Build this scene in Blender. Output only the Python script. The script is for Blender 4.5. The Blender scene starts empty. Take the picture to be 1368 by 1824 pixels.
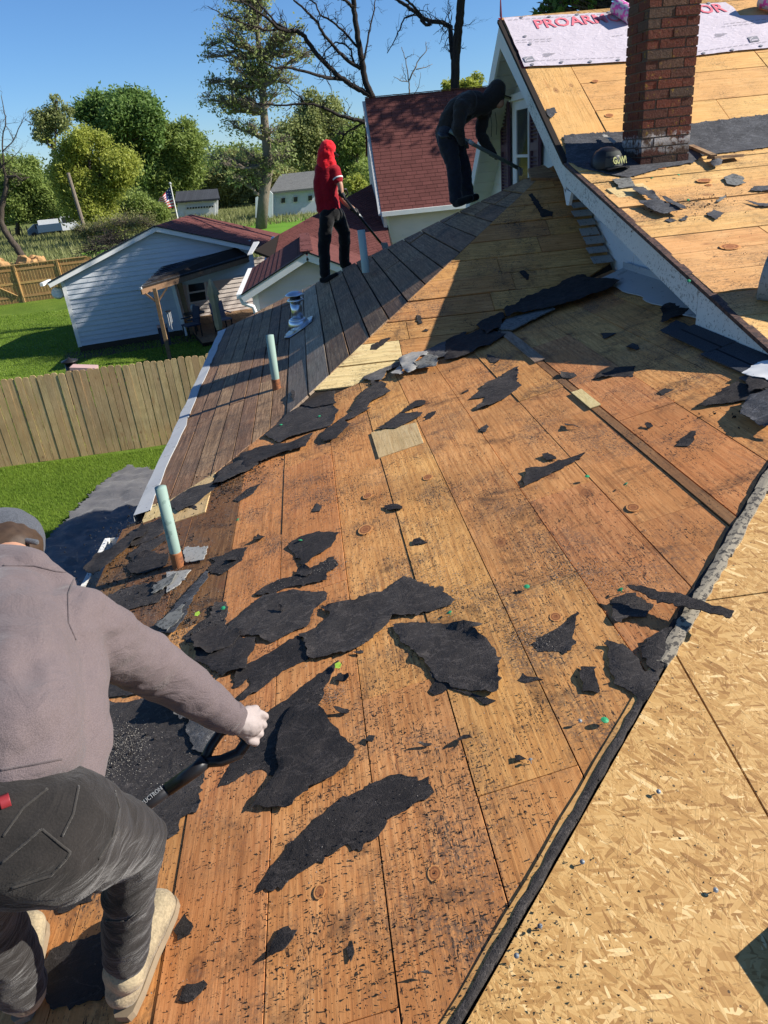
import bpy, bmesh, math, random
import numpy as np
from mathutils import Vector, Matrix, noise
from mathutils.geometry import delaunay_2d_cdt
random.seed(7); np.random.seed(7); noise.seed_set(3)
SC = bpy.context.scene; COL = SC.collection
R = math.radians
# ---------------------------------------------------------------- camera
F, CX, CY = 1300.0, 684.0, 912.0
_y = np.array([527 - CX, 288 - CY, F]); _y /= np.linalg.norm(_y)
_z = np.cross(_y, np.array([1, -0.099, 0.0])); _z /= np.linalg.norm(_z)
if _z[1] > 0: _z = -_z
_x = np.cross(_y, _z)
right = Vector((_x[0], _y[0], _z[0])); down = Vector((_x[1], _y[1], _z[1])); fwd = Vector((_x[2], _y[2], _z[2]))
cam = bpy.data.cameras.new('camera'); camo = bpy.data.objects.new('camera', cam); COL.objects.link(camo)
m = Matrix.Identity(4)
for i in range(3): m[i][0] = right[i]; m[i][1] = -down[i]; m[i][2] = -fwd[i]
camo.matrix_world = m
cam.sensor_fit = 'VERTICAL'; cam.sensor_height = 36; cam.lens = F / 1824 * 36
cam.clip_start = 0.05; cam.clip_end = 2000
SC.camera = camo
# ---------------------------------------------------------------- light
SUN_A, SUN_E = 6.5, 33.0
w = bpy.data.worlds.new('World'); SC.world = w; w.use_nodes = True
nt = w.node_tree; bg = nt.nodes['Background']
sky = nt.nodes.new('ShaderNodeTexSky'); sky.sky_type = 'NISHITA'; sky.sun_disc = False
sky.sun_elevation = R(SUN_E); sky.sun_rotation = R(90 + SUN_A); sky.air_density = 1.3; sky.dust_density = 0.2; sky.ozone_density = 10
sky.altitude = 2500
nt.links.new(sky.outputs[0], bg.inputs[0]); bg.inputs[1].default_value = 0.080
sdir = Vector((math.cos(R(SUN_E)) * math.cos(R(SUN_A)), -math.cos(R(SUN_E)) * math.sin(R(SUN_A)), math.sin(R(SUN_E))))
sl = bpy.data.lights.new('sun', 'SUN'); sl.energy = 5.0; sl.angle = R(0.53); sl.color = (1.0, 0.94, 0.85)
so = bpy.data.objects.new('sun', sl); COL.objects.link(so); so.rotation_euler = sdir.to_track_quat('Z', 'Y').to_euler(); so.location = sdir * 50
SC.view_settings.view_transform = 'Standard'; SC.view_settings.look = 'None'
SC.view_settings.gamma = 1; SC.view_settings.exposure = 0.80; SC.view_settings.use_curve_mapping = False
# ---------------------------------------------------------------- geometry helpers
GZ = -5.2
def ray(px, py):
    return (right * (px - CX) + down * (py - CY) + fwd * F) / F
def atY(px, py, Y):
    r = ray(px, py); return r * (Y / r.y)
def atX(px, py, X):
    r = ray(px, py); return r * (X / r.x)
def atZ(px, py, Z):
    r = ray(px, py); return r * (Z / r.z)
class Plane:
    def __init__(s, p, n, u):
        s.p = Vector(p); s.n = Vector(n).normalized(); s.u = Vector(u).normalized(); s.v = s.n.cross(s.u)
    def hit(s, px, py):
        r = ray(px, py); return r * (s.p.dot(s.n) / r.dot(s.n))
    def z(s, x, y): return s.p.z - (s.n.x * (x - s.p.x) + s.n.y * (y - s.p.y)) / s.n.z
    def at(s, x, y): return Vector((x, y, s.z(x, y)))
    def loc(s, q): d = Vector(q) - s.p; return (d.dot(s.u), d.dot(s.v))
    def wor(s, a, b, h=0): return s.p + s.u * a + s.v * b + s.n * h
TA = math.tan(R(12.5)); C0 = -1.65
P = Plane((0, 0, C0), (-TA, 0, 1), (0, 1, 0))
A0 = Vector((-.317, 5.377, -1.720)); AP = Vector((2.44, 7.54, -.25))
TQ = (AP.z - A0.z) / (AP.x - A0.x)
Q = Plane(A0, (-TQ, 0, 1), (0, 1, 0))
T = Plane(A0, (0, -.68, 1), (1, 0, 0))
O = Plane((0, .78, C0), (0, -TA, 1), (1, 0, 0))
BEND = Vector((2.3, 6.72, -.21))
U1 = Plane(BEND, (0, -.265, 1), (1, 0, 0)); U2 = Plane(BEND, (0, -.616, 1), (1, 0, 0))
RIDGE = Vector((2.3, 8.93, BEND.z + .616 * 2.21))
UB = Plane(RIDGE, (0, .92, 1), (1, 0, 0))

def tag(o, label=None, cat=None, group=None, kind=None):
    if label: o['label'] = label
    if cat: o['category'] = cat
    if group: o['group'] = group
    if kind: o['kind'] = kind
    return o
def link(name, me, mat=None, parent=None, mw=None):
    o = bpy.data.objects.new(name, me); COL.objects.link(o)
    if mat is not None and me is not None and len(me.materials) == 0: me.materials.append(mat)
    if parent is not None: o.parent = parent
    if mw is not None: o.matrix_local = mw
    return o
def empty(name, loc=(0, 0, 0)):
    o = bpy.data.objects.new(name, None); COL.objects.link(o); o.location = loc; o.empty_display_size = .1; return o
def mesh(name, vs, fs, smooth=False):
    me = bpy.data.meshes.new(name); me.from_pydata([tuple(v) for v in vs], [], fs); me.update()
    if smooth: me.polygons.foreach_set('use_smooth', [True] * len(me.polygons))
    return me
def npmesh(name, V, Fq, smooth=False):
    """V (n,3), Fq (m,k) constant face size"""
    me = bpy.data.meshes.new(name); k = Fq.shape[1]
    me.vertices.add(len(V)); me.vertices.foreach_set('co', V.astype(np.float32).ravel())
    me.loops.add(Fq.size); me.loops.foreach_set('vertex_index', Fq.astype(np.int32).ravel())
    me.polygons.add(len(Fq)); me.polygons.foreach_set('loop_start', np.arange(0, Fq.size, k, dtype=np.int32))
    me.polygons.foreach_set('loop_total', np.full(len(Fq), k, dtype=np.int32))
    if smooth: me.polygons.foreach_set('use_smooth', np.ones(len(Fq), dtype=bool))
    me.update(calc_edges=True); return me
class MB:
    def __init__(s): s.v = []; s.f = []; s.sm = False
    def add(s, vs, fs):
        b = len(s.v); s.v += [Vector(q) for q in vs]; s.f += [[b + i for i in f] for f in fs]; return s
    def box(s, c, size, M=None):
        c = Vector(c); hx, hy, hz = [q / 2 for q in size]
        vs = [Vector((x, y, z)) for x in (-hx, hx) for y in (-hy, hy) for z in (-hz, hz)]
        if M is not None: vs = [M @ q for q in vs]
        return s.add([c + q for q in vs], [(0, 1, 3, 2), (4, 6, 7, 5), (0, 4, 5, 1), (2, 3, 7, 6), (0, 2, 6, 4), (1, 5, 7, 3)])
    def prism(s, pts, d):
        """closed polygon pts (3D, any winding) extruded by vector d"""
        n = len(pts); d = Vector(d); a = [Vector(q) for q in pts]
        nr = Vector((0, 0, 0))
        for i in range(n): nr += a[i].cross(a[(i + 1) % n])
        if nr.dot(d) > 0: a = a[::-1]
        b = [q + d for q in a]
        return s.add(a + b, [list(range(n)), list(range(2 * n - 1, n - 1, -1))] + [[(i + 1) % n, i, n + i, n + (i + 1) % n] for i in range(n)])
    def bar(s, a, b, wd, th, up=(0, 0, 1)):
        a = Vector(a); b = Vector(b); d = (b - a).normalized(); sd = d.cross(Vector(up)).normalized(); u2 = sd.cross(d)
        q = [a + sd * x * wd / 2 + u2 * y * th / 2 for x, y in ((-1, -1), (1, -1), (1, 1), (-1, 1))]
        return s.prism(q, b - a)
    def tube(s, pts, rad, n=8, caps=True):
        pts = [Vector(q) for q in pts]
        if not hasattr(rad, '__len__'): rad = [rad] * len(pts)
        b = len(s.v); up = None
        for i, q in enumerate(pts):
            d = (pts[min(i + 1, len(pts) - 1)] - pts[max(i - 1, 0)]).normalized()
            if up is None: up = Vector((0, 0, 1)) if abs(d.z) < .9 else Vector((1, 0, 0))
            sd = d.cross(up).normalized(); up = sd.cross(d).normalized()
            for k in range(n):
                t = 2 * math.pi * k / n; s.v.append(q + (sd * math.cos(t) + up * math.sin(t)) * rad[i])
        for i in range(len(pts) - 1):
            for k in range(n):
                k2 = (k + 1) % n
                s.f.append([b + i * n + k, b + i * n + k2, b + (i + 1) * n + k2, b + (i + 1) * n + k])
        if caps:
            s.f.append([b + k for k in range(n)][::-1]); e = b + (len(pts) - 1) * n; s.f.append([e + k for k in range(n)])
        return s
    def lathe(s, c, prof, n=24, ax=(0, 0, 1)):
        ax = Vector(ax).normalized(); c = Vector(c)
        return s.tube([c + ax * z for r, z in prof], [max(r, .0005) for r, z in prof], n)
    def sphere(s, c, r, M=None, nu=12, nv=8):
        c = Vector(c); vs = []; fs = []
        rr = r if hasattr(r, '__len__') else (r, r, r)
        for j in range(1, nv):
            t = math.pi * j / nv
            for i in range(nu):
                p = 2 * math.pi * i / nu
                q = Vector((rr[0] * math.sin(t) * math.cos(p), rr[1] * math.sin(t) * math.sin(p), rr[2] * math.cos(t)))
                vs.append(c + (M @ q if M is not None else q))
        q0 = Vector((0, 0, rr[2])); q1 = -q0
        if M is not None: q0 = M @ q0; q1 = M @ q1
        vs += [c + q0, c + q1]; a = len(vs) - 2
        for j in range(nv - 2):
            for i in range(nu):
                i2 = (i + 1) % nu; fs.append([j * nu + i, (j + 1) * nu + i, (j + 1) * nu + i2, j * nu + i2])
        for i in range(nu):
            i2 = (i + 1) % nu; fs.append([a, i, i2]); fs.append([a + 1, (nv - 2) * nu + i2, (nv - 2) * nu + i])
        return s.add(vs, fs)
    def build(s, name, mat, parent=None, smooth=False, mw=None):
        return link(name, mesh(name, s.v, s.f, smooth), mat, parent, mw)
def clip(poly, a, b, c):
    """keep the part of 2D poly where a*x+b*y<=c"""
    out = []
    for i in range(len(poly)):
        p, q = poly[i], poly[(i + 1) % len(poly)]
        dp, dq = a * p[0] + b * p[1] - c, a * q[0] + b * q[1] - c
        if dp <= 0: out.append(p)
        if dp * dq < 0:
            t = dp / (dp - dq); out.append((p[0] + (q[0] - p[0]) * t, p[1] + (q[1] - p[1]) * t))
    return out
def clip_convex(poly, reg):
    ar = sum(reg[i][0] * reg[(i + 1) % len(reg)][1] - reg[(i + 1) % len(reg)][0] * reg[i][1] for i in range(len(reg)))
    if ar < 0: reg = reg[::-1]
    for i in range(len(reg)):
        (x0, y0), (x1, y1) = reg[i], reg[(i + 1) % len(reg)]
        a, b = (y1 - y0), -(x1 - x0)
        poly = clip(poly, a, b, a * x0 + b * y0)
        if len(poly) < 3: return []
    return poly
def plank(name, pts, pl, mat, parent, t=.02, lift=0.0, tilt=0.0, grain=None):
    """one board: world polygon pts on plane pl, local x along the grain"""
    u = (grain or pl.u).normalized(); n = pl.n; v = n.cross(u)
    c = sum(pts, Vector()) / len(pts)
    if tilt: n2 = (n + v * random.uniform(-tilt, tilt) + u * random.uniform(-tilt, tilt) * .3).normalized(); u = (u - n2 * u.dot(n2)).normalized(); v = n2.cross(u); n = n2
    mw = Matrix.Identity(4)
    for i in range(3): mw[i][0] = u[i]; mw[i][1] = v[i]; mw[i][2] = n[i]; mw[i][3] = c[i]
    lp = [Vector(((q - c).dot(u), (q - c).dot(v), lift)) for q in pts]
    k = len(lp); e = .0016
    ctr = sum(lp, Vector()) / k
    inn = []
    for q in lp:
        d = ctr - q; d.z = 0; L = d.length; inn.append(q + d / max(L, 1e-6) * min(e * 1.4, L * .3) + Vector((0, 0, 0)))
    ar = sum(lp[i].x * lp[(i + 1) % k].y - lp[(i + 1) % k].x * lp[i].y for i in range(k))
    if ar < 0: lp = lp[::-1]; inn = inn[::-1]
    mid = [q - Vector((0, 0, e)) for q in lp]; bot = [q - Vector((0, 0, t)) for q in lp]
    vs = inn + mid + bot
    fs = [list(range(k))]
    for i in range(k):
        j = (i + 1) % k
        fs.append([k + i, k + j, j, i]); fs.append([2 * k + i, 2 * k + j, k + j, k + i])
    fs.append([2 * k + i for i in range(k)][::-1])
    return link(name, mesh(name, vs, fs), mat, parent, mw)
# ---------------------------------------------------------------- materials
class N:
    def __init__(s, name, rough=.8, spec=.3):
        s.m = bpy.data.materials.new(name); s.m.use_nodes = True; s.t = s.m.node_tree; s.b = s.t.nodes['Principled BSDF']
        s.b.inputs['Roughness'].default_value = rough; s.b.inputs['Specular IOR Level'].default_value = spec
    def n(s, ty, **k):
        x = s.t.nodes.new('ShaderNode' + ty)
        for a, b in k.items():
            if hasattr(x, a): setattr(x, a, b)
            else:
                x.inputs[a.replace('_', ' ')].default_value = b
        return x
    def L(s, a, b): s.t.links.new(a, b)
    def obj(s, rnd=True, scale=(1, 1, 1), rot=(0, 0, 0)):
        tc = s.n('TexCoord'); out = tc.outputs['Object']
        if rnd:
            oi = s.n('ObjectInfo'); mu = s.n('Math', operation='MULTIPLY'); s.L(oi.outputs['Random'], mu.inputs[0]); mu.inputs[1].default_value = 57.3
            va = s.n('VectorMath', operation='ADD'); s.L(out, va.inputs[0]); s.L(mu.outputs[0], va.inputs[1]); out = va.outputs[0]
        mp = s.n('Mapping'); mp.inputs['Scale'].default_value = scale; mp.inputs['Rotation'].default_value = rot; s.L(out, mp.inputs[0]); return mp.outputs[0]
    def pos(s, scale=(1, 1, 1), rot=(0, 0, 0)):
        g = s.n('NewGeometry'); mp = s.n('Mapping'); mp.inputs['Scale'].default_value = scale; mp.inputs['Rotation'].default_value = rot; s.L(g.outputs['Position'], mp.inputs[0]); return mp.outputs[0]
    def noise(s, vec, sc, det=3, rough=.55, dist=0):
        x = s.n('TexNoise'); x.inputs['Scale'].default_value = sc; x.inputs['Detail'].default_value = det; x.inputs['Roughness'].default_value = rough; x.inputs['Distortion'].default_value = dist
        s.L(vec, x.inputs['Vector']); return x.outputs['Fac']
    def vor(s, vec, sc, feat='F1', out='Distance', rnd=1.0):
        x = s.n('TexVoronoi', feature=feat); x.inputs['Scale'].default_value = sc; x.inputs['Randomness'].default_value = rnd; s.L(vec, x.inputs['Vector']); return x.outputs[out]
    def ramp(s, fac, stops, interp='LINEAR'):
        x = s.n('ValToRGB'); e = x.color_ramp.elements; x.color_ramp.interpolation = interp
        while len(e) < len(stops): e.new(.5)
        for i, (p, c) in enumerate(stops):
            e[i].position = p; e[i].color = (*c, 1) if hasattr(c, '__len__') else (c, c, c, 1)
        s.L(fac, x.inputs[0]); return x.outputs[0]
    def mix(s, fac, a, b, mode='MIX'):
        x = s.n('Mix', data_type='RGBA', blend_type=mode); x.clamp_factor = True
        for v, i in ((fac, 0), (a, 6), (b, 7)):
            if hasattr(v, 'is_output'): s.L(v, x.inputs[i])
            elif i == 0: x.inputs[0].default_value = v
            else: x.inputs[i].default_value = (*v, 1)
        return x.outputs[2]
    def math(s, op, a, b=0.0, cl=False):
        x = s.n('Math', operation=op); x.use_clamp = cl
        for v, i in ((a, 0), (b, 1)):
            if hasattr(v, 'is_output'): s.L(v, x.inputs[i])
            else: x.inputs[i].default_value = v
        return x.outputs[0]
    def rnd(s): return s.n('ObjectInfo').outputs['Random']
    def out(s, col, bump=None, bs=.3, bd=.01, rough=None):
        if hasattr(col, 'is_output'): s.L(col, s.b.inputs['Base Color'])
        else: s.b.inputs['Base Color'].default_value = (*col, 1)
        if bump is not None:
            x = s.n('Bump'); x.inputs['Strength'].default_value = bs; x.inputs['Distance'].default_value = bd; s.L(bump, x.inputs['Height']); s.L(x.outputs[0], s.b.inputs['Normal'])
        if rough is not None: s.L(rough, s.b.inputs['Roughness'])
        return s.m
def flat(name, col, rough=.7, spec=.3, metal=0, var=.12, sc=8, bs=.15, bd=.003):
    k = N(name, rough, spec); k.b.inputs['Metallic'].default_value = metal
    v = k.obj(True); f = k.noise(v, sc, 5)
    c = k.mix(f, tuple(q * (1 - var) for q in col), tuple(min(1, q * (1 + var)) for q in col))
    return k.out(c, k.noise(v, sc * 6, 4), bs, bd)
def wood(name, ca, cb, cc, speck=.5, stain=.4, scuff=.3, var=.25, knots=True, resid=.5):
    """deck board: ca light, cb mid, cc dark grain"""
    k = N(name, .72, .25)
    g = k.obj(True, (1.0, 26, 26)); g2 = k.obj(True, (2.2, 9, 9)); pv = k.pos()
    grain = k.noise(g, 3.0, 6, .65, .6)
    col = k.ramp(grain, [(.28, cc), (.47, cb), (.62, ca), (.8, tuple(min(1, q * 1.12) for q in ca))])
    ov = k.obj(True, (1, 2.4, 2.4))
    wv = k.n('TexWave', wave_type='RINGS', rings_direction='Z'); wv.inputs['Scale'].default_value = 4.2; wv.inputs['Distortion'].default_value = 7; wv.inputs['Detail'].default_value = 3; wv.inputs['Detail Scale'].default_value = 1.4
    k.L(ov, wv.inputs['Vector'])
    rings = k.ramp(wv.outputs['Fac'], [(.0, 1.0), (.25, 0.0)])
    col = k.mix(k.math('MULTIPLY', rings, .30), col, cc)
    # board to board tone
    hs = k.n('HueSaturation'); r1 = k.math('MULTIPLY_ADD', k.rnd(), var); r1.node.inputs[2].default_value = 1 - var * .55
    k.L(r1, hs.inputs['Value']); k.L(k.math('ADD', k.math('MULTIPLY', k.rnd(), .018), .491), hs.inputs['Hue']); k.L(col, hs.inputs['Color']); col = hs.outputs[0]
    # big stains and reddish resin patches
    st = k.noise(pv, 1.7, 6, .62); col = k.mix(k.math('MULTIPLY', k.ramp(st, [(.45, 0.0), (.7, 1.0)]), stain), col, tuple(q * .35 for q in cb))
    rs = k.noise(g2, 1.3, 4, .6); col = k.mix(k.math('MULTIPLY', k.ramp(rs, [(.62, 0.0), (.72, 1.0)]), .35), col, (.26, .075, .025))
    wt = k.noise(k.pos((1, 1, 1)), 3.1, 4, .6); col = k.mix(k.math('MULTIPLY', k.ramp(wt, [(.6, 0.0), (.75, 1.0)]), .25), col, tuple(min(1, q * 1.3 + .05) for q in ca))
    bl = k.noise(k.pos((1, 1, 1)), 5.5, 6, .65, .5); col = k.mix(k.math('MULTIPLY', k.ramp(bl, [(.35, 1.0), (.55, 0.0)]), .30), col, tuple(q * .62 for q in cb)); b3 = k.noise(k.pos((1, 1, 1)), .9, 3, .5); col = k.mix(k.math('MULTIPLY', k.ramp(b3, [(.4, 0.0), (.65, 1.0)]), .35), col, (cb[0] * .95, cb[1] * .72, cb[2] * .6))
    if knots:
        kd = k.vor(k.obj(True, (1.15, 2.0, 2.0)), 1.7); kr = k.ramp(kd, [(.0, .9), (.035, 1.0), (.055, .35), (.072, .9), (.085, .3), (.12, 0.0)])
        col = k.mix(k.math('MULTIPLY', kr, .8), col, (.17, .06, .025))
    # black specks: felt crumbs and nail holes, in clusters
    cl = k.ramp(k.noise(pv, 2.3, 7, .75), [(.36, 0.0), (.64, 1.0)])
    s1 = k.vor(k.pos((1, 1, 1)), 74); th = k.math('MULTIPLY', cl, .27); sp = k.math('LESS_THAN', s1, th)
    s1n = k.noise(k.pos(), 45, 2, .5); sp = k.math('MULTIPLY', sp, k.math('GREATER_THAN', s1n, .47))
    s2 = k.noise(k.obj(True, (7, 34, 34)), 5.5, 3, .7); thr = k.math('SUBTRACT', .71, k.math('MULTIPLY', cl, .145)); sp2 = k.math('GREATER_THAN', s2, thr)
    ds = k.noise(k.pos((16, 60, 30), (0, 0, R(20))), 1.6, 4, .7); sp3 = k.math('GREATER_THAN', ds, k.math('SUBTRACT', .735, k.math('MULTIPLY', cl, .125)))
    allp = k.math('MAXIMUM', k.math('MAXIMUM', sp, sp2), sp3); allp = k.math('MULTIPLY', allp, speck)
    col = k.mix(allp, col, (.018, .014, .012))
    # felt residue haze
    rz = k.noise(pv, 3.7, 9, .82, .4); col = k.mix(k.math('MULTIPLY', k.ramp(rz, [(.53, 0.0), (.66, 1.0)]), resid), col, (.03, .022, .017)); hzn = k.math('MULTIPLY', k.ramp(k.noise(pv, 2.3, 7, .7, .6), [(.50, 0.0), (.64, 1.0)]), k.ramp(k.noise(pv, 95, 3, .7), [(.42, 0.0), (.56, 1.0)])); col = k.mix(k.math('MULTIPLY', hzn, resid), col, (.11, .082, .062)); lg = k.noise(k.obj(True, (.7, 12, 12)), 2.0, 6, .7); col = k.mix(k.math('MULTIPLY', k.ramp(lg, [(.56, 0.0), (.68, 1.0)]), .45), col, tuple(q * .40 for q in cc))
    bm = k.math('ADD', k.math('MULTIPLY', grain, .6), k.math('MULTIPLY', allp, .5))
    return k.out(col, bm, .55, .004)
def osb(name):
    k = N(name, .62, .3)
    base = k.ramp(k.noise(k.pos(), 9, 5), [(.3, (.50, .31, .115)), (.7, (.66, .44, .19))]); col = base; hgt = None
    for i, (rot, sx, sy, sc) in enumerate(((12, 1, 5, 14), (62, 1, 6, 15), (118, 1, 5.4, 17), (35, 1, 7, 20), (150, 1, 6, 13), (82, 1, 6.5, 22), (5, 1, 6, 18), (48, 1, 5.5, 11))):
        x = k.n('TexVoronoi', feature='F1'); x.inputs['Scale'].default_value = sc
        wpn = k.n('TexNoise'); wpn.inputs['Scale'].default_value = 14; gp = k.n('NewGeometry'); k.L(gp.outputs['Position'], wpn.inputs['Vector'])
        vm = k.n('VectorMath', operation='MULTIPLY_ADD'); k.L(wpn.outputs['Color'], vm.inputs[0]); vm.inputs[1].default_value = (.006, .006, .006); k.L(gp.outputs['Position'], vm.inputs[2])
        mp = k.n('Mapping'); mp.inputs['Rotation'].default_value = (0, 0, R(rot)); mp.inputs['Location'].default_value = (i * 3.1, i, 0); k.L(vm.outputs[0], mp.inputs[0])
        mp2 = k.n('Mapping'); mp2.inputs['Scale'].default_value = (sx, sy, 1); k.L(mp.outputs[0], mp2.inputs[0]); k.L(mp2.outputs[0], x.inputs['Vector'])
        sep = k.n('SeparateColor'); k.L(x.outputs['Color'], sep.inputs[0])
        fc = k.ramp(sep.outputs[0], [(0.0, (.25, .12, .032)), (.22, (.38, .205, .062)), (.6, (.49, .29, .098)), (.93, (.56, .355, .135)), (.99, (.74, .54, .26))])
        gr = k.noise(mp2.outputs[0], 22, 3, .6); fc = k.mix(k.math('MULTIPLY', gr, .35), fc, (.36, .20, .07))
        edge = k.ramp(x.outputs['Distance'], [(.50, 1.0), (.54, .0)])
        pick = k.math('MULTIPLY', k.math('GREATER_THAN', sep.outputs[1], .58), edge) if i else 1.0
        col = k.mix(pick, col, fc)
        h = k.math('MULTIPLY', sep.outputs[2], pick if i else 1.0); hgt = h if hgt is None else k.math('ADD', hgt, h)
    dk = k.noise(k.pos((8, 40, 20), (0, 0, R(35))), 2.2, 4, .7); col = k.mix(k.math('MULTIPLY', k.ramp(dk, [(.62, 0.0), (.70, 1.0)]), .65), col, (.16, .085, .03))
    sp = k.math('LESS_THAN', k.vor(k.pos(), 19), .07); col = k.mix(k.math('MULTIPLY', sp, .8), col, (.03, .025, .02))
    return k.out(col, hgt, .35, .002)
def feltmat(name, c1=(.015, .013, .013), c2=(.034, .029, .027), dust=.35):
    k = N(name, .82, .28); v = k.pos(); f = k.noise(v, 7, 6, .6)
    col = k.ramp(f, [(.3, c1), (.7, c2)])
    rg = k.math('ABSOLUTE', k.math('SUBTRACT', k.noise(k.pos((1, 2.2, 1), (0, 0, .5)), 7, 4, .6, .5), .5)); col = k.mix(k.math('MULTIPLY', k.ramp(rg, [(.0, 1.0), (.02, 0.0)]), .5), col, tuple(q * 2.2 for q in c2))
    d = k.math('GREATER_THAN', k.noise(v, 170, 2, .5), .715); dd = k.math('MULTIPLY', d, k.ramp(k.noise(v, 3, 3), [(.45, 0.0), (.7, dust)]))
    col = k.mix(dd, col, (.32, .29, .26))
    return k.out(col, k.math('ADD', k.math('MULTIPLY', k.noise(v, 260, 2), .25), k.math('ADD', k.noise(k.pos((1, 3, 1), (0, 0, .6)), 16, 6, .65), k.math('ABSOLUTE', k.math('SUBTRACT', k.noise(v, 8, 3, .6, .8), .5)))), .75, .012)
def shingle(name, c1, c2, bw=.3, bh=.14, use_tabs=False, mort=(.02, .015, .015)):
    k = N(name, .9, .15); v = k.obj(False)
    f = k.noise(v, 160, 2, .6); base = k.mix(k.ramp(f, [(.35, 0.0), (.65, 1.0)]), c1, c2)
    if use_tabs:
        br = k.n('TexBrick'); br.offset = .5; br.inputs['Scale'].default_value = 1; br.inputs['Brick Width'].default_value = bw; br.inputs['Row Height'].default_value = 9
        br.inputs['Mortar Size'].default_value = .006; br.inputs['Color1'].default_value = (1, 1, 1, 1); br.inputs['Color2'].default_value = (.78, .78, .78, 1); br.inputs['Mortar'].default_value = (.12, .12, .12, 1)
        mp = k.obj(True, (1, 1, 1)); k.L(mp, br.inputs['Vector']); base = k.mix(1.0, base, br.outputs['Color'], 'MULTIPLY')
    big = k.noise(k.pos(), 1.3, 4); base = k.mix(k.math('MULTIPLY', big, .35), base, tuple(q * .6 for q in c1))
    return k.out(base, f, .5, .004)
def siding(name, c, dirt=.2, dc=(.2, .2, .19)):
    k = N(name, .45, .4); f = k.noise(k.pos((1, 1, 3)), 2.2, 5, .6)
    col = k.mix(k.math('MULTIPLY', k.ramp(f, [(.4, 0.0), (.8, 1.0)]), dirt), c, dc); return k.out(col, k.noise(k.pos(), 25, 3), .1, .003)
def spotted(name, c, dark, sc=30, th=.6, amt=.9, extra=None):
    k = N(name, .7, .3); v = k.pos(); n1 = k.noise(v, sc, 3, .7); n2 = k.noise(v, 2.2, 3, .5)
    thr = k.math('SUBTRACT', th + .1, k.math('MULTIPLY', n2, .22)); d = k.math('GREATER_THAN', n1, thr)
    base = k.mix(k.noise(v, 4, 5), tuple(q * .85 for q in c), tuple(min(1, q * 1.08) for q in c))
    return k.out(k.mix(k.math('MULTIPLY', d, amt), base, dark), n1, .2, .003)
def grassmat(name, c1, c2, c3, sc=1.0):
    k = N(name, .9, .12); v = k.pos(); a = k.noise(v, .35 * sc, 6, .65); b = k.noise(v, 14 * sc, 3, .7)
    col = k.ramp(a, [(.32, c1), (.52, c2), (.7, c3)]); col = k.mix(k.math('MULTIPLY', b, .5), col, tuple(q * .55 for q in c2)); return k.out(col, b, .6, .05)
def leafmat(name, c1, c2, trans=.35):
    k = N(name, .55, .3); r = k.noise(k.pos(), .55, 4, .6); n2 = k.noise(k.pos(), 6, 2); col = k.mix(k.ramp(k.math('ADD', k.math('MULTIPLY', r, .6), k.math('MULTIPLY', n2, .4)), [(.35, 0.0), (.62, 1.0)]), c1, c2)
    k.out(col); tr = k.n('BsdfTranslucent'); k.L(col, tr.inputs[0]); mx = k.n('MixShader'); mx.inputs[0].default_value = trans
    o = k.t.nodes['Material Output']; k.L(k.b.outputs[0], mx.inputs[1]); k.L(tr.outputs[0], mx.inputs[2]); k.L(mx.outputs[0], o.inputs[0]); return k.m
def cloth(name, c, c2=None, rough=.9, sc=7, amt=.5, heather=0.0, hs=220):
    k = N(name, rough, .15); k.b.inputs['Sheen Weight'].default_value = .15; v = k.pos(); f = k.noise(v, sc, 5, .6)
    col = k.mix(k.math('MULTIPLY', k.ramp(f, [(.35, 0.0), (.7, 1.0)]), amt), c, c2 or tuple(q * .6 for q in c))
    if heather: h = k.noise(k.pos((1, 1, 1)), hs, 2, .6); col = k.mix(k.math('MULTIPLY', k.ramp(h, [(.4, 0.0), (.62, 1.0)]), heather), col, tuple(min(1, q * 1.9) for q in c))
    return k.out(col, k.math('ADD', k.math('MULTIPLY', k.noise(v, hs, 2), .12), k.noise(k.pos((1, 1, 2.2), (.4, .3, .5)), 11, 4, .55, 1.2)), .5, .02)
def metal(name, c, rough=.3): return flat(name, c, rough, .5, 1.0, .1, 10, .05, .002)
def bark(name, c1, c2):
    k = N(name, .95, .1); n1 = k.noise(k.pos((6, 6, 1.2)), 2.2, 5, .7); return k.out(k.ramp(n1, [(.3, c1), (.7, c2)]), n1, .8, .05)

M = {}
M['deck'] = wood('deck_wood', (.74, .375, .135), (.62, .285, .092), (.36, .135, .040), speck=.95, stain=.52, resid=.72, var=.22)
M['decky'] = wood('deck_wood_yellow', (.74, .47, .18), (.64, .37, .12), (.50, .27, .08), speck=.9, stain=.25, resid=.4, var=.13)
M['tdeck'] = wood('front_slope_wood', (.68, .38, .14), (.56, .285, .09), (.28, .12, .038), speck=1, stain=.5, resid=.6, var=.25)
M['pale'] = wood('pale_board', (.72, .58, .30), (.66, .51, .24), (.48, .34, .14), speck=.6, stain=.1, resid=.1, knots=False)
M['old'] = wood('weathered_board', (.42, .265, .15), (.26, .155, .085), (.06, .036, .022), speck=.8, stain=.5, resid=.6, var=.5)
M['oldgrey'] = wood('grey_weathered_board', (.46, .36, .26), (.34, .26, .18), (.13, .098, .07), speck=.6, stain=.35, resid=.3, var=.45)
M['lathm'] = wood('lath_wood', (.36, .20, .085), (.28, .145, .06), (.14, .07, .03), speck=.8, stain=.5, resid=.4)
M['dirty'] = wood('dirty_deck_wood', (.30, .16, .065), (.21, .105, .042), (.11, .05, .02), speck=.95, stain=.8, resid=.95)
M['ply'] = wood('plywood', (.78, .48, .19), (.70, .41, .145), (.58, .32, .10), speck=.6, stain=.16, resid=.15, var=.1)
M['udeck'] = wood('upper_deck_board', (.76, .48, .20), (.66, .38, .14), (.52, .28, .09), speck=.85, stain=.25, resid=.4, var=.12)
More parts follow.
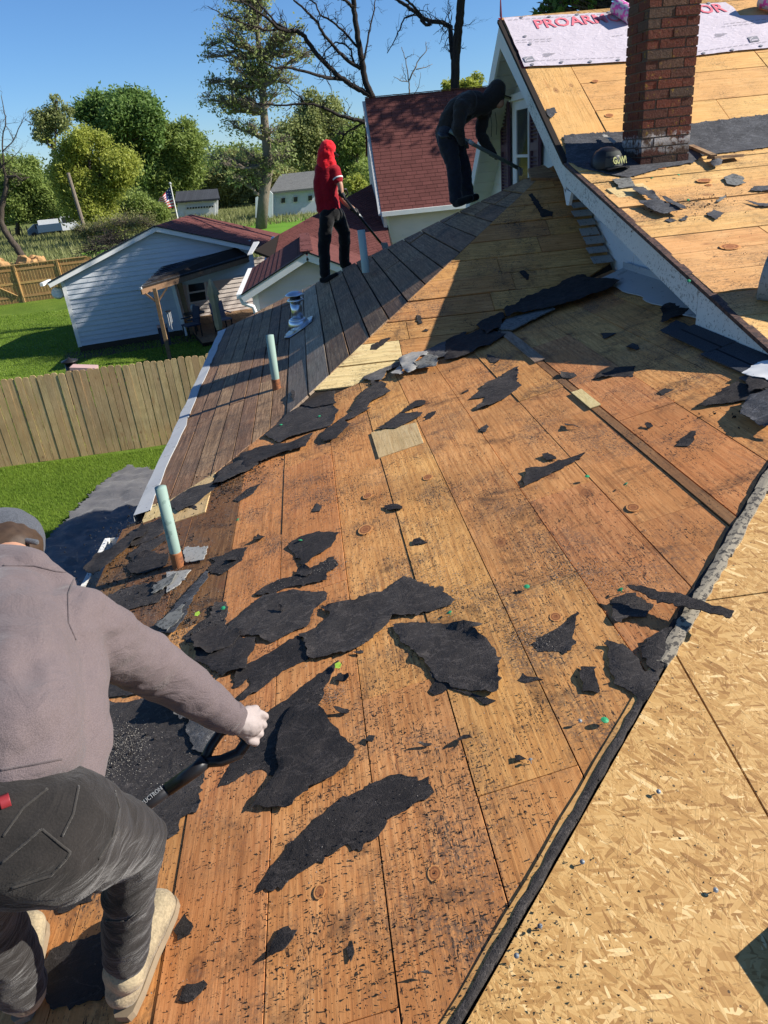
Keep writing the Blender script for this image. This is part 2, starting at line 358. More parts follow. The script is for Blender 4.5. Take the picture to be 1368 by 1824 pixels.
M['osb'] = osb('oriented_strand_board')
M['under'] = flat('under_deck', (.02, .014, .01), .9)  # near black, so the seams between boards look unlit
M['felt'] = feltmat('roofing_felt'); M['felt2'] = feltmat('dusty_felt', (.024, .021, .02), (.052, .045, .041), .7)
M['feltg'] = feltmat('grey_felt_back', (.07, .068, .066), (.13, .125, .12), .3)
M['granule'] = feltmat('mineral_felt', (.03, .031, .035), (.075, .077, .083), .9)
M['hipsh'] = spotted('mineral_strip', (.30, .26, .19), (.05, .045, .04), 60, .55, .9)
M['oldsh'] = spotted('old_shingle', (.17, .17, .155), (.06, .06, .055), 40, .55, .8)
M['ltsh'] = spotted('light_shingle_scrap', (.34, .33, .30), (.12, .12, .11), 50, .6, .7)
M['white'] = spotted('painted_white_wall', (.76, .77, .76), (.35, .33, .29), 18, .72, .6)
M['barge'] = spotted('mildewed_white_board', (.66, .66, .62), (.16, .155, .135), 55, .60, .75)
M['bargeclean'] = spotted('white_trim', (.72, .72, .69), (.4, .39, .35), 20, .72, .5)
M['flash'] = spotted('dull_flashing', (.42, .43, .43), (.2, .2, .19), 12, .65, .6)
M['rustedge'] = spotted('rusty_edge', (.10, .055, .04), (.03, .02, .02), 30, .5, .8)
M['vinyl'] = siding('vinyl_white', (.54, .57, .60), .15)
M['vinyl2'] = siding('vinyl_beige', (.62, .55, .50), .15)
M['soffit'] = siding('soffit_cream', (.70, .69, .62), .15)
M['red'] = shingle('red_shingle', (.115, .036, .032), (.20, .080, .068), use_tabs=True)
M['dark_sh'] = shingle('charcoal_shingle', (.035, .04, .048), (.085, .09, .10), use_tabs=True)
M['redm'] = flat('dark_red_metal', (.22, .02, .025), .5)
M['fence'] = wood('fence_picket', (.66, .48, .26), (.55, .385, .19), (.34, .22, .10), speck=.05, stain=.35, resid=.05, knots=True, var=.35)
M['fence2'] = wood('back_fence_wood', (.52, .34, .14), (.44, .28, .11), (.28, .16, .06), speck=.05, stain=.3, resid=.05, var=.3)
M['post'] = wood('patio_post', (.30, .20, .11), (.24, .155, .085), (.14, .09, .045), speck=.1, stain=.3, resid=.1)
M['pvc'] = spotted('green_pipe', (.25, .35, .30), (.13, .2, .17), 14, .66, .6)
M['pvcw'] = spotted('pale_pipe', (.40, .47, .42), (.3, .34, .3), 14, .66, .5)
M['pvcin'] = flat('pipe_inside', (.03, .05, .045), .8)
M['rust'] = spotted('rust', (.30, .115, .045), (.12, .05, .03), 20, .55, .7)
M['galv'] = metal('galvanised', (.62, .64, .66), .28)
M['gutter'] = spotted('gutter_white', (.72, .71, .66), (.3, .27, .22), 16, .62, .6)
M['glass'] = flat('dark_glass', (.025, .03, .035), .08, .6, 0, .1, 3, 0.0)
M['shutter'] = flat('plum_shutter', (.105, .055, .08), .5)
M['mortar'] = flat('mortar', (.15, .115, .09), .95, var=.3, sc=20, bs=.6, bd=.006)
def brickm():
    k = N('red_brick', .9, .15); r = k.rnd(); v = k.obj(True)
    c = k.ramp(r, [(0.0, (.15, .042, .028)), (.3, (.21, .062, .038)), (.55, (.13, .05, .036)), (.75, (.17, .10, .065)), (1.0, (.11, .08, .06))])
    f = k.noise(v, 45, 5, .75); c = k.mix(k.ramp(f, [(.35, .0), (.70, .75)]), c, (.05, .024, .02)); c = k.mix(k.ramp(k.noise(v, 90, 3, .6), [(.58, 0.0), (.7, .4)]), c, (.34, .20, .13))
    # lichen on the outer ends high up, lime wash low down
    g = k.n('NewGeometry'); sp = k.n('SeparateXYZ'); k.L(g.outputs['Position'], sp.inputs[0])
    li = k.math('GREATER_THAN', k.noise(k.pos(), 26, 5, .7), .60); lm = k.noise(k.pos((3, 3, 1.3)), 2.6, 3); lf = k.math('MULTIPLY', li, k.ramp(lm, [(.45, 0.0), (.6, .8)]))
    c = k.mix(lf, c, (.33, .21, .03))
    hz = k.math('MULTIPLY_ADD', k.noise(k.pos((1, 1, .6)), 7, 4, .7), .16); k.L(sp.outputs['Z'], hz.node.inputs[2])
    wf = k.ramp(k.math('ADD', hz, .60), [(.49, 0.0), (.51, 1.0), (.60, 1.0), (.63, 0.0)]); wf = k.math('MULTIPLY', wf, k.ramp(k.noise(k.pos(), 14, 5, .75), [(.44, .0), (.52, .9)]))
    c = k.mix(wf, c, (.60, .57, .54))
    lo = k.ramp(k.math('ADD', sp.outputs['Z'], .60), [(.46, 1.0), (.50, 0.0)]); c = k.mix(k.math('MULTIPLY', lo, .55), c, (.05, .035, .03))
    return k.out(c, f, 1.0, .014)
M['brick'] = brickm()
M['paper'] = None
def paperm():
    k = N('underlayment_fabric', .75, .2); v = k.pos(); f = k.noise(v, 5, 5, .6)
    return k.out(k.mix(f, (.50, .44, .47), (.62, .56, .60)), k.noise(k.pos((1.6, 3, 3)), 7, 4, .6, .8), .5, .02)
M['paper'] = paperm()
M['ink'] = flat('grey_ink', (.22, .22, .24), .8); M['pinkink'] = flat('red_ink', (.70, .17, .21), .8)
M['pink'] = flat('magenta_wrap', (.65, .10, .38), .45); M['black'] = flat('black_plastic', (.015, .015, .017), .4)
M['greenp'] = flat('green_cap', (.03, .26, .11), .4); M['limep'] = flat('lime_leaf', (.35, .55, .06), .6)
M['lawn'] = grassmat('lawn', (.085, .14, .018), (.12, .19, .022), (.17, .23, .035), 2.5)
M['field'] = grassmat('field_grass', (.10, .135, .035), (.15, .18, .055), (.20, .20, .085))
M['mown'] = grassmat('mown_grass', (.10, .22, .02), (.14, .29, .03), (.17, .30, .04))
M['dirt'] = flat('dirt', (.06, .045, .03), .95)
M['tarp'] = cloth('grey_tarp', (.11, .108, .112), (.05, .049, .052), .5, 3)
M['bark'] = bark('bark', (.045, .035, .028), (.11, .09, .072)); M['barkd'] = bark('dark_bark', (.02, .016, .015), (.05, .042, .038)); M['twig'] = bark('grey_twig', (.13, .105, .08), (.24, .20, .16))
M['skin'] = flat('skin', (.42, .22, .14), .55); M['glove'] = flat('cream_glove', (.32, .27, .25), .7, var=.2, sc=30)
M['gloveb'] = flat('black_glove', (.015, .015, .017), .7)
# ---------------------------------------------------------------- ground
def quad(name, pts, mat, kind='structure', z=None):
    o = link(name, mesh(name, pts, [list(range(len(pts)))]), mat); tag(o, kind=kind); return o
quad('ground', [(-900, -300, GZ), (900, -300, GZ), (900, 1500, GZ), (-900, 1500, GZ)], M['field'])
def sheet(name, pts, mat, dz): return quad(name, [(x, y, GZ + dz) for x, y in pts], mat)
sheet('lawn', [(-30, -6), (14, -6), (14, 41), (-30, 41)], M['lawn'], .004)
sheet('mown_strip', [(-17.5, 62), (-13, 60), (8, 66), (14, 80), (-3, 84), (-11, 74), (-18.5, 66)], M['mown'], .004)
sheet('flower_bed', [(-8.4, 24.6), (-3.0, 26.0), (-3.4, 27.4), (-8.7, 26.1)], M['dirt'], .008)
def blades(name, n, xr, yr, h, wd, mat, base=GZ, keep=None, lean=.5):
    x = np.random.uniform(*xr, n); y = np.random.uniform(*yr, n)
    if keep is not None: k = keep(x, y); x, y = x[k], y[k]
    n = len(x); a = np.random.uniform(0, 2 * np.pi, n); hh = h * np.random.uniform(.5, 1.2, n); l = np.random.uniform(0, lean, n) * hh; b = np.random.uniform(0, 2 * np.pi, n)
    dx, dy = np.cos(a) * wd / 2, np.sin(a) * wd / 2; V = np.zeros((n, 3, 3))
    V[:, 0] = np.stack([x - dx, y - dy, np.full(n, base)], 1); V[:, 1] = np.stack([x + dx, y + dy, np.full(n, base)], 1); V[:, 2] = np.stack([x + np.cos(b) * l, y + np.sin(b) * l, base + hh], 1)
    o = link(name, npmesh(name, V.reshape(-1, 3), np.arange(n * 3).reshape(n, 3)), mat); return tag(o, kind='stuff')
M['blade'] = leafmat('grass_blade', (.12, .21, .02), (.24, .34, .045), .45); M['reed'] = leafmat('field_blade', (.17, .20, .06), (.27, .27, .11), .3)
o = blades('lawn_grass', 150000, (-11, -1.5), (7, 15), .055, .012, M['blade']); tag(o, 'short bright green lawn grass beside the plank fence', 'grass')
o = blades('lawn_grass', 90000, (-17, -3), (15.2, 36), .06, .03, M['blade']); tag(o, 'lawn grass of the neighbouring yard behind the plank fence', 'grass')
def inm(x, y): return ~((x > -18.5) & (x < 9) & (y > 60) & (y < 76))
o = blades('field_grass', 60000, (-60, 16), (46, 110), .55, .09, M['reed'], keep=inm); tag(o, 'tall rough field grass beyond the yards', 'grass')
# ---------------------------------------------------------------- our house
house = empty('house', (0, 3, GZ)); tag(house, 'house with its roofs stripped to bare boards, brick chimney and white gable', 'house')
def hp(o):  # parent to house, keeping world coordinates
    o.parent = house; o.matrix_parent_inverse = Matrix.Translation(-Vector((0, 3, GZ))); return o
def yhip(x): return x + .78
def yval(x): return A0.y + (x - A0.x) * .333
def ydark(x): return 5.38 if x >= -.317 else 4.42 + max(0, x + .95) * 1.52
def yfar(x): return 11.32 + .97 * x
def eave(y): return -1.27 - (.11 if y < 4.3 else 0)
def deckbase(name, pts, pl):
    mb = MB(); mb.prism([p - pl.n * .022 for p in pts], -pl.n * .05); return hp(mb.build(name, M['under']))
lower = deckbase('lower_roof', [P.at(-1.36, -.5), P.at(-1.36, 4.3), P.at(-1.27, 4.3), P.at(-1.27, 10.05), P.at(-.317, 11.0), P.at(-.317, 5.5), P.at(2.59, 6.45), P.at(2.59, 3.3), P.at(-1.2, -.5)], P)
qroof = deckbase('hip_roof', [A0, Q.at(-.317, 11.0), AP], Q)
troof = deckbase('front_slope', [A0, AP, T.at(2.6, 7.0), T.at(2.6, 6.35)], T)
def splitrow(a, b, y0, y1, joints):
    """y0,y1 functions of x; returns list of polygons (x,y)"""
    js = sorted(joints); out = []; cuts = [None] + js + [None]; g = .0012
    full = [(a, y0(a)), (b, y0(b)), (b, y1(b)), (a, y1(a))]
    for i in range(len(cuts) - 1):
        c0, c1 = cuts[i], cuts[i + 1]; p = full
        if c0 is not None: p = clip(p, 0, -1, -(c0 + g))
        if c1 is not None and len(p) > 2: p = clip(p, 0, 1, c1 - g)
        if len(p) > 2 and max(q[1] for q in p) - min(q[1] for q in p) > .04: out.append(p)
    return out
rows = [-1.165, -.88, -.59, -.317, -.01, .27, .55, .845, 1.137, 1.41]
def boards(x0, x1, y0, y1, joints, mat, name='plank', par=None, pl=P, lift=None):
    gq = .0018 if name != 'weathered_plank' else (.0042 if pl is P else .006)
    for p in splitrow(x0 + gq, x1 - gq, y0, y1, joints):
        plank(name, [pl.at(*q) for q in p], pl, mat, par or lower, lift=(random.uniform(-.002, .003) if name != 'weathered_plank' else random.uniform(-.005, .006)) if lift is None else lift, tilt=.004 if name != 'weathered_plank' else .010)
EX = {(.55): [2.27], (.845): [1.72, 2.9], (.27): [1.42, 3.05], (1.137): [2.45, 4.1], (-.01): [1.95, 3.9], (-.317): [.95, 2.75, 4.3], (-.59): [1.9, 3.4], (-.88): [2.6], (-1.165): [1.7, 3.7]}
boards(-1.36, -1.165, lambda x: -.3, lambda x: 2.4, [1.3], M['deck']); boards(-1.36, -1.165, lambda x: 2.405, lambda x: 4.2, [3.1], M['dirty'])
for i in range(len(rows) - 1):
    a, b = rows[i], rows[i + 1]
    top = (lambda x: ydark(min(x, -.3175))) if b <= -.316 else yval
    if i < 2:
        ys_d = 2.45 if i == 0 else 2.8; boards(a, b, (lambda x: ys_d + .004), top, [], M['dirty']); top = (lambda x: ys_d)
    boards(a, b, (lambda x: max(-.4, yhip(x) + .03)), top, [j for j in EX.get(a, []) if i > 1 or j < 2.3], M['deck'])
boards(1.41, 1.455, lambda x: yhip(x) + .03, yval, [4.6], M['lathm'], 'batten', lift=.003)
boards(1.46, 1.75, lambda x: yhip(x) + .03, yval, [3.4, 5.0], M['deck'])
boards(1.75, 2.04, lambda x: yhip(x) + .03, yval, [4.35], M['deck'])
boards(2.04, 2.30, lambda x: yhip(x) + .03, yval, [3.9, 5.3], M['deck'])
boards(2.30, 2.59, lambda x: 4.25, yval, [5.6], M['deck'])
# weathered boards on the far part
xs = [-1.24, -1.10, -.965, -.835, -.70, -.575, -.445, -.317]
for i in range(len(xs) - 1):
    boards(xs[i], xs[i + 1], (lambda x: ydark(x) + .01), yfar, sorted(random.uniform(5.5, 10.3) for _ in range(2)), M['old'], 'weathered_plank')
boards(-1.24, -1.10, lambda x: 4.2, lambda x: 4.45, [], M['pale'], 'new_plank'); boards(-1.09, -.80, lambda x: 4.03, lambda x: ydark(x), [], M['pale'], 'new_plank', lift=.006)
# Q boards
xq = A0.x; k = 0
while xq < AP.x - .02:
    b = min(xq + .183, AP.x - .004)
    y0 = lambda x: A0.y + (x - A0.x) * (AP.y - A0.y) / (AP.x - A0.x); y1 = lambda x: 11.0 - (x - A0.x) * (11.0 - AP.y) / (AP.x - A0.x)
    L = y1(xq) - y0(xq); js = sorted(y0(xq) + L * random.uniform(.12, .9) for _ in range(2 if L > 2.2 else 1)) if L > .8 else []
    if k == 0: js = [8.2]
    boards(xq, b, y0, y1, js, M['oldgrey'] if k in (0, 1) else M['old'], 'weathered_plank', qroof, Q)
    xq = b; k += 1
# T boards (rows along x)
y = A0.y; k = 0
while y < AP.y - .03:
    a, b = y + .004, min(y + .172, AP.y) - .004
    xl = lambda v: A0.x + (v - A0.y) * (AP.x - A0.x) / (AP.y - A0.y); xr = lambda v: min(2.6, A0.x + (v - A0.y) / .333)
    js = [] if k < 2 else sorted(xl(b) + (xr(a) - xl(b)) * random.uniform(.2, .85) for _ in range(1))
    cuts = [None] + js + [None]
    for i in range(len(cuts) - 1):
        c0, c1 = cuts[i], cuts[i + 1]
        p = [(xl(a) if c0 is None else c0, a), (xr(a) if c1 is None else c1 - .004, a), (xr(b) if c1 is None else c1 - .004, b), (xl(b) if c0 is None else c0, b)]
        if p[1][0] - p[0][0] > .02: plank('new_plank' if k < 3 else 'plank', [T.at(*q) for q in p], T, M['pale'] if k < 3 and i == 0 else M['tdeck'], troof, lift=random.uniform(-.004, .005), tilt=.012)
    y += .172; k += 1
# pale replacement board patch in the lower roof
c = [P.hit(*q) for q in ((661, 772), (742, 754), (755, 790), (675, 817))]
plank('new_plank', c, P, M['pale'], lower, t=.012, lift=.007)
# lath strip pieces lying over the batten
for a, b, mt in ((4.65, 6.0, 'oldgrey'),): plank('lath', [P.at(*q) for q in ((1.40, a), (1.47, a), (1.47, b), (1.40, b))], P, M[mt], lower, t=.01, lift=.016)
plank('lath', [P.at(*q) for q in ((1.405, 3.65), (1.465, 3.65), (1.465, 3.95), (1.405, 3.95))], P, M['pale'], lower, t=.006, lift=.012)
# eave metal strip and fascia
def strip(name, x0, x1, ys, mat, par, h=.004, j=.012):
    vs = []; fs = []
    for i, yy in enumerate(ys):
        a = P.at(x0 + random.uniform(-j, j), yy) + P.n * (h + random.uniform(0, .006)); b = P.at(x1 + random.uniform(-j, j), yy) + P.n * (h + random.uniform(0, .006))
        vs += [a, b, a - Vector((0, 0, .10)), b - P.n * .006]
    for i in range(len(ys) - 1):
        k = i * 4; fs += [(k, k + 1, k + 5, k + 4), (k + 2, k, k + 4, k + 6), (k + 1, k + 3, k + 7, k + 5), (k + 3, k + 2, k + 6, k + 7)]
    return link(name, mesh(name, vs, fs), mat, par)
for a, b in ((4.35, 6.3), (6.25, 8.2), (8.15, 10.02)): strip('drip_edge', -1.31, -1.215, np.linspace(a, b, 9), M['flash'], lower)
MB().bar(P.at(-1.26, -.4) - Vector((0, 0, .13)), P.at(-1.26, 10.1) - Vector((0, 0, .13)), .02, .16).build('fascia', M['bargeclean'], lower)
# house walls under the eave
wl = MB().prism([(-1.0, -4, GZ), (-1.0, 10.0, GZ), (-1.0, 10.0, -2.0), (-1.0, -4, -2.0)], (.1, 0, 0)); hp(wl.build('side_wall', M['vinyl']))
hp(MB().prism([(-1.0, 10.0, GZ), (2.6, 10.0, GZ), (2.6, 10.0, -1.7), (-.2, 10.0, -1.85), (-1.0, 10.0, -2.0)], (0, .1, 0)).build('rear_wall', M['vinyl']))
# gutter section at the near eave
g0, g1 = P.at(-1.47, 2.9), P.at(-1.47, 4.25); dz = Vector((0, 0, -.05)); wv = Vector((.10, 0, 0)); gt = MB()
gt.prism([g0 + dz, g0 + dz + Vector((-.005, 0, 0)), g0 + dz + Vector((-.005, 0, -.11)), g0 + dz + Vector((0, 0, -.11))], g1 - g0)
gt.prism([g0 + dz + wv, g0 + dz + wv + Vector((.005, 0, 0)), g0 + dz + wv + Vector((.005, 0, -.11)), g0 + dz + wv + Vector((0, 0, -.11))], g1 - g0)
gt.prism([g0 + dz + Vector((0, 0, -.11)), g0 + dz + wv + Vector((0, 0, -.11)), g0 + dz + wv + Vector((0, 0, -.115)), g0 + dz + Vector((0, 0, -.115))], g1 - g0)
gt.prism([g1 + dz, g1 + dz + wv, g1 + dz + wv + Vector((0, 0, -.11)), g1 + dz + Vector((0, 0, -.11))], (0, .005, 0))
gutter = gt.build('gutter', M['gutter'], lower)
for yy in (3.1, 3.6, 4.05): q = P.at(-1.47, yy) + dz; MB().bar(q + Vector((0, 0, -.008)), q + wv + Vector((0, 0, -.008)), .018, .003).build('gutter_strap', M['gutter'], gutter)
MB().bar(g0 + dz + Vector((-.012, 0, 0)), g1 + dz + Vector((-.012, 0, 0)), .03, .012).build('gutter_lip', M['gutter'], gutter)
# ---- OSB roof on our side of the hip
osbr = MB().prism([O.at(-1.6, -2.4) - O.n * .03, O.at(4.2, -2.4) - O.n * .03, O.at(4.2, 2.6) - O.n * .03, O.at(2.29, 3.05) - O.n * .03, O.at(-1.6, -.84) - O.n * .03], -O.n * .04)
osbr = hp(osbr.build('near_roof', M['under']))
reg = [(-1.6, -.84), (-1.6, -2.4), (4.2, -2.4), (4.2, 2.6), (2.29, 3.05)]
seam = O.hit(1191, 1200); seam2 = O.hit(1349, 1375); print('seam', seam, seam2)
yr = [-2.4, -1.76, -.54, .68, 1.90, 3.12]; xr_ = [[-1.6, .3, 2.75, 4.2], [-1.6, -.9, 1.55, 4.0, 4.2], [-1.6, -.1, 2.34, 4.2], [-1.6, .955, 3.4, 4.2], [-1.6, 2.1, 4.2]]
for i in range(5):
    for a, b in zip(xr_[i][:-1], xr_[i][1:]):
        pg = clip_convex([(a + .002, yr[i] + .002), (b - .002, yr[i] + .002), (b - .002, yr[i + 1] - .002), (a + .002, yr[i + 1] - .002)], reg)
        if len(pg) >= 3 and max(p[0] for p in pg) - min(p[0] for p in pg) > .05: plank('sheathing_panel', [O.at(*q) for q in pg], O, M['osb'], osbr, t=.011, lift=random.uniform(0, .0015))
# ---- hip strip: raw wood edge, black felt strips, mineral cap pieces
def hipq(s, off, h=0):   # s metres in x along hip, off sideways (+ toward OSB), h up
    d = Vector((1, -1, 0)).normalized(); b = Vector((s, s + .78, C0 + TA * s)); q = b + d * off
    q.z = min(P.z(q.x, q.y), O.z(q.x, q.y)) + h; return q
def hipstrip(name, s0, s1, o0, o1, h, mat, par, n=14, jag=.006, th=.008):
    vs = []; fs = []; m = 4
    for i in range(n + 1):
        s = s0 + (s1 - s0) * i / n; ja, jb = random.uniform(-jag, jag), random.uniform(-jag, jag)
        for k in range(m + 1):
            o_ = (o0 + ja) + (o1 + jb - o0 - ja) * k / m; vs.append(hipq(s, o_, h + noise.noise(Vector((s * 9, o_ * 20, h * 50))) * jag * .7))
        vs.append(vs[-1] - Vector((0, 0, th + h))); vs.append(vs[-(m + 2)] - Vector((0, 0, th + h)))
    w_ = m + 3
    for i in range(n):
        for k in range(m): a = i * w_ + k; fs.append((a, a + w_, a + w_ + 1, a + 1))
        a = i * w_ + m; fs.append((a, a + w_, a + w_ + 1, a + 1)); a = i * w_; fs.append((a + m + 2, a + w_ + m + 2, a + w_, a))
    for i in (0, n):
        a = i * w_; f = [a + k for k in range(m + 1)] + [a + m + 1, a + m + 2]; fs.append(f if i == 0 else f[::-1])
    return link(name, mesh(name, vs, fs), mat, par)
hipstrip('raw_edge_board', .0, .95, -.026, -.008, .007, M['decky'], lower, th=.0, jag=.003)
for a, b in ((-.25, .30), (.28, .62), (.60, .97)): hipstrip('felt_strip', a, b, -.010, .008, .009 + random.uniform(0, .002), M['felt2'], lower, jag=.003)
for a, b in ((.90, 1.10), (1.09, 1.32), (1.31, 1.62), (1.61, 1.95), (1.94, 2.3)): hipstrip('cap_shingle', a, b, -.022, .020, .012 + random.uniform(0, .003), M['hipsh'], lower, n=9, jag=.005)
hipstrip('felt_strip', .9, 2.3, -.034, -.022, .005, M['felt'], lower, jag=.008)
# ---- wall, gable and rake of the upper house
def yz(x, pts): return [Vector((x, a, b)) for a, b in pts]
def u_z(y): return BEND.z + (.265 if y < BEND.y else .616) * (y - BEND.y) if y < RIDGE.y else RIDGE.z - .92 * (y - RIDGE.y)
gw = MB().prism(yz(2.64, [(3.0, -1.4), (3.0, u_z(3.0) - .06), (6.72, u_z(6.72) - .06), (8.93, RIDGE.z - .08), (11.05, u_z(11.05) - .08), (11.05, GZ), (3.0, GZ)]), (.1, 0, 0)).build('gable_wall', M['white']); hp(gw)
reg = [(6.45, -.9), (6.45, -.42), (8.93, RIDGE.z - .10), (11.0, u_z(11.0) - .1), (11.0, -.9)]
z = -.92
while z < 1.1:
    for a, b in ((6.4, 7.7), (7.72, 9.1), (9.12, 10.4), (10.42, 11.1)):
        sh = (int(z * 10) % 2) * .6
        pg = clip_convex([(a + sh, z), (b + sh, z), (b + sh, z + .205), (a + sh, z + .205)], reg)
        if len(pg) >= 3:
            mb = MB(); lo = min(p[1] for p in pg)
            fr = [Vector((2.625 - .012 * (1 - (p[1] - z) / .21), p[0], p[1])) for p in pg]; bk = [Vector((2.645, p[0], p[1])) for p in pg]; n = len(pg)
            mb.add(fr + bk, [list(range(n)), list(range(2 * n - 1, n - 1, -1))] + [[i, (i + 1) % n, n + (i + 1) % n, n + i] for i in range(n)]); mb.build('siding_shake', M['white'], gw)
    z += .21
# smooth cement panels under the low rake
uz_ = lambda y: u_z(y) - .07
pn = [[(4.2, P.z(2.6, 4.2)), (4.2, uz_(4.2)), (5.1, uz_(5.1)), (5.1, P.z(2.6, 5.1))], [(5.105, P.z(2.6, 5.1)), (5.105, uz_(5.1)), (6.0, uz_(6.0)), (6.0, P.z(2.6, 6.0))], [(6.005, P.z(2.6, 6)), (6.005, uz_(6.0)), (6.9, uz_(6.7) - .02), (6.9, -.9)]]
for p in pn:
    for k in range(2):
        q = [(a, b) for a, b in p]; lo = max(q[0][1], q[3][1]); cut = -.72
        pg = clip(q, 0, 1 if k == 0 else -1, (cut if k == 0 else -cut) - .002)
        if len(pg) >= 3: MB().prism(yz(2.626 - .006 * k, pg), (.016, 0, 0)).build('wall_panel', M['white'], gw)
# window with shutters
def yzbox(y0, y1, z0, z1, x0, x1): return MB().box(((x0 + x1) / 2, (y0 + y1) / 2, (z0 + z1) / 2), (abs(x1 - x0), abs(y1 - y0), abs(z1 - z0)))
win = yzbox(8.72, 9.52, -.72, .44, 2.585, 2.60).build('window', M['bargeclean'], gw)
yzbox(8.80, 9.30, -.66, .32, 2.578, 2.582).build('glass', M['glass'], win)
for a in ((8.78, 8.82, -.68, .36), (9.28, 9.33, -.68, .36), (8.82, 9.28, .30, .36), (8.82, 9.28, -.185, -.155), (8.82, 9.28, -.68, -.64)): yzbox(*a, 2.565, 2.58).build('sash_bar', M['bargeclean'], win)
yzbox(8.70, 9.54, .40, .47, 2.55, 2.585).build('window_head', M['bargeclean'], win)
for y0, y1 in ((9.62, 9.95), (8.38, 8.70)):
    s = yzbox(y0, y1, -.72, .42, 2.575, 2.585).build('shutter', M['shutter'], gw)
    for a in ((y0, y0 + .035, -.72, .42), (y1 - .035, y1, -.72, .42), (y0 + .036, y1 - .036, .37, .42), (y0 + .036, y1 - .036, -.12, -.04), (y0 + .036, y1 - .036, -.72, -.66)): yzbox(*a, 2.548, 2.574).build('shutter_rail', M['shutter'], s)
    zz = -.63
    while zz < .34:
        if not -.15 < zz < -.03: MB().box((2.56, (y0 + y1) / 2, zz), (.022, y1 - y0 - .08, .008), Matrix.Rotation(R(40), 3, 'Y')).build('louvre', M['shutter'], s)
        zz += .037
# rake boards
def rake(name, pts, depth, mat, x0=2.3, x1=2.325, off=0.0):
    pass
    mb = MB()
    for i in range(len(pts) - 1):
        a, b = pts[i], pts[i + 1]
        d0 = depth[i] if hasattr(depth, '__len__') else depth; d1 = depth[i + 1] if hasattr(depth, '__len__') else depth
        mb.prism([Vector((x0, a[0], a[1] - off)), Vector((x0, b[0], b[1] - off)), Vector((x0, b[0], b[1] - off - d1)), Vector((x0, a[0], a[1] - off - d0))], (x1 - x0, 0, 0))
    return mb.build(name, mat, gw)
rake('rake_board', [(6.74, u_z(6.74)), (7.9, u_z(7.9))], .22, M['barge'], off=.035)
rake('rake_board', [(7.905, u_z(7.905)), (8.93, RIDGE.z)], (.20, .23), M['bargeclean'], off=.035)
rake('rake_board', [(8.93, RIDGE.z), (11.0, u_z(11.0))], (.23, .20), M['bargeclean'], off=.035)
rake('rake_board', [(5.6, u_z(5.6)), (6.735, u_z(6.735))], .17, M['barge'], off=.03)
rake('rake_board', [(4.305, u_z(4.3)), (5.595, u_z(5.6))], .17, M['barge'], off=.03)
MB().prism(yz(2.3, [(6.60, u_z(6.6) - .2), (6.80, u_z(6.8) - .26), (6.72, -.55), (6.66, -.55)]), (.025, 0, 0)).build('rake_return', M['bargeclean'], gw)
MB().prism([(2.326, 6.6, -.43), (2.6, 6.6, -.43), (2.6, 6.8, -.43), (2.326, 6.8, -.43)], (0, 0, .015)).build('soffit_block', M['soffit'], gw)
# proud boxed end of the rake close to us
MB().prism(yz(2.3, [(2.9, P.z(2.3, 2.9) + .0), (2.9, u_z(2.9) - .03), (4.3, u_z(4.3) - .03), (4.3, P.z(2.3, 4.3))]), (.3, 0, 0)).build('boxed_rake_end', M['barge'], gw)
# soffit slats under the rakes
for (ya, yb) in ((8.95, 11.0), (6.8, 8.9)):
    n = 15
    for i in range(n):
        a = ya + (yb - ya) * i / n; b = ya + (yb - ya) * (i + .94) / n
        MB().prism([Vector((2.326, a, u_z(a) - .10)), Vector((2.63, a, u_z(a) - .10)), Vector((2.63, b, u_z(b) - .10)), Vector((2.326, b, u_z(b) - .10))], (0, 0, .012)).build('soffit_slat', M['soffit'], gw)
# step flashing shingles up the wall
for i in range(9):
    yy = 6.42 + i * .10
    c = T.at(2.52 - .01 * (i % 2), yy) + T.n * (.012 + .003 * (i % 3)); mm = Matrix.Rotation(random.uniform(-.12, .12) + math.atan(.68), 3, 'X')
    MB().box(c + T.n * .012, (.15 + random.uniform(-.02, .03), .105, .006), mm @ Matrix.Rotation(-.16, 3, 'X')).build('step_shingle', M['ltsh'], troof)
# wall foot flashing
for a, b in ((4.32, 5.2), (5.18, 6.1)):
    vs = []; fs = []; n = 10
    for i in range(n + 1):
        yy = a + (b - a) * i / n; e = P.at(2.36 + .012 * math.sin(i * 1.3) + (b - yy) * .02, yy) + P.n * .020; f_ = P.at(2.59, yy) + P.n * .045; vs += [e, f_, f_ + Vector((0, 0, .05)), e - P.n * .008]
    for i in range(n): k = 4 * i; fs += [(k, k + 4, k + 5, k + 1), (k + 1, k + 5, k + 6, k + 2), (k + 3, k + 7, k + 4, k)]
    link('wall_flashing', mesh('wall_flashing', vs, fs), M['flash'], lower)
for i, (a, b) in enumerate(((2.9, 3.4), (3.38, 3.85), (3.83, 4.3))):
    MB().prism([P.at(2.10 + .02 * i, a) + P.n * (.01 + .004 * i), P.at(2.3, a) + P.n * (.018 + .004 * i), P.at(2.3, b) + P.n * (.018 + .004 * i), P.at(2.08 + .03 * i, b) + P.n * (.01 + .004 * i)], P.n * .008).build('old_shingle', M['dark_sh'] if i else M['granule'], lower)
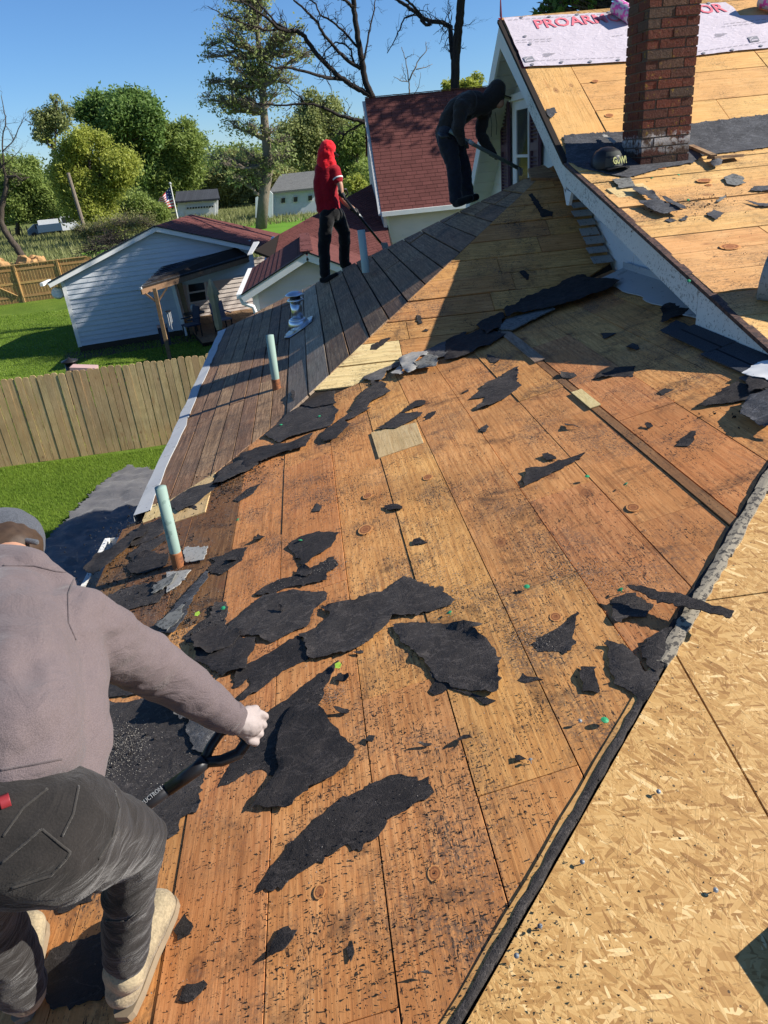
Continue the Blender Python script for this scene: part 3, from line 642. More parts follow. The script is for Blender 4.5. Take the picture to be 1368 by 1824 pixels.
# ---- upper roof decks
XE = 9.0
ub = MB().prism([U1.at(2.3, 2.6) - U1.n * .022, U1.at(XE, 2.6) - U1.n * .022, U1.at(XE, 6.72) - U1.n * .022, U1.at(2.3, 6.72) - U1.n * .022], -U1.n * .03)
ub.prism([U2.at(2.3, 6.72) - U2.n * .022, U2.at(XE, 6.72) - U2.n * .022, U2.at(XE, 8.93) - U2.n * .022, U2.at(2.3, 8.93) - U2.n * .022], -U2.n * .03)
upper = hp(ub.build('upper_roof', M['under']))
y = 6.72; k = 0
while y > 2.7:
    a = max(y - .288, 2.6); xs = [2.3] + sorted(random.uniform(3.0, 7.0) for _ in range(2)) + [XE]
    for x0, x1 in zip(xs[:-1], xs[1:]):
        if x1 - x0 > .3: plank('plank', [U1.at(x0 + .002, a + .004), U1.at(x1 - .002, a + .004), U1.at(x1 - .002, y - .004), U1.at(x0 + .002, y - .004)], U1, M['udeck'], upper, lift=random.uniform(-.004, .005), tilt=.010)
    y = a; k += 1
def uply(pix, name='plywood_sheet', lift=0.0, grain=None):
    c = [U2.hit(*q) for q in pix]; plank(name, c, U2, M['ply'], upper, t=.015, lift=lift, grain=grain)
ys = [6.72, 7.25, 7.85, 8.86]
upd = Vector((0, 1, .616)).normalized()
plank('plywood_sheet', [U2.at(2.31, 6.73), U2.at(2.76, 6.73), U2.at(2.76, 8.86), U2.at(2.31, 8.86)], U2, M['ply'], upper, t=.015, grain=upd)
for (x0, x1, y0, y1) in ((2.765, 3.9, 6.73, 7.33), (3.905, 6.3, 6.73, 7.33), (2.765, 4.6, 7.335, 7.74), (4.605, 7, 7.335, 7.95), (2.765, 3.42, 7.745, 8.86), (3.425, 4.6, 7.745, 8.86), (4.605, 7.0, 7.955, 8.86), (6.305, XE, 6.73, 7.33), (7.005, XE, 7.335, 8.86)):
    plank('plywood_sheet', [U2.at(x0, y0 + .003), U2.at(x1, y0 + .003), U2.at(x1, y1 - .002), U2.at(x0, y1 - .002)], U2, M['ply'], upper, t=.015, lift=random.uniform(0, .008), tilt=.002)
plank('plywood_sheet', [UB.at(2.31, 8.94), UB.at(XE, 8.94), UB.at(XE, 11.0), UB.at(2.31, 11.0)], UB, M['ply'], upper, t=.015)
plank('ridge_board', [U2.at(2.31, 8.865), U2.at(XE, 8.865), U2.at(XE, 8.93), U2.at(2.31, 8.93)], U2, M['osb'], upper, t=.015, lift=.004)
for a, b in ((2.75, 4.4), (4.4, 5.6), (5.6, 6.72)): MB().bar(Vector((2.292, a, u_z(a) - .012)), Vector((2.292, b - .004, u_z(b - .004) - .012)), .05, .022).build('drip_edge', M['rustedge'], upper)
MB().bar(Vector((2.292, 6.73, u_z(6.73) - .012)), Vector((2.292, 8.9, u_z(8.9) - .012)), .05, .03).build('drip_edge', M['under'], upper)
MB().bar(Vector((2.315, 8.05, u_z(8.05) + .004)), Vector((2.315, 8.95, u_z(8.92) + .01)), .05, .006).build('drip_edge', M['redm'], upper)
MB().prism([(2.3, 8.86, RIDGE.z - .02), (2.3, 8.93, RIDGE.z + .02), (2.3, 8.9, RIDGE.z + .17)], (.01, 0, 0)).build('bent_metal', M['redm'], upper)
# small broken end piece at the top of the front slope
MB().prism([T.hit(*q) for q in ((940, 305), (968, 299), (1000, 322), (945, 322))], T.n * .03).build('broken_board', M['old'], troof)
# ---- chimney
ch = MB().box((3.025, 6.625, .70), (.392, .392, 2.6)).build('chimney', M['mortar']); hp(ch)
bl, bh, bd = .198, .0585, .095; bme = {}
def brick(c, lx, ly, nm='brick'):
    key = (round(lx, 3), round(ly, 3))
    if key not in bme:
        b = bmesh.new(); bmesh.ops.create_cube(b, size=1); bmesh.ops.scale(b, vec=(lx, ly, bh), verts=b.verts); bmesh.ops.bevel(b, geom=b.edges, offset=.004, segments=1); me = bpy.data.meshes.new('brick'); b.to_mesh(me); b.free(); me.materials.append(M['brick']); bme[key] = me
    o = link(nm, bme[key], None, ch); o.location = Vector(c) + Vector((random.uniform(-.002, .002), random.uniform(-.002, .002), 0)); o.rotation_euler = (0, 0, random.uniform(-.008, .008)); return o
z = -.46; k = 0
while z < 1.55:
    x0, x1, y0, y1 = 2.82, 3.23, 6.42, 6.83
    if k % 2 == 0:
        for cx in (x0 + bl / 2 + .003, x1 - bl / 2 - .003): brick((cx, y0 + bd / 2, z), bl, bd); brick((cx, y1 - bd / 2, z), bl, bd)
        for cx in (x0 + bd / 2, x1 - bd / 2): brick((cx, (y0 + y1) / 2, z), bd, bl)
    else:
        for cy in (y0 + bl / 2 + .003, y1 - bl / 2 - .003): brick((x0 + bd / 2, cy, z), bd, bl); brick((x1 - bd / 2, cy, z), bd, bl)
        for cy in (y0 + bd / 2, y1 - bd / 2): brick(((x0 + x1) / 2, cy, z), bl, bd)
    z += .0685; k += 1
# ---- vent pipes and the metal vent
def pipe(base, top, r, mat, lab, rust=.1, hollow=True):
    e = empty('vent_pipe', base); tag(e, lab, 'pipe', 'plumbing vent pipes through the roof')
    base, top = Vector(base), Vector(top); d = top - base; L = d.length; d.normalize(); mi = Matrix.Translation(-base)
    def pb(mb, nm, mt):
        for i, q in enumerate(mb.v): mb.v[i] = q - base
        return mb.build(nm, mt, e, smooth=False)
    mb = MB().tube([base + d * (L * .12), top, top - d * .002, top - d * .07], [r, r, r - .004, r - .004], 24, False); o = pb(mb, 'pipe_body', mat); o.data.polygons.foreach_set('use_smooth', [True] * len(o.data.polygons))
    mb = MB().tube([top - d * .065, top - d * .068], [r - .004, r * .2], 20, True); pb(mb, 'pipe_bore', M['pvcin'])
    if rust: mb = MB().tube([base - d * .05, base + d * (L * .18), base + d * (L * .2)], [r * 1.08, r * 1.08, r * .9], 24, True); pb(mb, 'rusty_collar', M['rust'])
    return e
b1 = P.hit(318, 1008); pipe(b1, b1 + Vector((.006, -.0, .455)), .029, M['pvc'], 'pale green vent pipe with rusty foot nearest the gutter'); b2 = P.hit(493, 692); pipe(b2, b2 + Vector((.01, 0, .46)), .034, M['pvc'], 'pale green vent pipe with rusty foot on the weathered boards below the metal vent')
b3 = Q.hit(653, 495); pipe(b3, b3 + Vector((-.01, 0, .50)), .042, M['pvcw'], 'pale vent pipe beside the person in the red shirt', rust=0)
vb = Q.hit(533, 585); e = empty('roof_vent', vb); tag(e, 'shiny galvanised roof vent with a round rain cap on the weathered boards', 'roof vent')
def loc(mb, base, nm, mt, par, sm=True):
    for i, q in enumerate(mb.v): mb.v[i] = q - base
    return mb.build(nm, mt, par, smooth=sm)
mb = MB(); fl = []
for i in range(14): t = 2 * math.pi * i / 14; fl.append((math.copysign(abs(math.cos(t)) ** .6, math.cos(t)) * .2, math.copysign(abs(math.sin(t)) ** .6, math.sin(t)) * .2))
fp = Plane(vb, Q.n, (0, 1, 0)); mb.prism([fp.wor(a, b, .012 + .02 * (i % 5 == 0)) for i, (a, b) in enumerate(fl)], -Q.n * .003); loc(mb, vb, 'vent_flashing', M['galv'], e, False)
loc(MB().lathe(vb, [(.125, 0), (.105, .09), (.085, .11)], 28), vb, 'vent_cone', M['galv'], e); loc(MB().lathe(vb, [(.10, .095), (.105, .10), (.08, .115)], 28), vb, 'storm_collar', M['galv'], e)
loc(MB().lathe(vb, [(.062, .1), (.062, .30)], 28), vb, 'vent_tube', M['galv'], e); loc(MB().lathe(vb, [(.085, .30), (.10, .305), (.082, .32), (.075, .325)], 28), vb, 'vent_ring', M['galv'], e)
loc(MB().lathe(vb, [(.06, .32), (.06, .36)], 20), vb, 'vent_screen', M['black'], e); loc(MB().lathe(vb, [(.05, .355), (.105, .36), (.105, .368), (.08, .385), (.04, .40), (.0, .405)], 28), vb, 'vent_cap', M['galv'], e)
# little metal stub standing in the dark felt
sb = P.hit(1000, 492); e = empty('pipe_flashing', sb); tag(e, 'crumpled pale metal sleeve standing in the shaded black felt', 'flashing')
loc(MB().tube([sb, sb + Vector((.0, .02, .07)), sb + Vector((.01, .0, .13))], [.045, .03, .035], 7, False), sb, 'sleeve', M['flash'], e, False)
# ---------------------------------------------------------------- plank fence
def solid(name, pts, d, mat, par=None):
    return MB().prism(pts, d).build(name, mat, par)
fence = empty('plank_fence', (-5, 15, GZ)); tag(fence, 'brown dog-eared plank fence running across the lawn behind the roof edge', 'fence')
def fl(s): return Vector((-10.5 + s * .99858, 14.83 + s * .0532, GZ)) - Vector((-5, 15, GZ))
picks = []
for v in range(5):
    wv = .130; ht = 1.82
    mb = MB(); w0 = wv / 2; e_ = .03; pr = [(-w0, 0), (w0, 0), (w0, ht - e_), (w0 - .03, ht), (-w0 + .03, ht), (-w0, ht - e_)]
    mb.prism([Vector((x, random.uniform(-.001, .001), z)) for x, z in pr], (0, .018, 0)); me = mesh('picket', mb.v, mb.f)
    me.materials.append(M['fence'])
    for vv in me.vertices: vv.co = Vector((vv.co.z, vv.co.x, vv.co.y))   # grain runs along local x
    picks.append(me)
s = 0.0; i = 0
while s < 9.6:
    q = fl(s + .069); o = link('picket', picks[i % 5], None, fence)
    A = Matrix(((0, .9986, -.0532, 0), (0, .0532, .9986, 0), (1, 0, 0, 0), (0, 0, 0, 1)))
    o.matrix_local = Matrix.Translation(q + Vector((0, random.uniform(-.004, .006), random.uniform(-.03, .015)))) @ Matrix.Rotation(R(random.uniform(-.35, .35)), 4, 'Y') @ A
    s += .1405; i += 1
for z in (.35, .95, 1.5): MB().bar(fl(0) + Vector((0, .04, z)), fl(9.6) + Vector((0, .04, z)), .04, .09).build('rail', M['fence'], fence)
for s in np.arange(0, 9.7, 2.4): MB().box(fl(s) + Vector((0, .09, .88)), (.09, .09, 1.76)).build('post', M['fence'], fence)
# far fence with gate braces
bf = empty('back_fence', (-16, 39.5, GZ)); tag(bf, 'sunlit wooden back fence with diagonal gate braces left of the white house', 'fence')
bo = Vector((-16, 39.5, GZ))
def bl_(s): return Vector((-24.0 + s * .985, 38.4 + s * .17, GZ)) - bo
mb = MB()
for i in range(int(13.2 / .15)):
    q = bl_(i * .15); mb.box(q + Vector((.07, .05, .9)), (.138, .02, 1.8 + random.uniform(-.01, .01)))
o = mb.build('slats', M['fence2'], bf); tag(o, kind='stuff')
for s in np.arange(1.3, 13, 2.05): MB().box(bl_(s) + Vector((0, 0, .93)), (.10, .09, 1.86)).build('post', M['fence2'], bf)
for z in (.3, .95, 1.6): MB().bar(bl_(0) + Vector((0, .02, z)), bl_(13) + Vector((0, .02, z)), .04, .10).build('rail', M['fence2'], bf)
MB().bar(bl_(0) + Vector((0, .03, 1.83)), bl_(13) + Vector((0, .03, 1.83)), .14, .03).build('cap_rail', M['fence2'], bf)
for a, b, c, d in ((7.5, 1.55, 9.3, .35), (5.4, .35, 7.2, 1.55), (9.5, 1.5, 9.52, .3)): MB().bar(bl_(a) + Vector((0, -.03, b)), bl_(c) + Vector((0, -.03, d)), .03, .10, (0, 1, 0)).build('brace', M['fence2'], bf)
# ---------------------------------------------------------------- neighbouring house
NO = Vector((-8.1, 25.9, GZ)); nd = Vector((.965, .263, 0)); nb = Vector((-.263, .965, 0)); UP = Vector((0, 0, 1))
nh = empty('neighbour_house', NO); tag(nh, 'neighbouring white sided house with red shingle roofs and a covered patio', 'house')
def NW(s, h, o=0): return nd * s + UP * h + nb * o          # local to nh
wallp = [(0, 1.70), (6.4, 1.70), (6.4, 2.55), (3.3, 3.60), (0, 2.42)]; wallq = [(0, 0), (3.55, 0), (3.55, 1.70), (0, 1.70)]
bw = solid('end_wall', [NW(s, h, .02) for s, h in wallp], nb * .15, M['vinyl'], nh)
def courses(par, fn, poly, z0, z1, step, mat, nm='siding_course', splits=None, butt=.026):
    z = z0
    while z < z1:
        pg = clip(clip(poly, 0, -1, -z), 0, 1, z + step - .002)
        if len(pg) >= 3:
            a = [fn(s, h, -butt * (1 - (h - z) / step) - .002) for s, h in pg]; b = [fn(s, h, .012) for s, h in pg]; n = len(pg)
            o = link(nm, mesh(nm, a + b, [list(range(n)), list(range(2 * n - 1, n - 1, -1))] + [[(i + 1) % n, i, n + i, n + (i + 1) % n] for i in range(n)]), mat, par)
        z += step
lw = solid('end_wall', [NW(s, h, .02) for s, h in wallq], nb * .15, M['vinyl'], nh); courses(lw, NW, wallq, .22, 1.68, .155, M['vinyl'])
courses(bw, NW, wallp, 1.77, 3.6, .155, M['vinyl'])
solid('foundation', [NW(-.02, 0, .0), NW(3.55, 0, .0), NW(3.55, .22, .0), NW(-.02, .22, .0)], -nb * .01, M['dirt'], nh)
solid('corner_trim', [NW(-.06, .2, -.03), NW(.06, .2, -.03), NW(.06, 2.44, -.03), NW(-.06, 2.40, -.03)], nb * .05, M['bargeclean'], nh)
def toN(q): return Vector(q) - NO
apx = NO + NW(3.25, 3.72, -.25); le = NO + NW(-.42, 2.42, -.25); re_ = NO + NW(6.75, 2.58, -.25)
rid = atZ(340, 382, apx.z + .02) - apx
def roofslope(name, quadpts, n, mat, par, org, th=.03, rnd=.0):
    """quadpts: eave a,b then ridge c,d ; courses as saw-tooth strips"""
    a, b, c, d = [Vector(q) - org for q in quadpts]; nr = (b - a).cross(d - a).normalized()
    if nr.z < 0: nr = -nr
    for i in range(n):
        t0, t1 = i / n, (i + 1.25) / n if i < n - 1 else 1.0
        p0, p1, q0, q1 = a.lerp(d, t0), b.lerp(c, t0), a.lerp(d, t1), b.lerp(c, t1)
        u = (p1 - p0).normalized(); v = nr.cross(u); o = p0.lerp(p1, .5)
        mw = Matrix.Identity(4)
        for k in range(3): mw[k][0] = u[k]; mw[k][1] = v[k]; mw[k][2] = nr[k]; mw[k][3] = o[k]
        inv = mw.inverted(); h0 = nr * (.011 + random.uniform(0, .002)); h1 = nr * .002
        mb = MB().add([inv @ (x) for x in (p0 + h0, p1 + h0, q1 + h1, q0 + h1, p0 - h0 * .2, p1 - h0 * .2)], [(0, 1, 2, 3), (4, 5, 1, 0)])
        mb.build('shingle_course', mat, par, mw=mw)
rf = solid('roof', [apx - NO, re_ - NO, re_ + rid - NO, apx + rid - NO], -UP * .06, M['under'], nh)
roofslope('r', [re_, re_ + rid, apx + rid, apx], 22, M['red'], rf, NO)
rf2 = solid('roof', [apx - NO, le - NO, le + rid - NO, apx + rid - NO], -UP * .06, M['under'], nh)
roofslope('r', [le + rid, le, apx, apx + rid], 22, M['red'], rf2, NO)
for a, b in ((le, apx), (apx, re_)):
    MB().bar(a - NO - UP * .10 - nb * .01, b - NO - UP * .10 - nb * .01, .03, .15, (0, 0, 1)).build('rake_trim', M['bargeclean'], nh)
    MB().bar(a - NO - UP * .005 - nb * .03, b - NO - UP * .005 - nb * .03, .06, .035, (0, 0, 1)).build('roof_edge', M['black'], nh)
solid('soffit', [NW(-.45, 2.33, -.2), NW(.0, 2.33, -.2), NW(.0, 2.33, .5), NW(-.45, 2.33, .5)], UP * .05, M['bargeclean'], nh)
MB().box(NW(-.52, 2.36, .3), (.1, .9, .1)).build('eave_gutter', M['bargeclean'], nh)
# patio: roof, beam, post, back wall, window
pf0 = atY(250, 512, 23.1); pf1 = atZ(443, 455, pf0.z + .12); pbk0 = NO + NW(2.95, 2.42, -.02); pbk1 = pf1 + (pbk0 - pf0) * .95
pb0 = atY(291, 478, 26.4); pb1 = atY(446, 430, 28.2)
pr = solid('patio_roof', [pf0 - NO, pf1 - NO, pb1 - NO, pb0 - NO], -UP * .05, M['under'], nh); roofslope('p', [pf0, pf1, pb1, pb0], 9, M['dark_sh'], pr, NO)
MB().bar(pf0 - NO - UP * .13 + nb * .05, pf1 - NO - UP * .13 + nb * .05, .05, .17).build('patio_beam', M['post'], nh)
MB().bar(pf0 - NO - UP * .03 - nb * .02, pb0 - NO - UP * .03, .05, .06).build('patio_gutter', M['bargeclean'], nh)
MB().bar(pb0 - NO + UP * .03 - nb * .03, pb1 - NO + UP * .03 - nb * .03, .05, .03).build('patio_flashing', M['flash'], nh)
pt = atZ(303, 640, GZ); ptt = Vector((pt.x, pt.y, pf0.z - .1)); MB().bar(pt - NO, ptt - NO, .11, .11, (0, 1, 0)).build('patio_post', M['post'], nh)
for sg in (-1, 1): MB().bar(ptt - NO - UP * .42, ptt - NO - UP * .02 + nd * .38 * sg, .05, .07, (0, 1, 0)).build('post_brace', M['post'], nh)
def PW(s, h, o=0): return NW(s, h, 2.6 + o)
pw = solid('patio_wall', [PW(3.5, 0, .02), PW(10, 0, .02), PW(10, 2.0, .02), PW(3.5, 2.0, .02)], nb * .1, M['vinyl2'], nh)
courses(pw, PW, [(3.5, 0), (10, 0), (10, 2.0), (3.5, 2.0)], .1, 2.0, .155, M['vinyl2'])
solid('return_wall', [NW(3.45, 0, 0.15), NW(3.45, 0, 2.6), NW(3.45, 1.9, 2.6), NW(3.45, 1.9, .15)], nd * .1, M['vinyl'], nh)
MB().bar(NW(3.55, 0, -.08), NW(3.45, 1.9, -.08), .12, .12, (0, 1, 0)).build('corner_post', M['bargeclean'], nh)
MB().bar(NW(3.78, 0, -.05), NW(3.68, 1.9, -.05), .16, .1, (0, 1, 0)).build('corner_post', M['post'], nh)
PWP = Plane(NO + nb * 2.57, -nb, nd)
wc = [PWP.hit(*q) - NO for q in ((331, 503), (366, 497), (371, 536), (336, 542))]; ws = solid('window', wc, nb * .03, M['bargeclean'], nh)
wi = lambda a, b: wc[0].lerp(wc[1], a).lerp(wc[3].lerp(wc[2], a), b) - nb * .006
for a, b in ((.08, .46), (.54, .92)): solid('pane', [wi(.1, a), wi(.9, a), wi(.9, b), wi(.1, b)], nb * .004, M['glass'], ws)
pd = solid('patio_floor', [NW(3.8, .12, -2.4), NW(10, .12, -2.4), NW(10, .12, 2.6), NW(3.8, .12, 2.6)], -UP * .1, M['under'], nh)
for i in range(22): s = 3.8 + i * .28; solid('floor_board', [NW(s, .125, -2.4), NW(s + .27, .125, -2.4), NW(s + .27, .125, 2.6), NW(s, .125, 2.6)], UP * .02, M['old'], pd)
# garage wing with its own gable
ga = atY(546, 449, 16.0); ge = atY(430, 525, 16.0); gr_ = Vector((2 * ga.x - ge.x, 16.0, ge.z)); gb = Vector((0, 4.2, 0))
gw2 = solid('wing_wall', [Vector((ge.x + .25, 16.22, GZ)) - NO, Vector((gr_.x - .2, 16.22, GZ)) - NO, Vector((gr_.x - .2, 16.22, ge.z + .05)) - NO, Vector((ga.x, 16.22, ga.z - .1)) - NO, Vector((ge.x + .25, 16.22, ge.z + .05)) - NO], (0, .1, 0), M['vinyl2'], nh)
def GW(s, h, o=0): return Vector((s, 16.2 + o, GZ + h)) - NO
hz = ga.z - GZ - .1; he = ge.z - GZ + .06
courses(gw2, GW, [(ge.x + .25, 0), (gr_.x - .2, 0), (gr_.x - .2, he), (ga.x, hz), (ge.x + .25, he)], 1.2, 3.6, .125, M['vinyl2'])
solid('wing_side_wall', [Vector((ge.x + .25, 16.3, GZ)) - NO, Vector((ge.x + .25, 29.0, GZ)) - NO, Vector((ge.x + .25, 29.0, ge.z)) - NO, Vector((ge.x + .25, 16.3, ge.z)) - NO], (.1, 0, 0), M['vinyl'], nh)  # carried on past the wing to put the patio in shade
for a, b, sgn in ((ge, ga, 0), (gr_, ga, 1)):
    rr = solid('roof', [a - NO, b - NO, b + gb - NO, a + gb - NO], -UP * .05, M['under'], nh)
    q = [a, a + gb, b + gb, b]; roofslope('g', q if sgn else [a + gb, a, b, b + gb], 11, M['red'], rr, NO)
    MB().bar(a - NO - UP * .09 - Vector((0, .015, 0)), b - NO - UP * .09 - Vector((0, .015, 0)), .03, .15).build('rake_trim', M['bargeclean'], nh)
    MB().bar(a - NO + UP * .005 - Vector((0, .03, 0)), b - NO + UP * .005 - Vector((0, .03, 0)), .05, .03).build('roof_edge', M['black'], nh)
for i in range(14): t = i / 14; MB().box(ga + gb * (t + .03) - NO + UP * .02, (.26, .33, .014), Matrix.Rotation(random.uniform(-.03, .03), 3, 'X')).build('ridge_cap', M['red'], nh)
MB().bar(ge - NO + Vector((-.05, -.02, -.03)), ge + gb - NO + Vector((-.05, 0, -.03)), .11, .09).build('wing_gutter', M['bargeclean'], nh)
MB().tube([ge - NO + Vector((-.03, .05, -.05)), ge - NO + Vector((.0, .05, -.18)), ge - NO + Vector((.2, .05, -.28)), ge - NO + Vector((.24, .05, -.45)), ge - NO + Vector((.24, .05, -2.4))], .045, 8).build('downspout', M['bargeclean'], nh, smooth=True)
solid('corner_trim', [GW(ge.x + .2, .5, -.03), GW(ge.x + .33, .5, -.03), GW(ge.x + .33, he, -.03), GW(ge.x + .2, he, -.03)], Vector((0, .04, 0)), M['bargeclean'], nh)
# big roof in shade beside the tower
pa, pbb, pc = atY(452, 445, 21.5), atY(672, 323, 25.0), atY(697, 432, 21.3); nn = (pbb - pa).cross(pc - pa); PD = Plane(pa, nn if nn.z > 0 else -nn, (1, 0, 0))
mp_ = [PD.hit(*q) for q in ((452, 446), (500, 416), (672, 322), (700, 440), (640, 480), (540, 480))]
rr = solid('roof', [q - NO for q in mp_], -PD.n * .08, M['under'], nh)
ea, eb, ec, ed = PD.hit(480, 500), PD.hit(698, 446), PD.hit(672, 322), PD.hit(498, 417); roofslope('d', [ea, eb, ec, ed], 30, M['red'], rr, NO)
solid('valley_metal', [PD.hit(441, 455) - NO, PD.hit(449, 453) - NO, PD.hit(462, 432) - NO, PD.hit(452, 433) - NO], UP * .03, M['flash'], nh)
# tower with the steep red roof
t0, t1, t2, t3 = atY(682, 378, 22), None, None, atY(650, 175, 24); t0.x = t3.x = 2.2; t1 = Vector((6.5, 22, t0.z)); t2 = Vector((6.5, 24, t3.z))
tr = solid('tower_roof', [t0 - NO, t1 - NO, t2 - NO, t3 - NO], Vector((0, .08, -.03)), M['under'], nh); roofslope('t', [t0, t1, t2, t3], 31, M['red'], tr, NO)
for i in range(22): MB().box(t3 - NO + Vector((.1 + i * .2, .03, .02)), (.19, .2, .012), Matrix.Rotation(random.uniform(-.05, .05), 3, 'Y')).build('ridge_cap', M['red'], nh)
solid('tower_back', [t3 - NO, t2 - NO, Vector((6.5, 25.5, 0)) - NO, Vector((2.2, 25.5, 0)) - NO], Vector((0, 0, -.05)), M['red'], nh)
solid('tower_side', [Vector((2.25, 22.3, GZ)) - NO, Vector((2.25, 22.1, t0.z)) - NO, Vector((2.25, 24, t3.z - .03)) - NO, Vector((2.25, 25.4, -.1)) - NO, Vector((2.25, 25.4, GZ)) - NO], (.1, 0, 0), M['vinyl2'], nh)
MB().bar(t0 - NO + Vector((-.02, -.03, -.08)), t3 - NO + Vector((-.02, -.0, -.08)), .03, .14, (1, 0, 0)).build('tower_trim', M['flash'], nh)
MB().bar(t0 - NO + Vector((0, -.06, -.05)), t1 - NO + Vector((0, -.06, -.05)), .12, .12).build('tower_gutter', M['bargeclean'], nh)
def TW(s, h, o=0): return Vector((s, 22.3 + o, GZ + h)) - NO
tw = solid('tower_wall', [TW(2.3, 0), TW(6.4, 0), TW(6.4, 3.65), TW(2.3, 3.65)], (0, .1, 0), M['vinyl2'], nh); courses(tw, TW, [(2.3, 0), (6.4, 0), (6.4, 3.65), (2.3, 3.65)], 1.6, 3.6, .125, M['vinyl2'])
solid('corner_trim', [TW(2.25, 0, -.04), TW(2.42, 0, -.04), TW(2.42, 3.6, -.04), TW(2.25, 3.6, -.04)], (0, .04, 0), M['bargeclean'], nh)
# patio things
um = atZ(395, 612, GZ + .15); e = empty('patio_umbrella', um); tag(e, 'folded tan patio umbrella standing under the covered patio', 'umbrella')
MB().tube([(0, 0, 0), (0, 0, 2.0)], .02, 8).build('pole', M['post'], e); M['tan'] = cloth('tan_canvas', (.50, .40, .24), (.3, .23, .13), .8, 4)
mb = MB(); n = 16
for z, r in ((2.02, .03), (1.9, .06), (1.55, .17), (1.5, .12), (1.35, .13), (1.25, .09), (.6, .10), (.45, .07)):
    for i in range(n): t = 2 * math.pi * i / n; rr2 = r * (1 + .35 * math.cos(5 * t)); mb.v.append(Vector((rr2 * math.cos(t), rr2 * math.sin(t), z)))
for j in range(7):
    for i in range(n): i2 = (i + 1) % n; mb.f.append([j * n + i, j * n + i2, (j + 1) * n + i2, (j + 1) * n + i])
mb.build('canopy', M['tan'], e, smooth=True)
def chair(px, py, rz, lab, col):
    q = atZ(px, py, GZ + .15); e = empty('patio_chair', q); e.rotation_euler = (0, 0, rz); tag(e, lab, 'chair', 'chairs on the covered patio')
    MB().box((0, 0, .42), (.5, .5, .05)).build('seat', col, e); MB().box((0, .25, .72), (.5, .04, .55), Matrix.Rotation(-.2, 3, 'X')).build('backrest', col, e)
    for x in (-.22, .22):
        for y in (-.22, .22): MB().bar((x, y, 0), (x, y, .42), .035, .035, (0, 1, 0)).build('leg', M['black'], e)
        MB().bar((x * 1.15, -.22, .62), (x * 1.15, .25, .64), .05, .03).build('armrest', col, e)
M['navy'] = cloth('navy_canvas', (.035, .04, .07)); M['pinkcl'] = cloth('grey_pink_cloth', (.25, .2, .22))
chair(400, 590, .6, 'dark patio chair with a patterned back beside the folded umbrella', M['pinkcl']); chair(345, 600, -1.0, 'navy patio chair near the corner post', M['navy'])
q = atZ(352, 590, GZ + .15); e = empty('patio_table', q); tag(e, 'small dark round table on the covered patio', 'table'); MB().lathe((0, 0, .62), [(.38, 0), (.38, .03)], 20).build('tabletop', M['black'], e); MB().tube([(0, 0, 0), (0, 0, .62)], .03, 8).build('pedestal', M['black'], e)
mb = MB().sphere((0, .1, .82), .11).sphere((0, .1, .70), (.09, .09, .05)); e2 = mb.build('lantern', M['flash'], None, smooth=True); e2.location = q; tag(e2, 'pale round ornament standing on the dark patio table', 'ornament')
q = atY(298, 548, 23.4); e = empty('wind_chime', q); tag(e, 'dark wind chime hanging beside the patio post', 'wind chime'); MB().lathe((0, 0, -.1), [(.02, .02), (.09, 0), (.09, -.02)], 12).build('chime_top', M['black'], e)
for i in range(5): t = i * 1.257; MB().tube([(.06 * math.cos(t), .06 * math.sin(t), -.12), (.06 * math.cos(t), .06 * math.sin(t), -.45 - .05 * i)], .01, 6).build('chime_tube', M['flash'], e)
q = atZ(292, 632, GZ); e = empty('garden_flag', q); tag(e, 'small dark garden flag with a pink hem in front of the patio post', 'flag'); MB().tube([(0, 0, 0), (0, 0, .95), (.3, 0, .95)], .01, 6).build('flag_stand', M['black'], e)
MB().prism([(-.02, 0, .35), (.3, .01, .3), (.3, 0, .92), (-.02, 0, .92)], (0, .01, 0)).build('flag_cloth', M['navy'], e); MB().prism([(-.03, -.012, .86), (.31, -.012, .84), (.3, -.012, .93), (-.02, -.012, .95)], (0, .01, 0)).build('hem', M['pinkcl'], e)
q = atY(103, 522, 26.0); e = empty('dish', q); tag(e, 'small white round dish mounted at the corner of the white house', 'dish'); MB().lathe((0, 0, 0), [(.02, .06), (.14, .05), (.20, 0), (.19, -.01), (.12, .03), (.0, .045)], 20, (.3, -.9, .3)).build('bowl', M['bargeclean'], e, smooth=True); MB().tube([(.02, .04, 0), (.25, .1, -.05)], .015, 6).build('arm', M['flash'], e)
q = atY(122, 637, 19.5); e = empty('chiminea', Vector((q.x, q.y, GZ))); e.scale = (1.25, 1.25, (q.z - GZ) / 1.36); tag(e, 'dark metal fire pot standing on the lawn behind the plank fence', 'fire pot')
MB().lathe((0, 0, 0), [(.2, 0), (.16, .3), (.2, .5), (.19, .8), (.12, 1.0), (.11, 1.2)], 18).build('body', M['black'], e, smooth=True); MB().lathe((0, 0, 0), [(.11, 1.2), (.17, 1.24), (.17, 1.27), (.03, 1.33), (.02, 1.36)], 18).build('lid', M['black'], e, smooth=True)
q = atY(150, 655, 19.2); M['stripe'] = flat('striped_canvas', (.45, .3, .28), .8); e = empty('folding_lounger', Vector((q.x, q.y, GZ))); tag(e, 'low folded seat with striped cloth just behind the plank fence', 'lounger')
MB().box((0, 0, q.z - GZ), (.62, .35, .08), Matrix.Rotation(.15, 3, 'Y')).build('cushion', M['stripe'], e)
for x in (-.25, .25): MB().bar((x, 0, 0), (x, 0, q.z - GZ - .03), .04, .04, (0, 1, 0)).build('leg', M['black'], e)
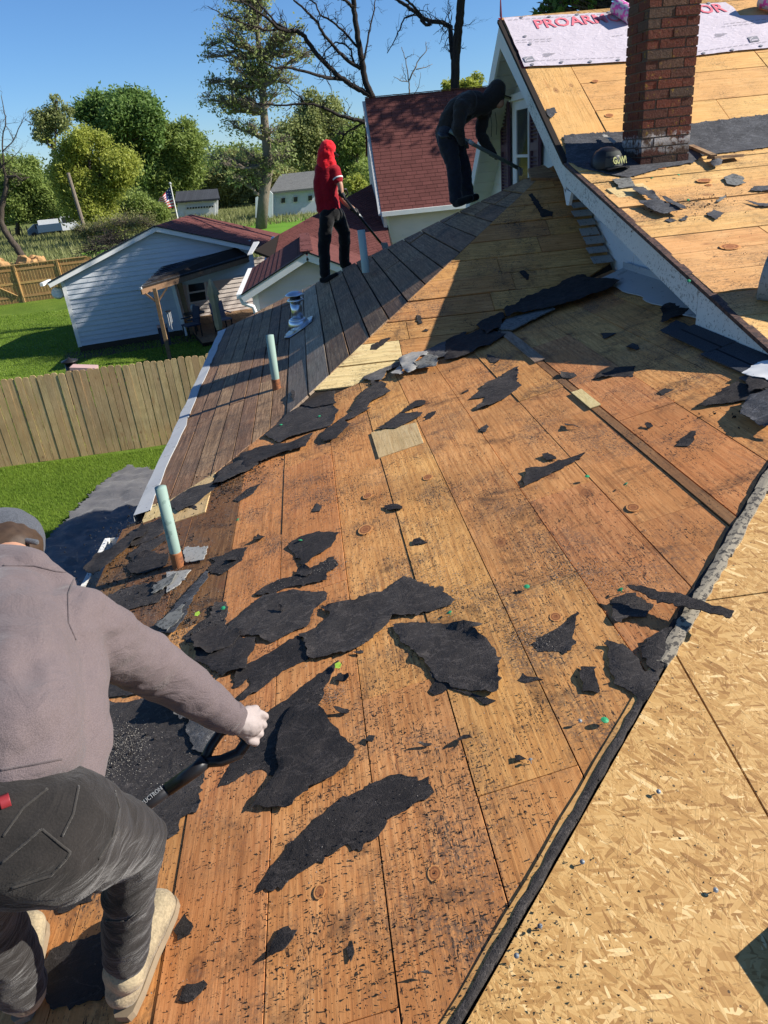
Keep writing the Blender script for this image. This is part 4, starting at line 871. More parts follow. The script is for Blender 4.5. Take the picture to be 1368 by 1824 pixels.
# tarp on the lawn
tp = [atZ(*q, GZ + .06) for q in ((206, 846), (232, 836), (300, 846), (330, 900), (230, 1060), (120, 1080), (55, 1010), (86, 966), (165, 885))]
def cloth_sheet(name, poly, step, hfn, mat, th=.006, jag=0.0, nrm=UP, frame=None, parent=None, smooth=True):
    """poly 3D points on a plane; triangulated with inner points, displaced along nrm by hfn(a,b,edge)"""
    u = frame.u if frame else Vector((1, 0, 0)); v = frame.v if frame else Vector((0, 1, 0)); c = sum(poly, Vector()) / len(poly)
    p2 = [((q - c).dot(u), (q - c).dot(v)) for q in poly]; e = []
    for i in range(len(p2)):
        a, b = Vector(p2[i]), Vector(p2[(i + 1) % len(p2)]); L = (b - a).length; n = max(1, int(L / (step * .6 if jag < .005 else .011))); pr = Vector((-(b - a).y, (b - a).x)) / max(L, 1e-6)
        for k in range(n): t = k / n; sd_ = i * 7.3 + poly[0].x * 91; e.append(tuple(a.lerp(b, t) + pr * (jag * (1.5 * noise.noise(Vector((k * .22, sd_, 0))) + random.uniform(-.45, .45) + (1.6 if random.random() < .06 else 0)) if k else 0)))
    ne = len(e); xs_ = [q[0] for q in e]; ys_ = [q[1] for q in e]; ins = []
    def inside(x, y):
        r = False; j = ne - 1
        for i in range(ne):
            if (e[i][1] > y) != (e[j][1] > y) and x < (e[j][0] - e[i][0]) * (y - e[i][1]) / (e[j][1] - e[i][1]) + e[i][0]: r = not r
            j = i
        return r
    yy = min(ys_)
    while yy < max(ys_):
        xx = min(xs_)
        while xx < max(xs_):
            q = (xx + random.uniform(-.25, .25) * step, yy + random.uniform(-.25, .25) * step)
            if inside(*q): ins.append(q)
            xx += step
        yy += step
    r = delaunay_2d_cdt([Vector(q) for q in e + ins], [(i, (i + 1) % ne) for i in range(ne)], [list(range(ne))], 1, 1e-5)
    E = np.array(e); vs = []
    for q in r[0]:
        d = float(np.min(np.hypot(E[:, 0] - q.x, E[:, 1] - q.y))); vs.append(u * q.x + v * q.y + nrm * hfn(q.x, q.y, d))
    n = len(vs); fs = [list(f) for f in r[2]]
    if fs and (vs[fs[0][1]] - vs[fs[0][0]]).cross(vs[fs[0][2]] - vs[fs[0][0]]).dot(nrm) < 0: fs = [f[::-1] for f in fs]
    cnt = {}
    for f in fs:
        for i in range(len(f)): cnt[(f[i], f[(i + 1) % len(f)])] = 1
    bd = [(a, b) for a, b in cnt if (b, a) not in cnt]
    allv = vs + [q - nrm * th for q in vs]; allf = fs + [[n + i for i in f[::-1]] for f in fs]; k0 = len(allv)
    for a, b in bd: allv += [vs[b], vs[a], vs[a] - nrm * th, vs[b] - nrm * th]; allf.append([k0, k0 + 1, k0 + 2, k0 + 3]); k0 += 4
    o = link(name, mesh(name, allv, allf, smooth), mat, parent, Matrix.Translation(c)); o.location = c; o['ctr'] = c.to_tuple(); return o
def nz(a, b, s=1.0, seed=0.0): return noise.noise(Vector((a * s, b * s, seed)))
o = cloth_sheet('tarp', tp, .08, lambda a, b, d: .03 + .12 * abs(nz(a, b, 1.3)) + .09 * abs(nz(a, b * 2, 2.6, 4)) + .05 * abs(nz(a * 2, b, 5.5, 9)), M['tarp'], jag=.03); tag(o, 'crumpled dark grey tarp spread on the lawn below the roof edge', 'tarp')
# ---------------------------------------------------------------- far things
q = atZ(345, 388, GZ); e = empty('white_garage', q); tag(e, 'far white garage with a grey roof and a row of small door windows', 'garage')
g_ = lambda px, py, dy=0: atY(px, py, q.y + dy) - q
solid('front_wall', [g_(316, 362), g_(388, 357), g_(388, 385), g_(316, 390)], (0, .3, 0), M['white'], e)
solid('roof', [g_(312, 362, -.8), g_(392, 356, -.8), g_(388, 339, 4), g_(314, 344, 4)], (0, 0, .2), M['dark_sh'], e)
dr = solid('garage_door', [g_(330, 367, -.15), g_(383, 363, -.15), g_(383, 385, -.15), g_(330, 389, -.15)], (0, .1, 0), M['bargeclean'], e)
for i in range(10): x = 333 + i * 4.9; solid('door_window', [g_(x, 369.5 - i * .33, -.3), g_(x + 3, 369.3 - i * .33, -.3), g_(x + 3, 372.3 - i * .33, -.3), g_(x, 372.5 - i * .33, -.3)], (0, .08, 0), M['glass'], dr)
q = atZ(525, 385, GZ); e = empty('grey_house', q); tag(e, 'far grey and white house half hidden behind the bare tree', 'house'); g_ = lambda px, py, dy=0: atY(px, py, q.y + dy) - q
hw = solid('front_wall', [g_(486, 345), g_(572, 337), g_(572, 378), g_(486, 386)], (0, .3, 0), M['vinyl'], e); solid('roof', [g_(480, 346, -.7), g_(580, 336, -.7), g_(576, 306, 5), g_(500, 314, 5)], (0, 0, .2), M['oldsh'], e)
for x in (500, 522, 548): wq = solid('window', [g_(x, 352 - (x - 500) * .09, -.1), g_(x + 9, 351 - (x - 500) * .09, -.1), g_(x + 9, 362 - (x - 500) * .09, -.1), g_(x, 363 - (x - 500) * .09, -.1)], (0, .08, 0), M['bargeclean'], e); solid('pane', [g_(x + 1, 353 - (x - 500) * .09, -.2), g_(x + 8, 352 - (x - 500) * .09, -.2), g_(x + 8, 361 - (x - 500) * .09, -.2), g_(x + 1, 362 - (x - 500) * .09, -.2)], (0, .05, 0), M['glass'], wq)
solid('porch', [g_(455, 352, -2), g_(478, 338, -2), g_(486, 345, -2), g_(486, 388, -2), g_(455, 388, -2)], (0, .5, 0), M['white'], e)
q = atZ(20, 398, GZ); e = empty('white_house', q); tag(e, 'white house glimpsed between trees at the left edge', 'house'); g_ = lambda px, py, dy=0: atY(px, py, q.y + dy) - q
solid('front_wall', [g_(4, 376), g_(34, 372), g_(34, 395), g_(4, 398)], (0, .3, 0), M['white'], e); solid('roof', [g_(0, 377, -.5), g_(38, 371, -.5), g_(30, 362, 4), g_(6, 366, 4)], (0, 0, .2), M['dark_sh'], e)
# truck
q = atZ(108, 419, GZ); e = empty('pickup_truck', q); e.rotation_euler = (0, 0, R(14)); tag(e, 'white and blue truck parked in front of the trees beyond the field', 'truck')
M['tblue'] = flat('truck_blue', (.05, .09, .14), .4); M['twhite'] = flat('truck_white', (.7, .72, .74), .35)
MB().box((-.9, 0, .95), (2.6, 1.9, .8)).build('bed', M['tblue'], e); MB().box((-.9, 0, 1.55), (2.2, 1.7, .5)).build('load', M['twhite'], e)
MB().prism([(.4, -.9, .5), (2.9, -.9, .5), (2.9, -.9, 1.15), (1.9, -.9, 1.25), (1.5, -.9, 1.95), (.4, -.9, 1.95)], (0, 1.8, 0)).build('cab', M['twhite'], e); MB().prism([(.6, -.92, 1.3), (1.65, -.92, 1.3), (1.4, -.92, 1.85), (.6, -.92, 1.85)], (0, .015, 0)).build('window', M['glass'], e)
for x in (-1.5, 2.0):
    for y in (-.9, .75): MB().lathe((x, y, .38), [(.38, 0), (.38, .2)], 16, (0, 1, 0)).build('wheel', M['black'], e, smooth=False)
q = atZ(85, 421, GZ); e = empty('parked_car', q); e.rotation_euler = (0, 0, R(14)); tag(e, 'grey blue car parked left of the truck beyond the field', 'car')
M['cblue'] = flat('car_grey_blue', (.12, .17, .22), .35); MB().prism([(-2, -.8, .35), (2, -.8, .35), (2, -.8, .85), (1, -.8, 1.0), (.5, -.8, 1.45), (-1.2, -.8, 1.45), (-1.9, -.8, .95)], (0, 1.6, 0)).build('body', M['cblue'], e)
MB().prism([(-1.0, -.82, 1.0), (.7, -.82, 1.0), (.4, -.82, 1.38), (-1.0, -.82, 1.38)], (0, .015, 0)).build('window', M['glass'], e)
for x in (-1.3, 1.3): MB().lathe((x, -.82, .32), [(.32, 0), (.32, .2)], 14, (0, 1, 0)).build('wheel', M['black'], e)
# flag on a pole
q = atZ(318, 396, GZ); e = empty('flagpole', q); tag(e, 'white flagpole rising behind the red roof', 'flagpole'); tp_ = atY(303, 327, q.y) - q
MB().tube([(0, 0, 0), tp_], [.09, .06], 8).build('pole', M['bargeclean'], e); MB().sphere(tp_, .16).build('finial', M['flash'], e)
fc = {'r': flat('flag_red', (.55, .03, .05), .8), 'w': flat('flag_white', (.8, .78, .76), .8)}
k = N('flag_blue_stars', .8); vv_ = k.obj(False); st = k.math('LESS_THAN', k.vor(vv_, 3.2, rnd=.25), .22); fc['b'] = k.out(k.mix(st, (.03, .045, .16), (.8, .8, .8)))
fq = [atY(*c, q.y - .1) for c in ((302, 332), (281, 366), (297, 371), (311, 371))]  # hoist top, fly top, fly bottom, hoist bottom
me_v = []; me_f = []; mi = []; nu, nv = 20, 13; A_, B_, C_, D_ = atY(303, 333, q.y), atY(282, 356, q.y), atY(280, 372, q.y), atY(312, 370, q.y)
for j in range(nv + 1):
    for i in range(nu + 1):
        a, b = i / nu, j / nv; p_ = A_.lerp(B_, a).lerp(D_.lerp(C_, a), b); wv_ = .35 * math.sin(a * 8 + b * 2) * a; me_v.append(p_ - q + Vector((0, wv_, .12 * math.sin(a * 9) * a)))
for j in range(nv):
    for i in range(nu): k = j * (nu + 1) + i; me_f.append((k, k + 1, k + nu + 2, k + nu + 1)); mi.append(2 if (i < 8 and j < 7) else (0 if j % 2 == 0 else 1))
me = mesh('flag', me_v, me_f); [me.materials.append(fc[c]) for c in 'rwb']; me.polygons.foreach_set('material_index', mi); o = link('flag', me); o.location = q; tag(o, 'red white and blue striped flag with stars flying from the white pole', 'flag')
o = MB().tube([atY(121, 308, 78), atZ(158, 432, GZ)], [.16, .2], 10).build('utility_pole', M['twig']); tag(o, 'leaning bare grey pole in front of the round yellow-green tree', 'pole')
# low far wire fence posts at the left
for i in range(9):
    q = atZ(12 + i * 10, 427 - i * 1.2, GZ); o = MB().tube([(0, 0, 0), (0, 0, 1.2)], .06, 6).build('fence_post', M['twig']); o.location = q; tag(o, 'thin grey fence post at the edge of the far field', 'post', 'posts along the far field edge')
# stump pile by the bare tree
def lumps(name, c, n, r, sp, mat, lab, cat):
    mb = MB()
    for i in range(n):
        q = Vector((random.uniform(-sp, sp), random.uniform(-sp, sp) * .5, 0)); rr = r * random.uniform(.5, 1.1); mb.sphere(q + UP * rr * .7, (rr, rr * .8, rr * .8), Matrix.Rotation(random.random() * 6, 3, 'Z'), 9, 6)
    for v in mb.v: v += Vector((noise.noise(v * 2.3), noise.noise(v * 2.3 + Vector((5, 0, 0))), noise.noise(v * 2.3 + Vector((0, 5, 0))))) * r * .45
    o = mb.build(name, mat); o.location = c; tag(o, lab, cat); return o
M['cutwood'] = flat('cut_wood', (.42, .24, .10), .9, var=.5, sc=3)
lumps('stump_pile', atZ(32, 478, GZ), 16, .55, 1.9, M['cutwood'], 'heap of orange cut stump pieces on the grass at the left edge', 'wood pile')
# ---------------------------------------------------------------- trees
def leafcloud(name, blobs, n, ls, mat, par, seed, clump=.28, sub=26, up=.6):
    rng = np.random.default_rng(seed); W = np.array([b[3] ** 2 for b in blobs]); W = W / W.sum(); Vs = []
    for b, w_ in zip(blobs, W):
        m = int(n * w_); nc = max(4, m // sub); d = rng.normal(size=(nc, 3)); d /= np.linalg.norm(d, axis=1)[:, None]; rad = rng.uniform(.35, 1.0, nc) ** .5 * b[3]
        cc = np.array(b[:3]) + d * rad[:, None] * np.array([1, 1, .9]); cr = b[3] * clump * rng.uniform(.5, 1.3, nc)
        idx = rng.integers(0, nc, m); p = cc[idx] + rng.normal(size=(m, 3)) * cr[idx][:, None] * .55; Vs.append(p)
    C = np.concatenate(Vs); m = len(C); nrm = rng.normal(size=(m, 3)); nrm[:, 2] += up; nrm /= np.linalg.norm(nrm, axis=1)[:, None]
    t = np.cross(nrm, rng.normal(size=(m, 3))); t /= np.linalg.norm(t, axis=1)[:, None]; b2 = np.cross(nrm, t); s = ls * rng.uniform(.5, 1.3, m)[:, None]
    V = np.stack([C - t * s, C - b2 * s * .45, C + t * s, C + b2 * s * .45], 1).reshape(-1, 3)
    return link(name, npmesh(name, V, np.arange(m * 4).reshape(m, 4)), mat, par)
def wob(a, b, n, amp, rng):
    a, b = np.array(a), np.array(b); L = np.linalg.norm(b - a); pts = [a + (b - a) * i / n for i in range(n + 1)]
    for i in range(1, n): pts[i] = pts[i] + rng.normal(size=3) * L * amp
    return [Vector(p) for p in pts]
def tree(name, base, Y, trunkpx, blobs, n, ls, mat, lab, cat='tree', tr=.3, group=None, seed=1, twigs=6, bmat=None, clump=.55, tw=.02, sub=16):
    """base px on the ground (or given Y); blobs px circles (px,py,rpx,depth offset)"""
    q = atZ(*base, GZ) if Y is None else None
    if q is None: q = atY(base[0], base[1], Y); q.z = GZ
    Y = q.y; e = empty(name, q); tag(e, lab, cat, group); rng = np.random.default_rng(seed); sc = Y / F
    B = []
    for (px, py, r, dy) in blobs: c = atY(px, py, Y + dy * r * sc); B.append((*(c - q), r * sc))
    mb = MB(); tp = [atY(*p, Y) - q for p in trunkpx]; path = [Vector((0, 0, 0))] + tp; nT = len(path)
    rad = [tr * (1 - .75 * i / (nT - 1)) for i in range(nT)]; mb.tube(path, rad, 8)
    bt = mb.build('trunk', bmat or M['bark'], e, smooth=True); mb = MB()
    for bb in B:
        c = Vector(bb[:3]); st = min(path[1:], key=lambda p: (p - c).length + max(0, p.z - c.z) * 2); pts = wob(st, c, 5, .05, rng)
        mb.tube(pts, [tr * .34 * (1 - i / 6) + tw for i in range(6)], 5)
        for k in range(twigs):
            d = rng.normal(size=3); d /= np.linalg.norm(d); d[2] = abs(d[2]) * .6 + .1; s0 = pts[int(rng.integers(2, 6))]; e1 = c + Vector(d) * bb[3] * .95; p2 = wob(s0, e1, 4, .07, rng); mb.tube(p2, [tw * 1.3, tw, tw * .8, tw * .6, tw * .4], 4)
            for z_ in range(2): d2 = Vector(rng.normal(size=3)).normalized() * bb[3] * .4; s1 = p2[int(rng.integers(1, 4))]; mb.tube(wob(s1, s1 + d2, 3, .1, rng), [tw * .7, tw * .5, tw * .4, tw * .25], 3)
    if len(mb.v): tag(mb.build('limbs', bmat or M['bark'], e), kind='stuff')
    if n: leafcloud('crown', B, n, ls, mat, e, seed, clump, sub)
    return e
LM = {'yg': leafmat('yellow_green_leaves', (.28, .32, .05), (.44, .47, .10), .5), 'dg': leafmat('deep_green_leaves', (.10, .18, .045), (.20, .30, .075), .45), 'mg': leafmat('mid_green_leaves', (.16, .23, .055), (.29, .36, .09), .45),
      'pg': leafmat('pale_green_leaves', (.24, .28, .09), (.36, .39, .15), .45), 'og': leafmat('olive_leaves', (.19, .20, .07), (.29, .29, .11), .4), 'bg': leafmat('sparse_fresh_leaves', (.24, .29, .10), (.36, .40, .15), .5)}
TG = 'trees beyond the neighbouring yard'
rb = random.Random(5)
def cluster(cx, cy, rx, ry, n, r0, r1):
    out = []
    for i in range(n):
        a = rb.uniform(0, 6.28); d = rb.uniform(0, 1) ** .5; out.append((cx + rx * d * math.cos(a), cy + ry * d * math.sin(a), rb.uniform(r0, r1), rb.uniform(-1.2, 1.2)))
    return out
tree('deep_green_tree', (215, 412), 112, [(212, 330), (208, 250), (204, 200)], cluster(215, 218, 60, 42, 15, 14, 24) + cluster(250, 270, 26, 50, 8, 12, 20) + [(238, 176, 14, 0), (258, 184, 15, .5), (180, 184, 15, 0), (150, 200, 16, .3)], 42000, .28, LM['dg'], 'tall deep green tree standing behind the round yellow-green tree', seed=2, group=None)
tree('round_tree', (168, 428), 84, [(166, 380), (160, 320), (158, 260)], cluster(165, 300, 58, 52, 22, 15, 26) + cluster(168, 370, 60, 35, 12, 14, 22) + [(150, 240, 14, 0), (178, 248, 14, 0), (132, 262, 14, 0)], 60000, .17, LM['yg'], 'broad round yellow-green tree behind the leaning pole', seed=3, clump=.5)
tree('wispy_tree', (92, 425), 100, [(96, 350), (98, 270), (100, 200)], cluster(88, 225, 26, 40, 9, 8, 15) + [(100, 178, 8, 0), (120, 195, 9, 0), (62, 205, 9, 0), (72, 240, 12, 0)], 9000, .16, LM['pg'], 'thin wispy pale tree rising left of the deep green tree', seed=4, twigs=12, clump=.4, sub=12)
tree('shade_tree', (30, 420), 96, [(32, 380), (40, 320)], cluster(45, 340, 46, 45, 16, 14, 22) + cluster(80, 375, 35, 25, 7, 12, 16) + [(10, 295, 16, 0), (55, 296, 14, 0)], 42000, .18, LM['mg'], 'dense green tree at the left edge behind the parked truck', seed=5)
tree('background_tree', (8, 425), 120, [(6, 380), (4, 320)], cluster(8, 330, 30, 50, 10, 16, 24), 16000, .25, LM['dg'], 'dark tree at the far left edge of the field', seed=15)
tree('broad_tree', (300, 400), 116, [(302, 340), (305, 280)], cluster(312, 290, 48, 55, 20, 15, 24) + [(282, 226, 13, 0), (330, 226, 13, 0), (352, 250, 14, 0), (300, 240, 16, 0)], 46000, .24, LM['mg'], 'broad mid green tree rising behind the flag', seed=6)
tree('low_tree', (250, 405), 94, [(252, 380)], cluster(258, 372, 34, 22, 9, 10, 16), 16000, .16, LM['mg'], 'low green shrubby tree to the left of the flag', seed=7)
tree('background_tree', (400, 392), 120, [(402, 340), (405, 290)], cluster(405, 315, 40, 50, 14, 14, 22), 24000, .25, LM['og'], 'olive green tree behind the white garage', seed=8)
tree('background_tree', (560, 385), 118, [(562, 320), (565, 260)], cluster(560, 250, 50, 55, 18, 14, 24) + [(590, 190, 16, 0), (555, 178, 14, 0), (610, 230, 16, 0)], 36000, .24, LM['pg'], 'pale green tree behind the person in the red shirt', seed=9)
tree('background_tree', (630, 380), 110, [(630, 320)], cluster(628, 290, 26, 60, 12, 12, 20), 22000, .24, LM['mg'], 'green tree at the left edge of the steep red roof', seed=10)
tree('background_tree', (470, 392), 126, [(470, 340), (470, 300)], cluster(470, 330, 45, 40, 12, 12, 20), 22000, .25, LM['og'], 'olive tree behind the tall half bare tree', seed=11)
tree('leafy_shrub', (640, 372), 60, [(640, 340)], cluster(636, 338, 16, 26, 8, 7, 12), 7000, .12, LM['yg'], 'fresh yellow-green shrub against the side of the steep roofed tower', seed=12, cat='shrub')
for i, (px, py, r) in enumerate(((185, 415, 22), (222, 405, 24), (255, 405, 20), (150, 418, 14))):
    tree('brush_bush', (px, py + 22), 76, [(px, py)], [(px, py - 8, r, 0), (px - r * .7, py - 4, r * .7, 0), (px + r * .7, py - 2, r * .7, 0)], 1500, .10, LM['og'], ['bare brown brush bush right of the leaning pole', 'bare brown brush bush in the middle behind the brush pile', 'bare brown brush bush nearest the flag', 'small bare brush bush at the foot of the leaning pole'][i], cat='bush', group='bare brush bushes at the field edge', seed=20 + i, twigs=46, bmat=M['twig'], tr=.06, tw=.018)
# far woods reading as one mass
fw = []
for px in range(-60, 720, 14):
    Yw = 135 + (px % 5) * 4; hz_ = 288 - .099 * (px - 527); c_ = atY(px, hz_ + 28 + rb.uniform(-10, 10), Yw); fw.append((*c_, rb.uniform(2.4, 4.2)))
    c_ = atY(px + 6, hz_ - 4 + rb.uniform(-14, 10), Yw + 8); fw.append((*c_, rb.uniform(2.2, 3.6)))
o = leafcloud('far_woods', fw, 90000, .34, LM['mg'], None, 77, .35, 20); tag(o, 'distant green woods closing off the far field', 'woods', kind='stuff')
# brush pile
rng = np.random.default_rng(9); mb = MB(); q = atZ(205, 452, GZ)
for i in range(420):
    a = rng.normal(size=3) * [1.5, .9, .0]; a[2] = rng.uniform(.1, 1.3) * max(0, 1.4 - abs(a[0]) * .45); d = rng.normal(size=3); d /= np.linalg.norm(d); d[2] *= .5; mb.tube(wob(a, a + d * rng.uniform(.6, 1.5), 2, .08, rng), [.03, .022, .01], 3)
o = mb.build('brush_pile', M['barkd']); o.location = q; tag(o, 'dark heap of cut branches behind the white house roof', 'brush pile')
# branches drawn one by one
def limbs(name, Y, lines, lab, mat, twn, seed, cat='tree', base=None, trunk=1, tws=1.0):
    """lines: list of (pxpoints, w0px, w1px); first is the trunk"""
    q = atY(*lines[0][0][0], Y); g = Vector((q.x, q.y, GZ)); e = empty(name, g); tag(e, lab, cat); sc = Y / F; rng = np.random.default_rng(seed)
    for li, (pts, w0, w1) in enumerate(lines):
        dd = rng.uniform(-.35, .35); P3 = [atY(x, y, Y + (dd * i * 1.2 if li else 0)) - g for i, (x, y) in enumerate(pts)]
        if li == 0: P3 = [Vector((P3[0].x * .6, 0, 0))] + P3
        n = len(P3); Q3 = []; RR = []
        for i in range(n - 1):
            for k in range(4): Q3.append(P3[i].lerp(P3[i + 1], k / 4) + Vector(rng.normal(size=3)) * sc * .5 * (k > 0)); RR.append(max(.006, (w0 + (w1 - w0) * (i + k / 4) / (n - 1)) * sc / 2))
        Q3.append(P3[-1]); RR.append(max(.005, w1 * sc / 2))
        MB().tube(Q3, RR, 8 if w0 > 4 else 5).build('trunk' if li < trunk else 'branch', mat, e, smooth=True)
        if li:
            mb = MB()
            for k in range(int(twn * len(pts))):
                i = int(rng.integers(1, len(Q3))); L = rng.uniform(8, 26) * sc * tws; d = Vector((rng.normal(), rng.normal() * .5, rng.normal() + .5)).normalized(); p2 = wob(Q3[i], Q3[i] + d * L, 4, .09, rng); w_ = min(RR[i] * .45, .02); mb.tube(p2, [w_, w_ * .8, w_ * .6, w_ * .45, w_ * .3], 4)
                for z_ in range(3): s1 = p2[int(rng.integers(1, 5))]; d2 = (d + Vector(rng.normal(size=3)) * .8).normalized() * L * .5; mb.tube(wob(s1, s1 + d2, 3, .1, rng), [w_ * .55, w_ * .4, w_ * .3, w_ * .2], 3)
            if len(mb.v): tag(mb.build('twigs', mat, e), kind='stuff')
    return e
c5 = lambda L: [(320 + x / 3.6, y / 3.6) for x, y in L]; c6 = lambda L: [(680 + x / 6.22, y / 6.22) for x, y in L]
limbs('bare_tree', 30, [
    (c5([(1250, 700), (1235, 620), (1190, 520), (1170, 400), (1150, 280), (1125, 130), (1115, 0), (1110, -160)]), 11, 7),
    (c5([(1222, 612), (1150, 575), (1080, 530), (1020, 490), (940, 410), (880, 350), (830, 280), (790, 225), (750, 197)]), 8, 6),
    (c5([(750, 197), (690, 200), (630, 180), (560, 110), (480, 60), (390, 0)]), 6, 2.2), (c5([(690, 195), (600, 130), (520, 40), (480, -20)]), 4, 1.6),
    (c5([(650, 190), (560, 195), (480, 170), (400, 145), (290, 105), (180, 40)]), 3.5, 1.0),
    (c5([(1030, 508), (940, 500), (830, 465), (700, 435), (600, 430), (540, 395)]), 5.5, 1.8),
    (c5([(1160, 440), (1080, 390), (1000, 310), (930, 230), (870, 130), (800, 60), (730, 0)]), 6, 2.5),
    (c5([(1138, 300), (1060, 210), (980, 140), (900, 95), (870, 20), (820, -10)]), 4, 1.8), (c5([(1185, 375), (1210, 230), (1245, 80), (1255, 0)]), 3.5, 1.5),
    (c5([(1110, 50), (1060, 0), (1020, -40)]), 4.5, 3),
    (c5([(1250, 800), (1170, 780), (1100, 760), (1020, 740), (940, 700), (850, 665), (790, 665), (650, 675), (500, 665), (420, 620)]), 6.5, 1.5),
    (c5([(1250, 780), (1170, 790), (1100, 830), (1050, 860), (1000, 850), (960, 900)]), 4, 1), (c5([(1060, 860), (1030, 900), (1000, 930)]), 2.5, 1), (c5([(800, 665), (770, 620), (680, 545)]), 3, 1),
    (c5([(1120, 405), (1100, 320), (1050, 280), (1000, 270), (940, 320), (905, 390), (870, 460)]), 3.2, 1)],
    'large leafless tree with dark limbs sweeping left above the steep red roof', M['barkd'], 3.0, 3)
limbs('bare_tree', 27, [
    (c6([(815, 1150), (812, 1000), (820, 600), (840, 400), (862, 200), (880, 0), (890, -160)]), 15, 12),
    (c6([(790, 650), (768, 450), (765, 300), (680, 250), (560, 240), (450, 200), (370, 130), (250, 50), (150, -15)]), 8, 5),
    (c6([(540, 265), (490, 275), (440, 230), (440, 170), (360, 80), (260, -10)]), 5, 3.5), (c6([(360, 160), (250, 200), (200, 330), (130, 470), (60, 590)]), 2.8, 1), (c6([(730, 320), (680, 380), (640, 490)]), 1.6, .7), (c6([(905, 285), (970, 275), (1035, 215)]), 1.2, .6), (c6([(745, 260), (735, 120), (742, -10)]), 1.2, .7)],
    'tall straight dark trunk with one broken limb left of the gable', M['barkd'], 2.4, 5)
limbs('bare_sapling', 40, [
    (c6([(305, 1150), (305, 1040), (300, 900), (285, 780), (265, 650), (220, 520)]), 3, 1), (c6([(305, 890), (380, 740), (400, 680), (490, 570), (490, 460)]), 2.4, .9), (c6([(380, 770), (490, 745), (560, 710)]), 1.6, .7), (c6([(290, 905), (200, 890), (130, 850)]), 1.6, .7), (c6([(265, 650), (310, 620), (355, 600)]), 1.2, .6), (c6([(280, 900), (235, 780), (225, 700)]), 1.2, .6), (c6([(350, 1060), (410, 960), (430, 810)]), 1.2, .6)],
    'thin leafless sapling showing above the steep red roof', M['twig'], 1.5, 6, tws=.5)
limbs('bare_tree', 62, [
    ([(44, 465), (30, 440), (14, 420), (3, 400), (2, 370), (10, 340), (12, 315)], 13, 7), ([(12, 318), (6, 300), (-4, 285)], 5, 3), ([(12, 316), (28, 313), (40, 322), (52, 316)], 5, 1.5), ([(8, 310), (4, 260), (10, 210), (2, 170)], 3, 1), ([(4, 270), (24, 250), (42, 210), (60, 225)], 2, .7), ([(0, 300), (18, 285), (40, 262)], 1.6, .6)],
    'bare crooked tree with pale broken top at the left edge', M['bark'], 4, 8)
# tall half bare tree
B = cluster(450, 120, 75, 110, 30, 12, 24) + cluster(395, 130, 40, 90, 14, 10, 18) + cluster(520, 110, 35, 60, 10, 10, 18) + cluster(450, 20, 60, 30, 10, 12, 20) + cluster(440, 270, 70, 60, 14, 14, 22)
tree('tall_tree', (465, 408), None, [(470, 350), (478, 300), (474, 250), (470, 200), (468, 150), (462, 100), (458, 50), (452, 0)], B, 9500, .15, LM['bg'], 'tall half bare tree with sparse fresh leaves rising behind the red shirt', tr=.52, seed=31, twigs=20, tw=.032, clump=.5, sub=5, bmat=M['twig'])
hi_ = [(px_, py_, 85, dy_) for px_, py_, dy_ in ((1180, -170, 0), (1290, -190, .6), (1240, -270, -.6), (1330, -290, .3), (1180, -300, .2), (1400, -220, 0), (1260, -340, 0), (1100, -230, .5), (1360, -150, -.5))]  # crown clumps above the view, placed to shade the neighbour's end wall
tree('ridge_tree', (1250, 60), 25, [(1250, 40), (1245, -100), (1240, -220)], cluster(985, 12, 42, 14, 8, 8, 14) + cluster(1050, 5, 30, 12, 5, 8, 12) + hi_, 26000, .13, LM['dg'], 'dark green tree crown showing over the ridge of the upper roof', seed=33)
tree('shrub_crown', (825, 165), 46, [(825, 160)], cluster(822, 152, 30, 9, 9, 6, 11) + [(850, 143, 9, 0)], 4200, .11, LM['yg'], 'fresh leafy crown peeping over the steep red roof beside the straight trunk', seed=34)
# ---------------------------------------------------------------- people
def pz(px, py, z): return atZ(px, py, z)
def volume(name, chains, vox, mat, parent, org, sm=6, amp=0.0, fr=9.0, extra=None, an=(1, 1, 1)):
    """one continuous surface grown over chains of (point, radius); remeshed and smoothed"""
    mb = MB()
    for ch_ in chains:
        for i, (p, r) in enumerate(ch_):
            mb.sphere(p, r, None, 14, 9)
            if i:
                a, ra = ch_[i - 1]; a = Vector(a); b = Vector(p)
                if (b - a).length > 1e-4: mb.tube([a, b], [ra, r], 14)
    if extra: extra(mb)
    mb.v = [q - org for q in mb.v]
    o = mb.build(name, mat, parent)
    md = o.modifiers.new('r', 'REMESH'); md.mode = 'VOXEL'; md.voxel_size = vox; md.use_smooth_shade = True
    if sm: m2 = o.modifiers.new('s', 'SMOOTH'); m2.iterations = sm; m2.factor = .5
    dg = bpy.context.evaluated_depsgraph_get(); dg.update(); me = bpy.data.meshes.new_from_object(o.evaluated_get(dg)); o.modifiers.clear(); o.data = me
    if amp:
        n = len(me.vertices); co = [v.co.copy() for v in me.vertices]; nr = [v.normal.copy() for v in me.vertices]
        for i in range(n):
            c = co[i]; q = Vector((c.x * an[0], c.y * an[1], c.z * an[2])) * fr; d = noise.noise(q + Vector((3, 1, 2))) + .5 * noise.noise(q * 2.3)
            me.vertices[i].co = c + nr[i] * amp * (d if d < 0 else d * .8)
        me.update()
    me.polygons.foreach_set('use_smooth', [True] * len(me.polygons))
    if mat and len(me.materials) == 0: me.materials.append(mat)
    return o
def local(o_fn, org, *a): pass
def addm(mb, org, name, mat, parent, smooth=False):
    mb.v = [q - org for q in mb.v]; return mb.build(name, mat, parent, smooth)
M['hoodie'] = cloth('mauve_grey_hoodie', (.118, .092, .092), (.075, .06, .06), .95, 5, .5, .36, 560)
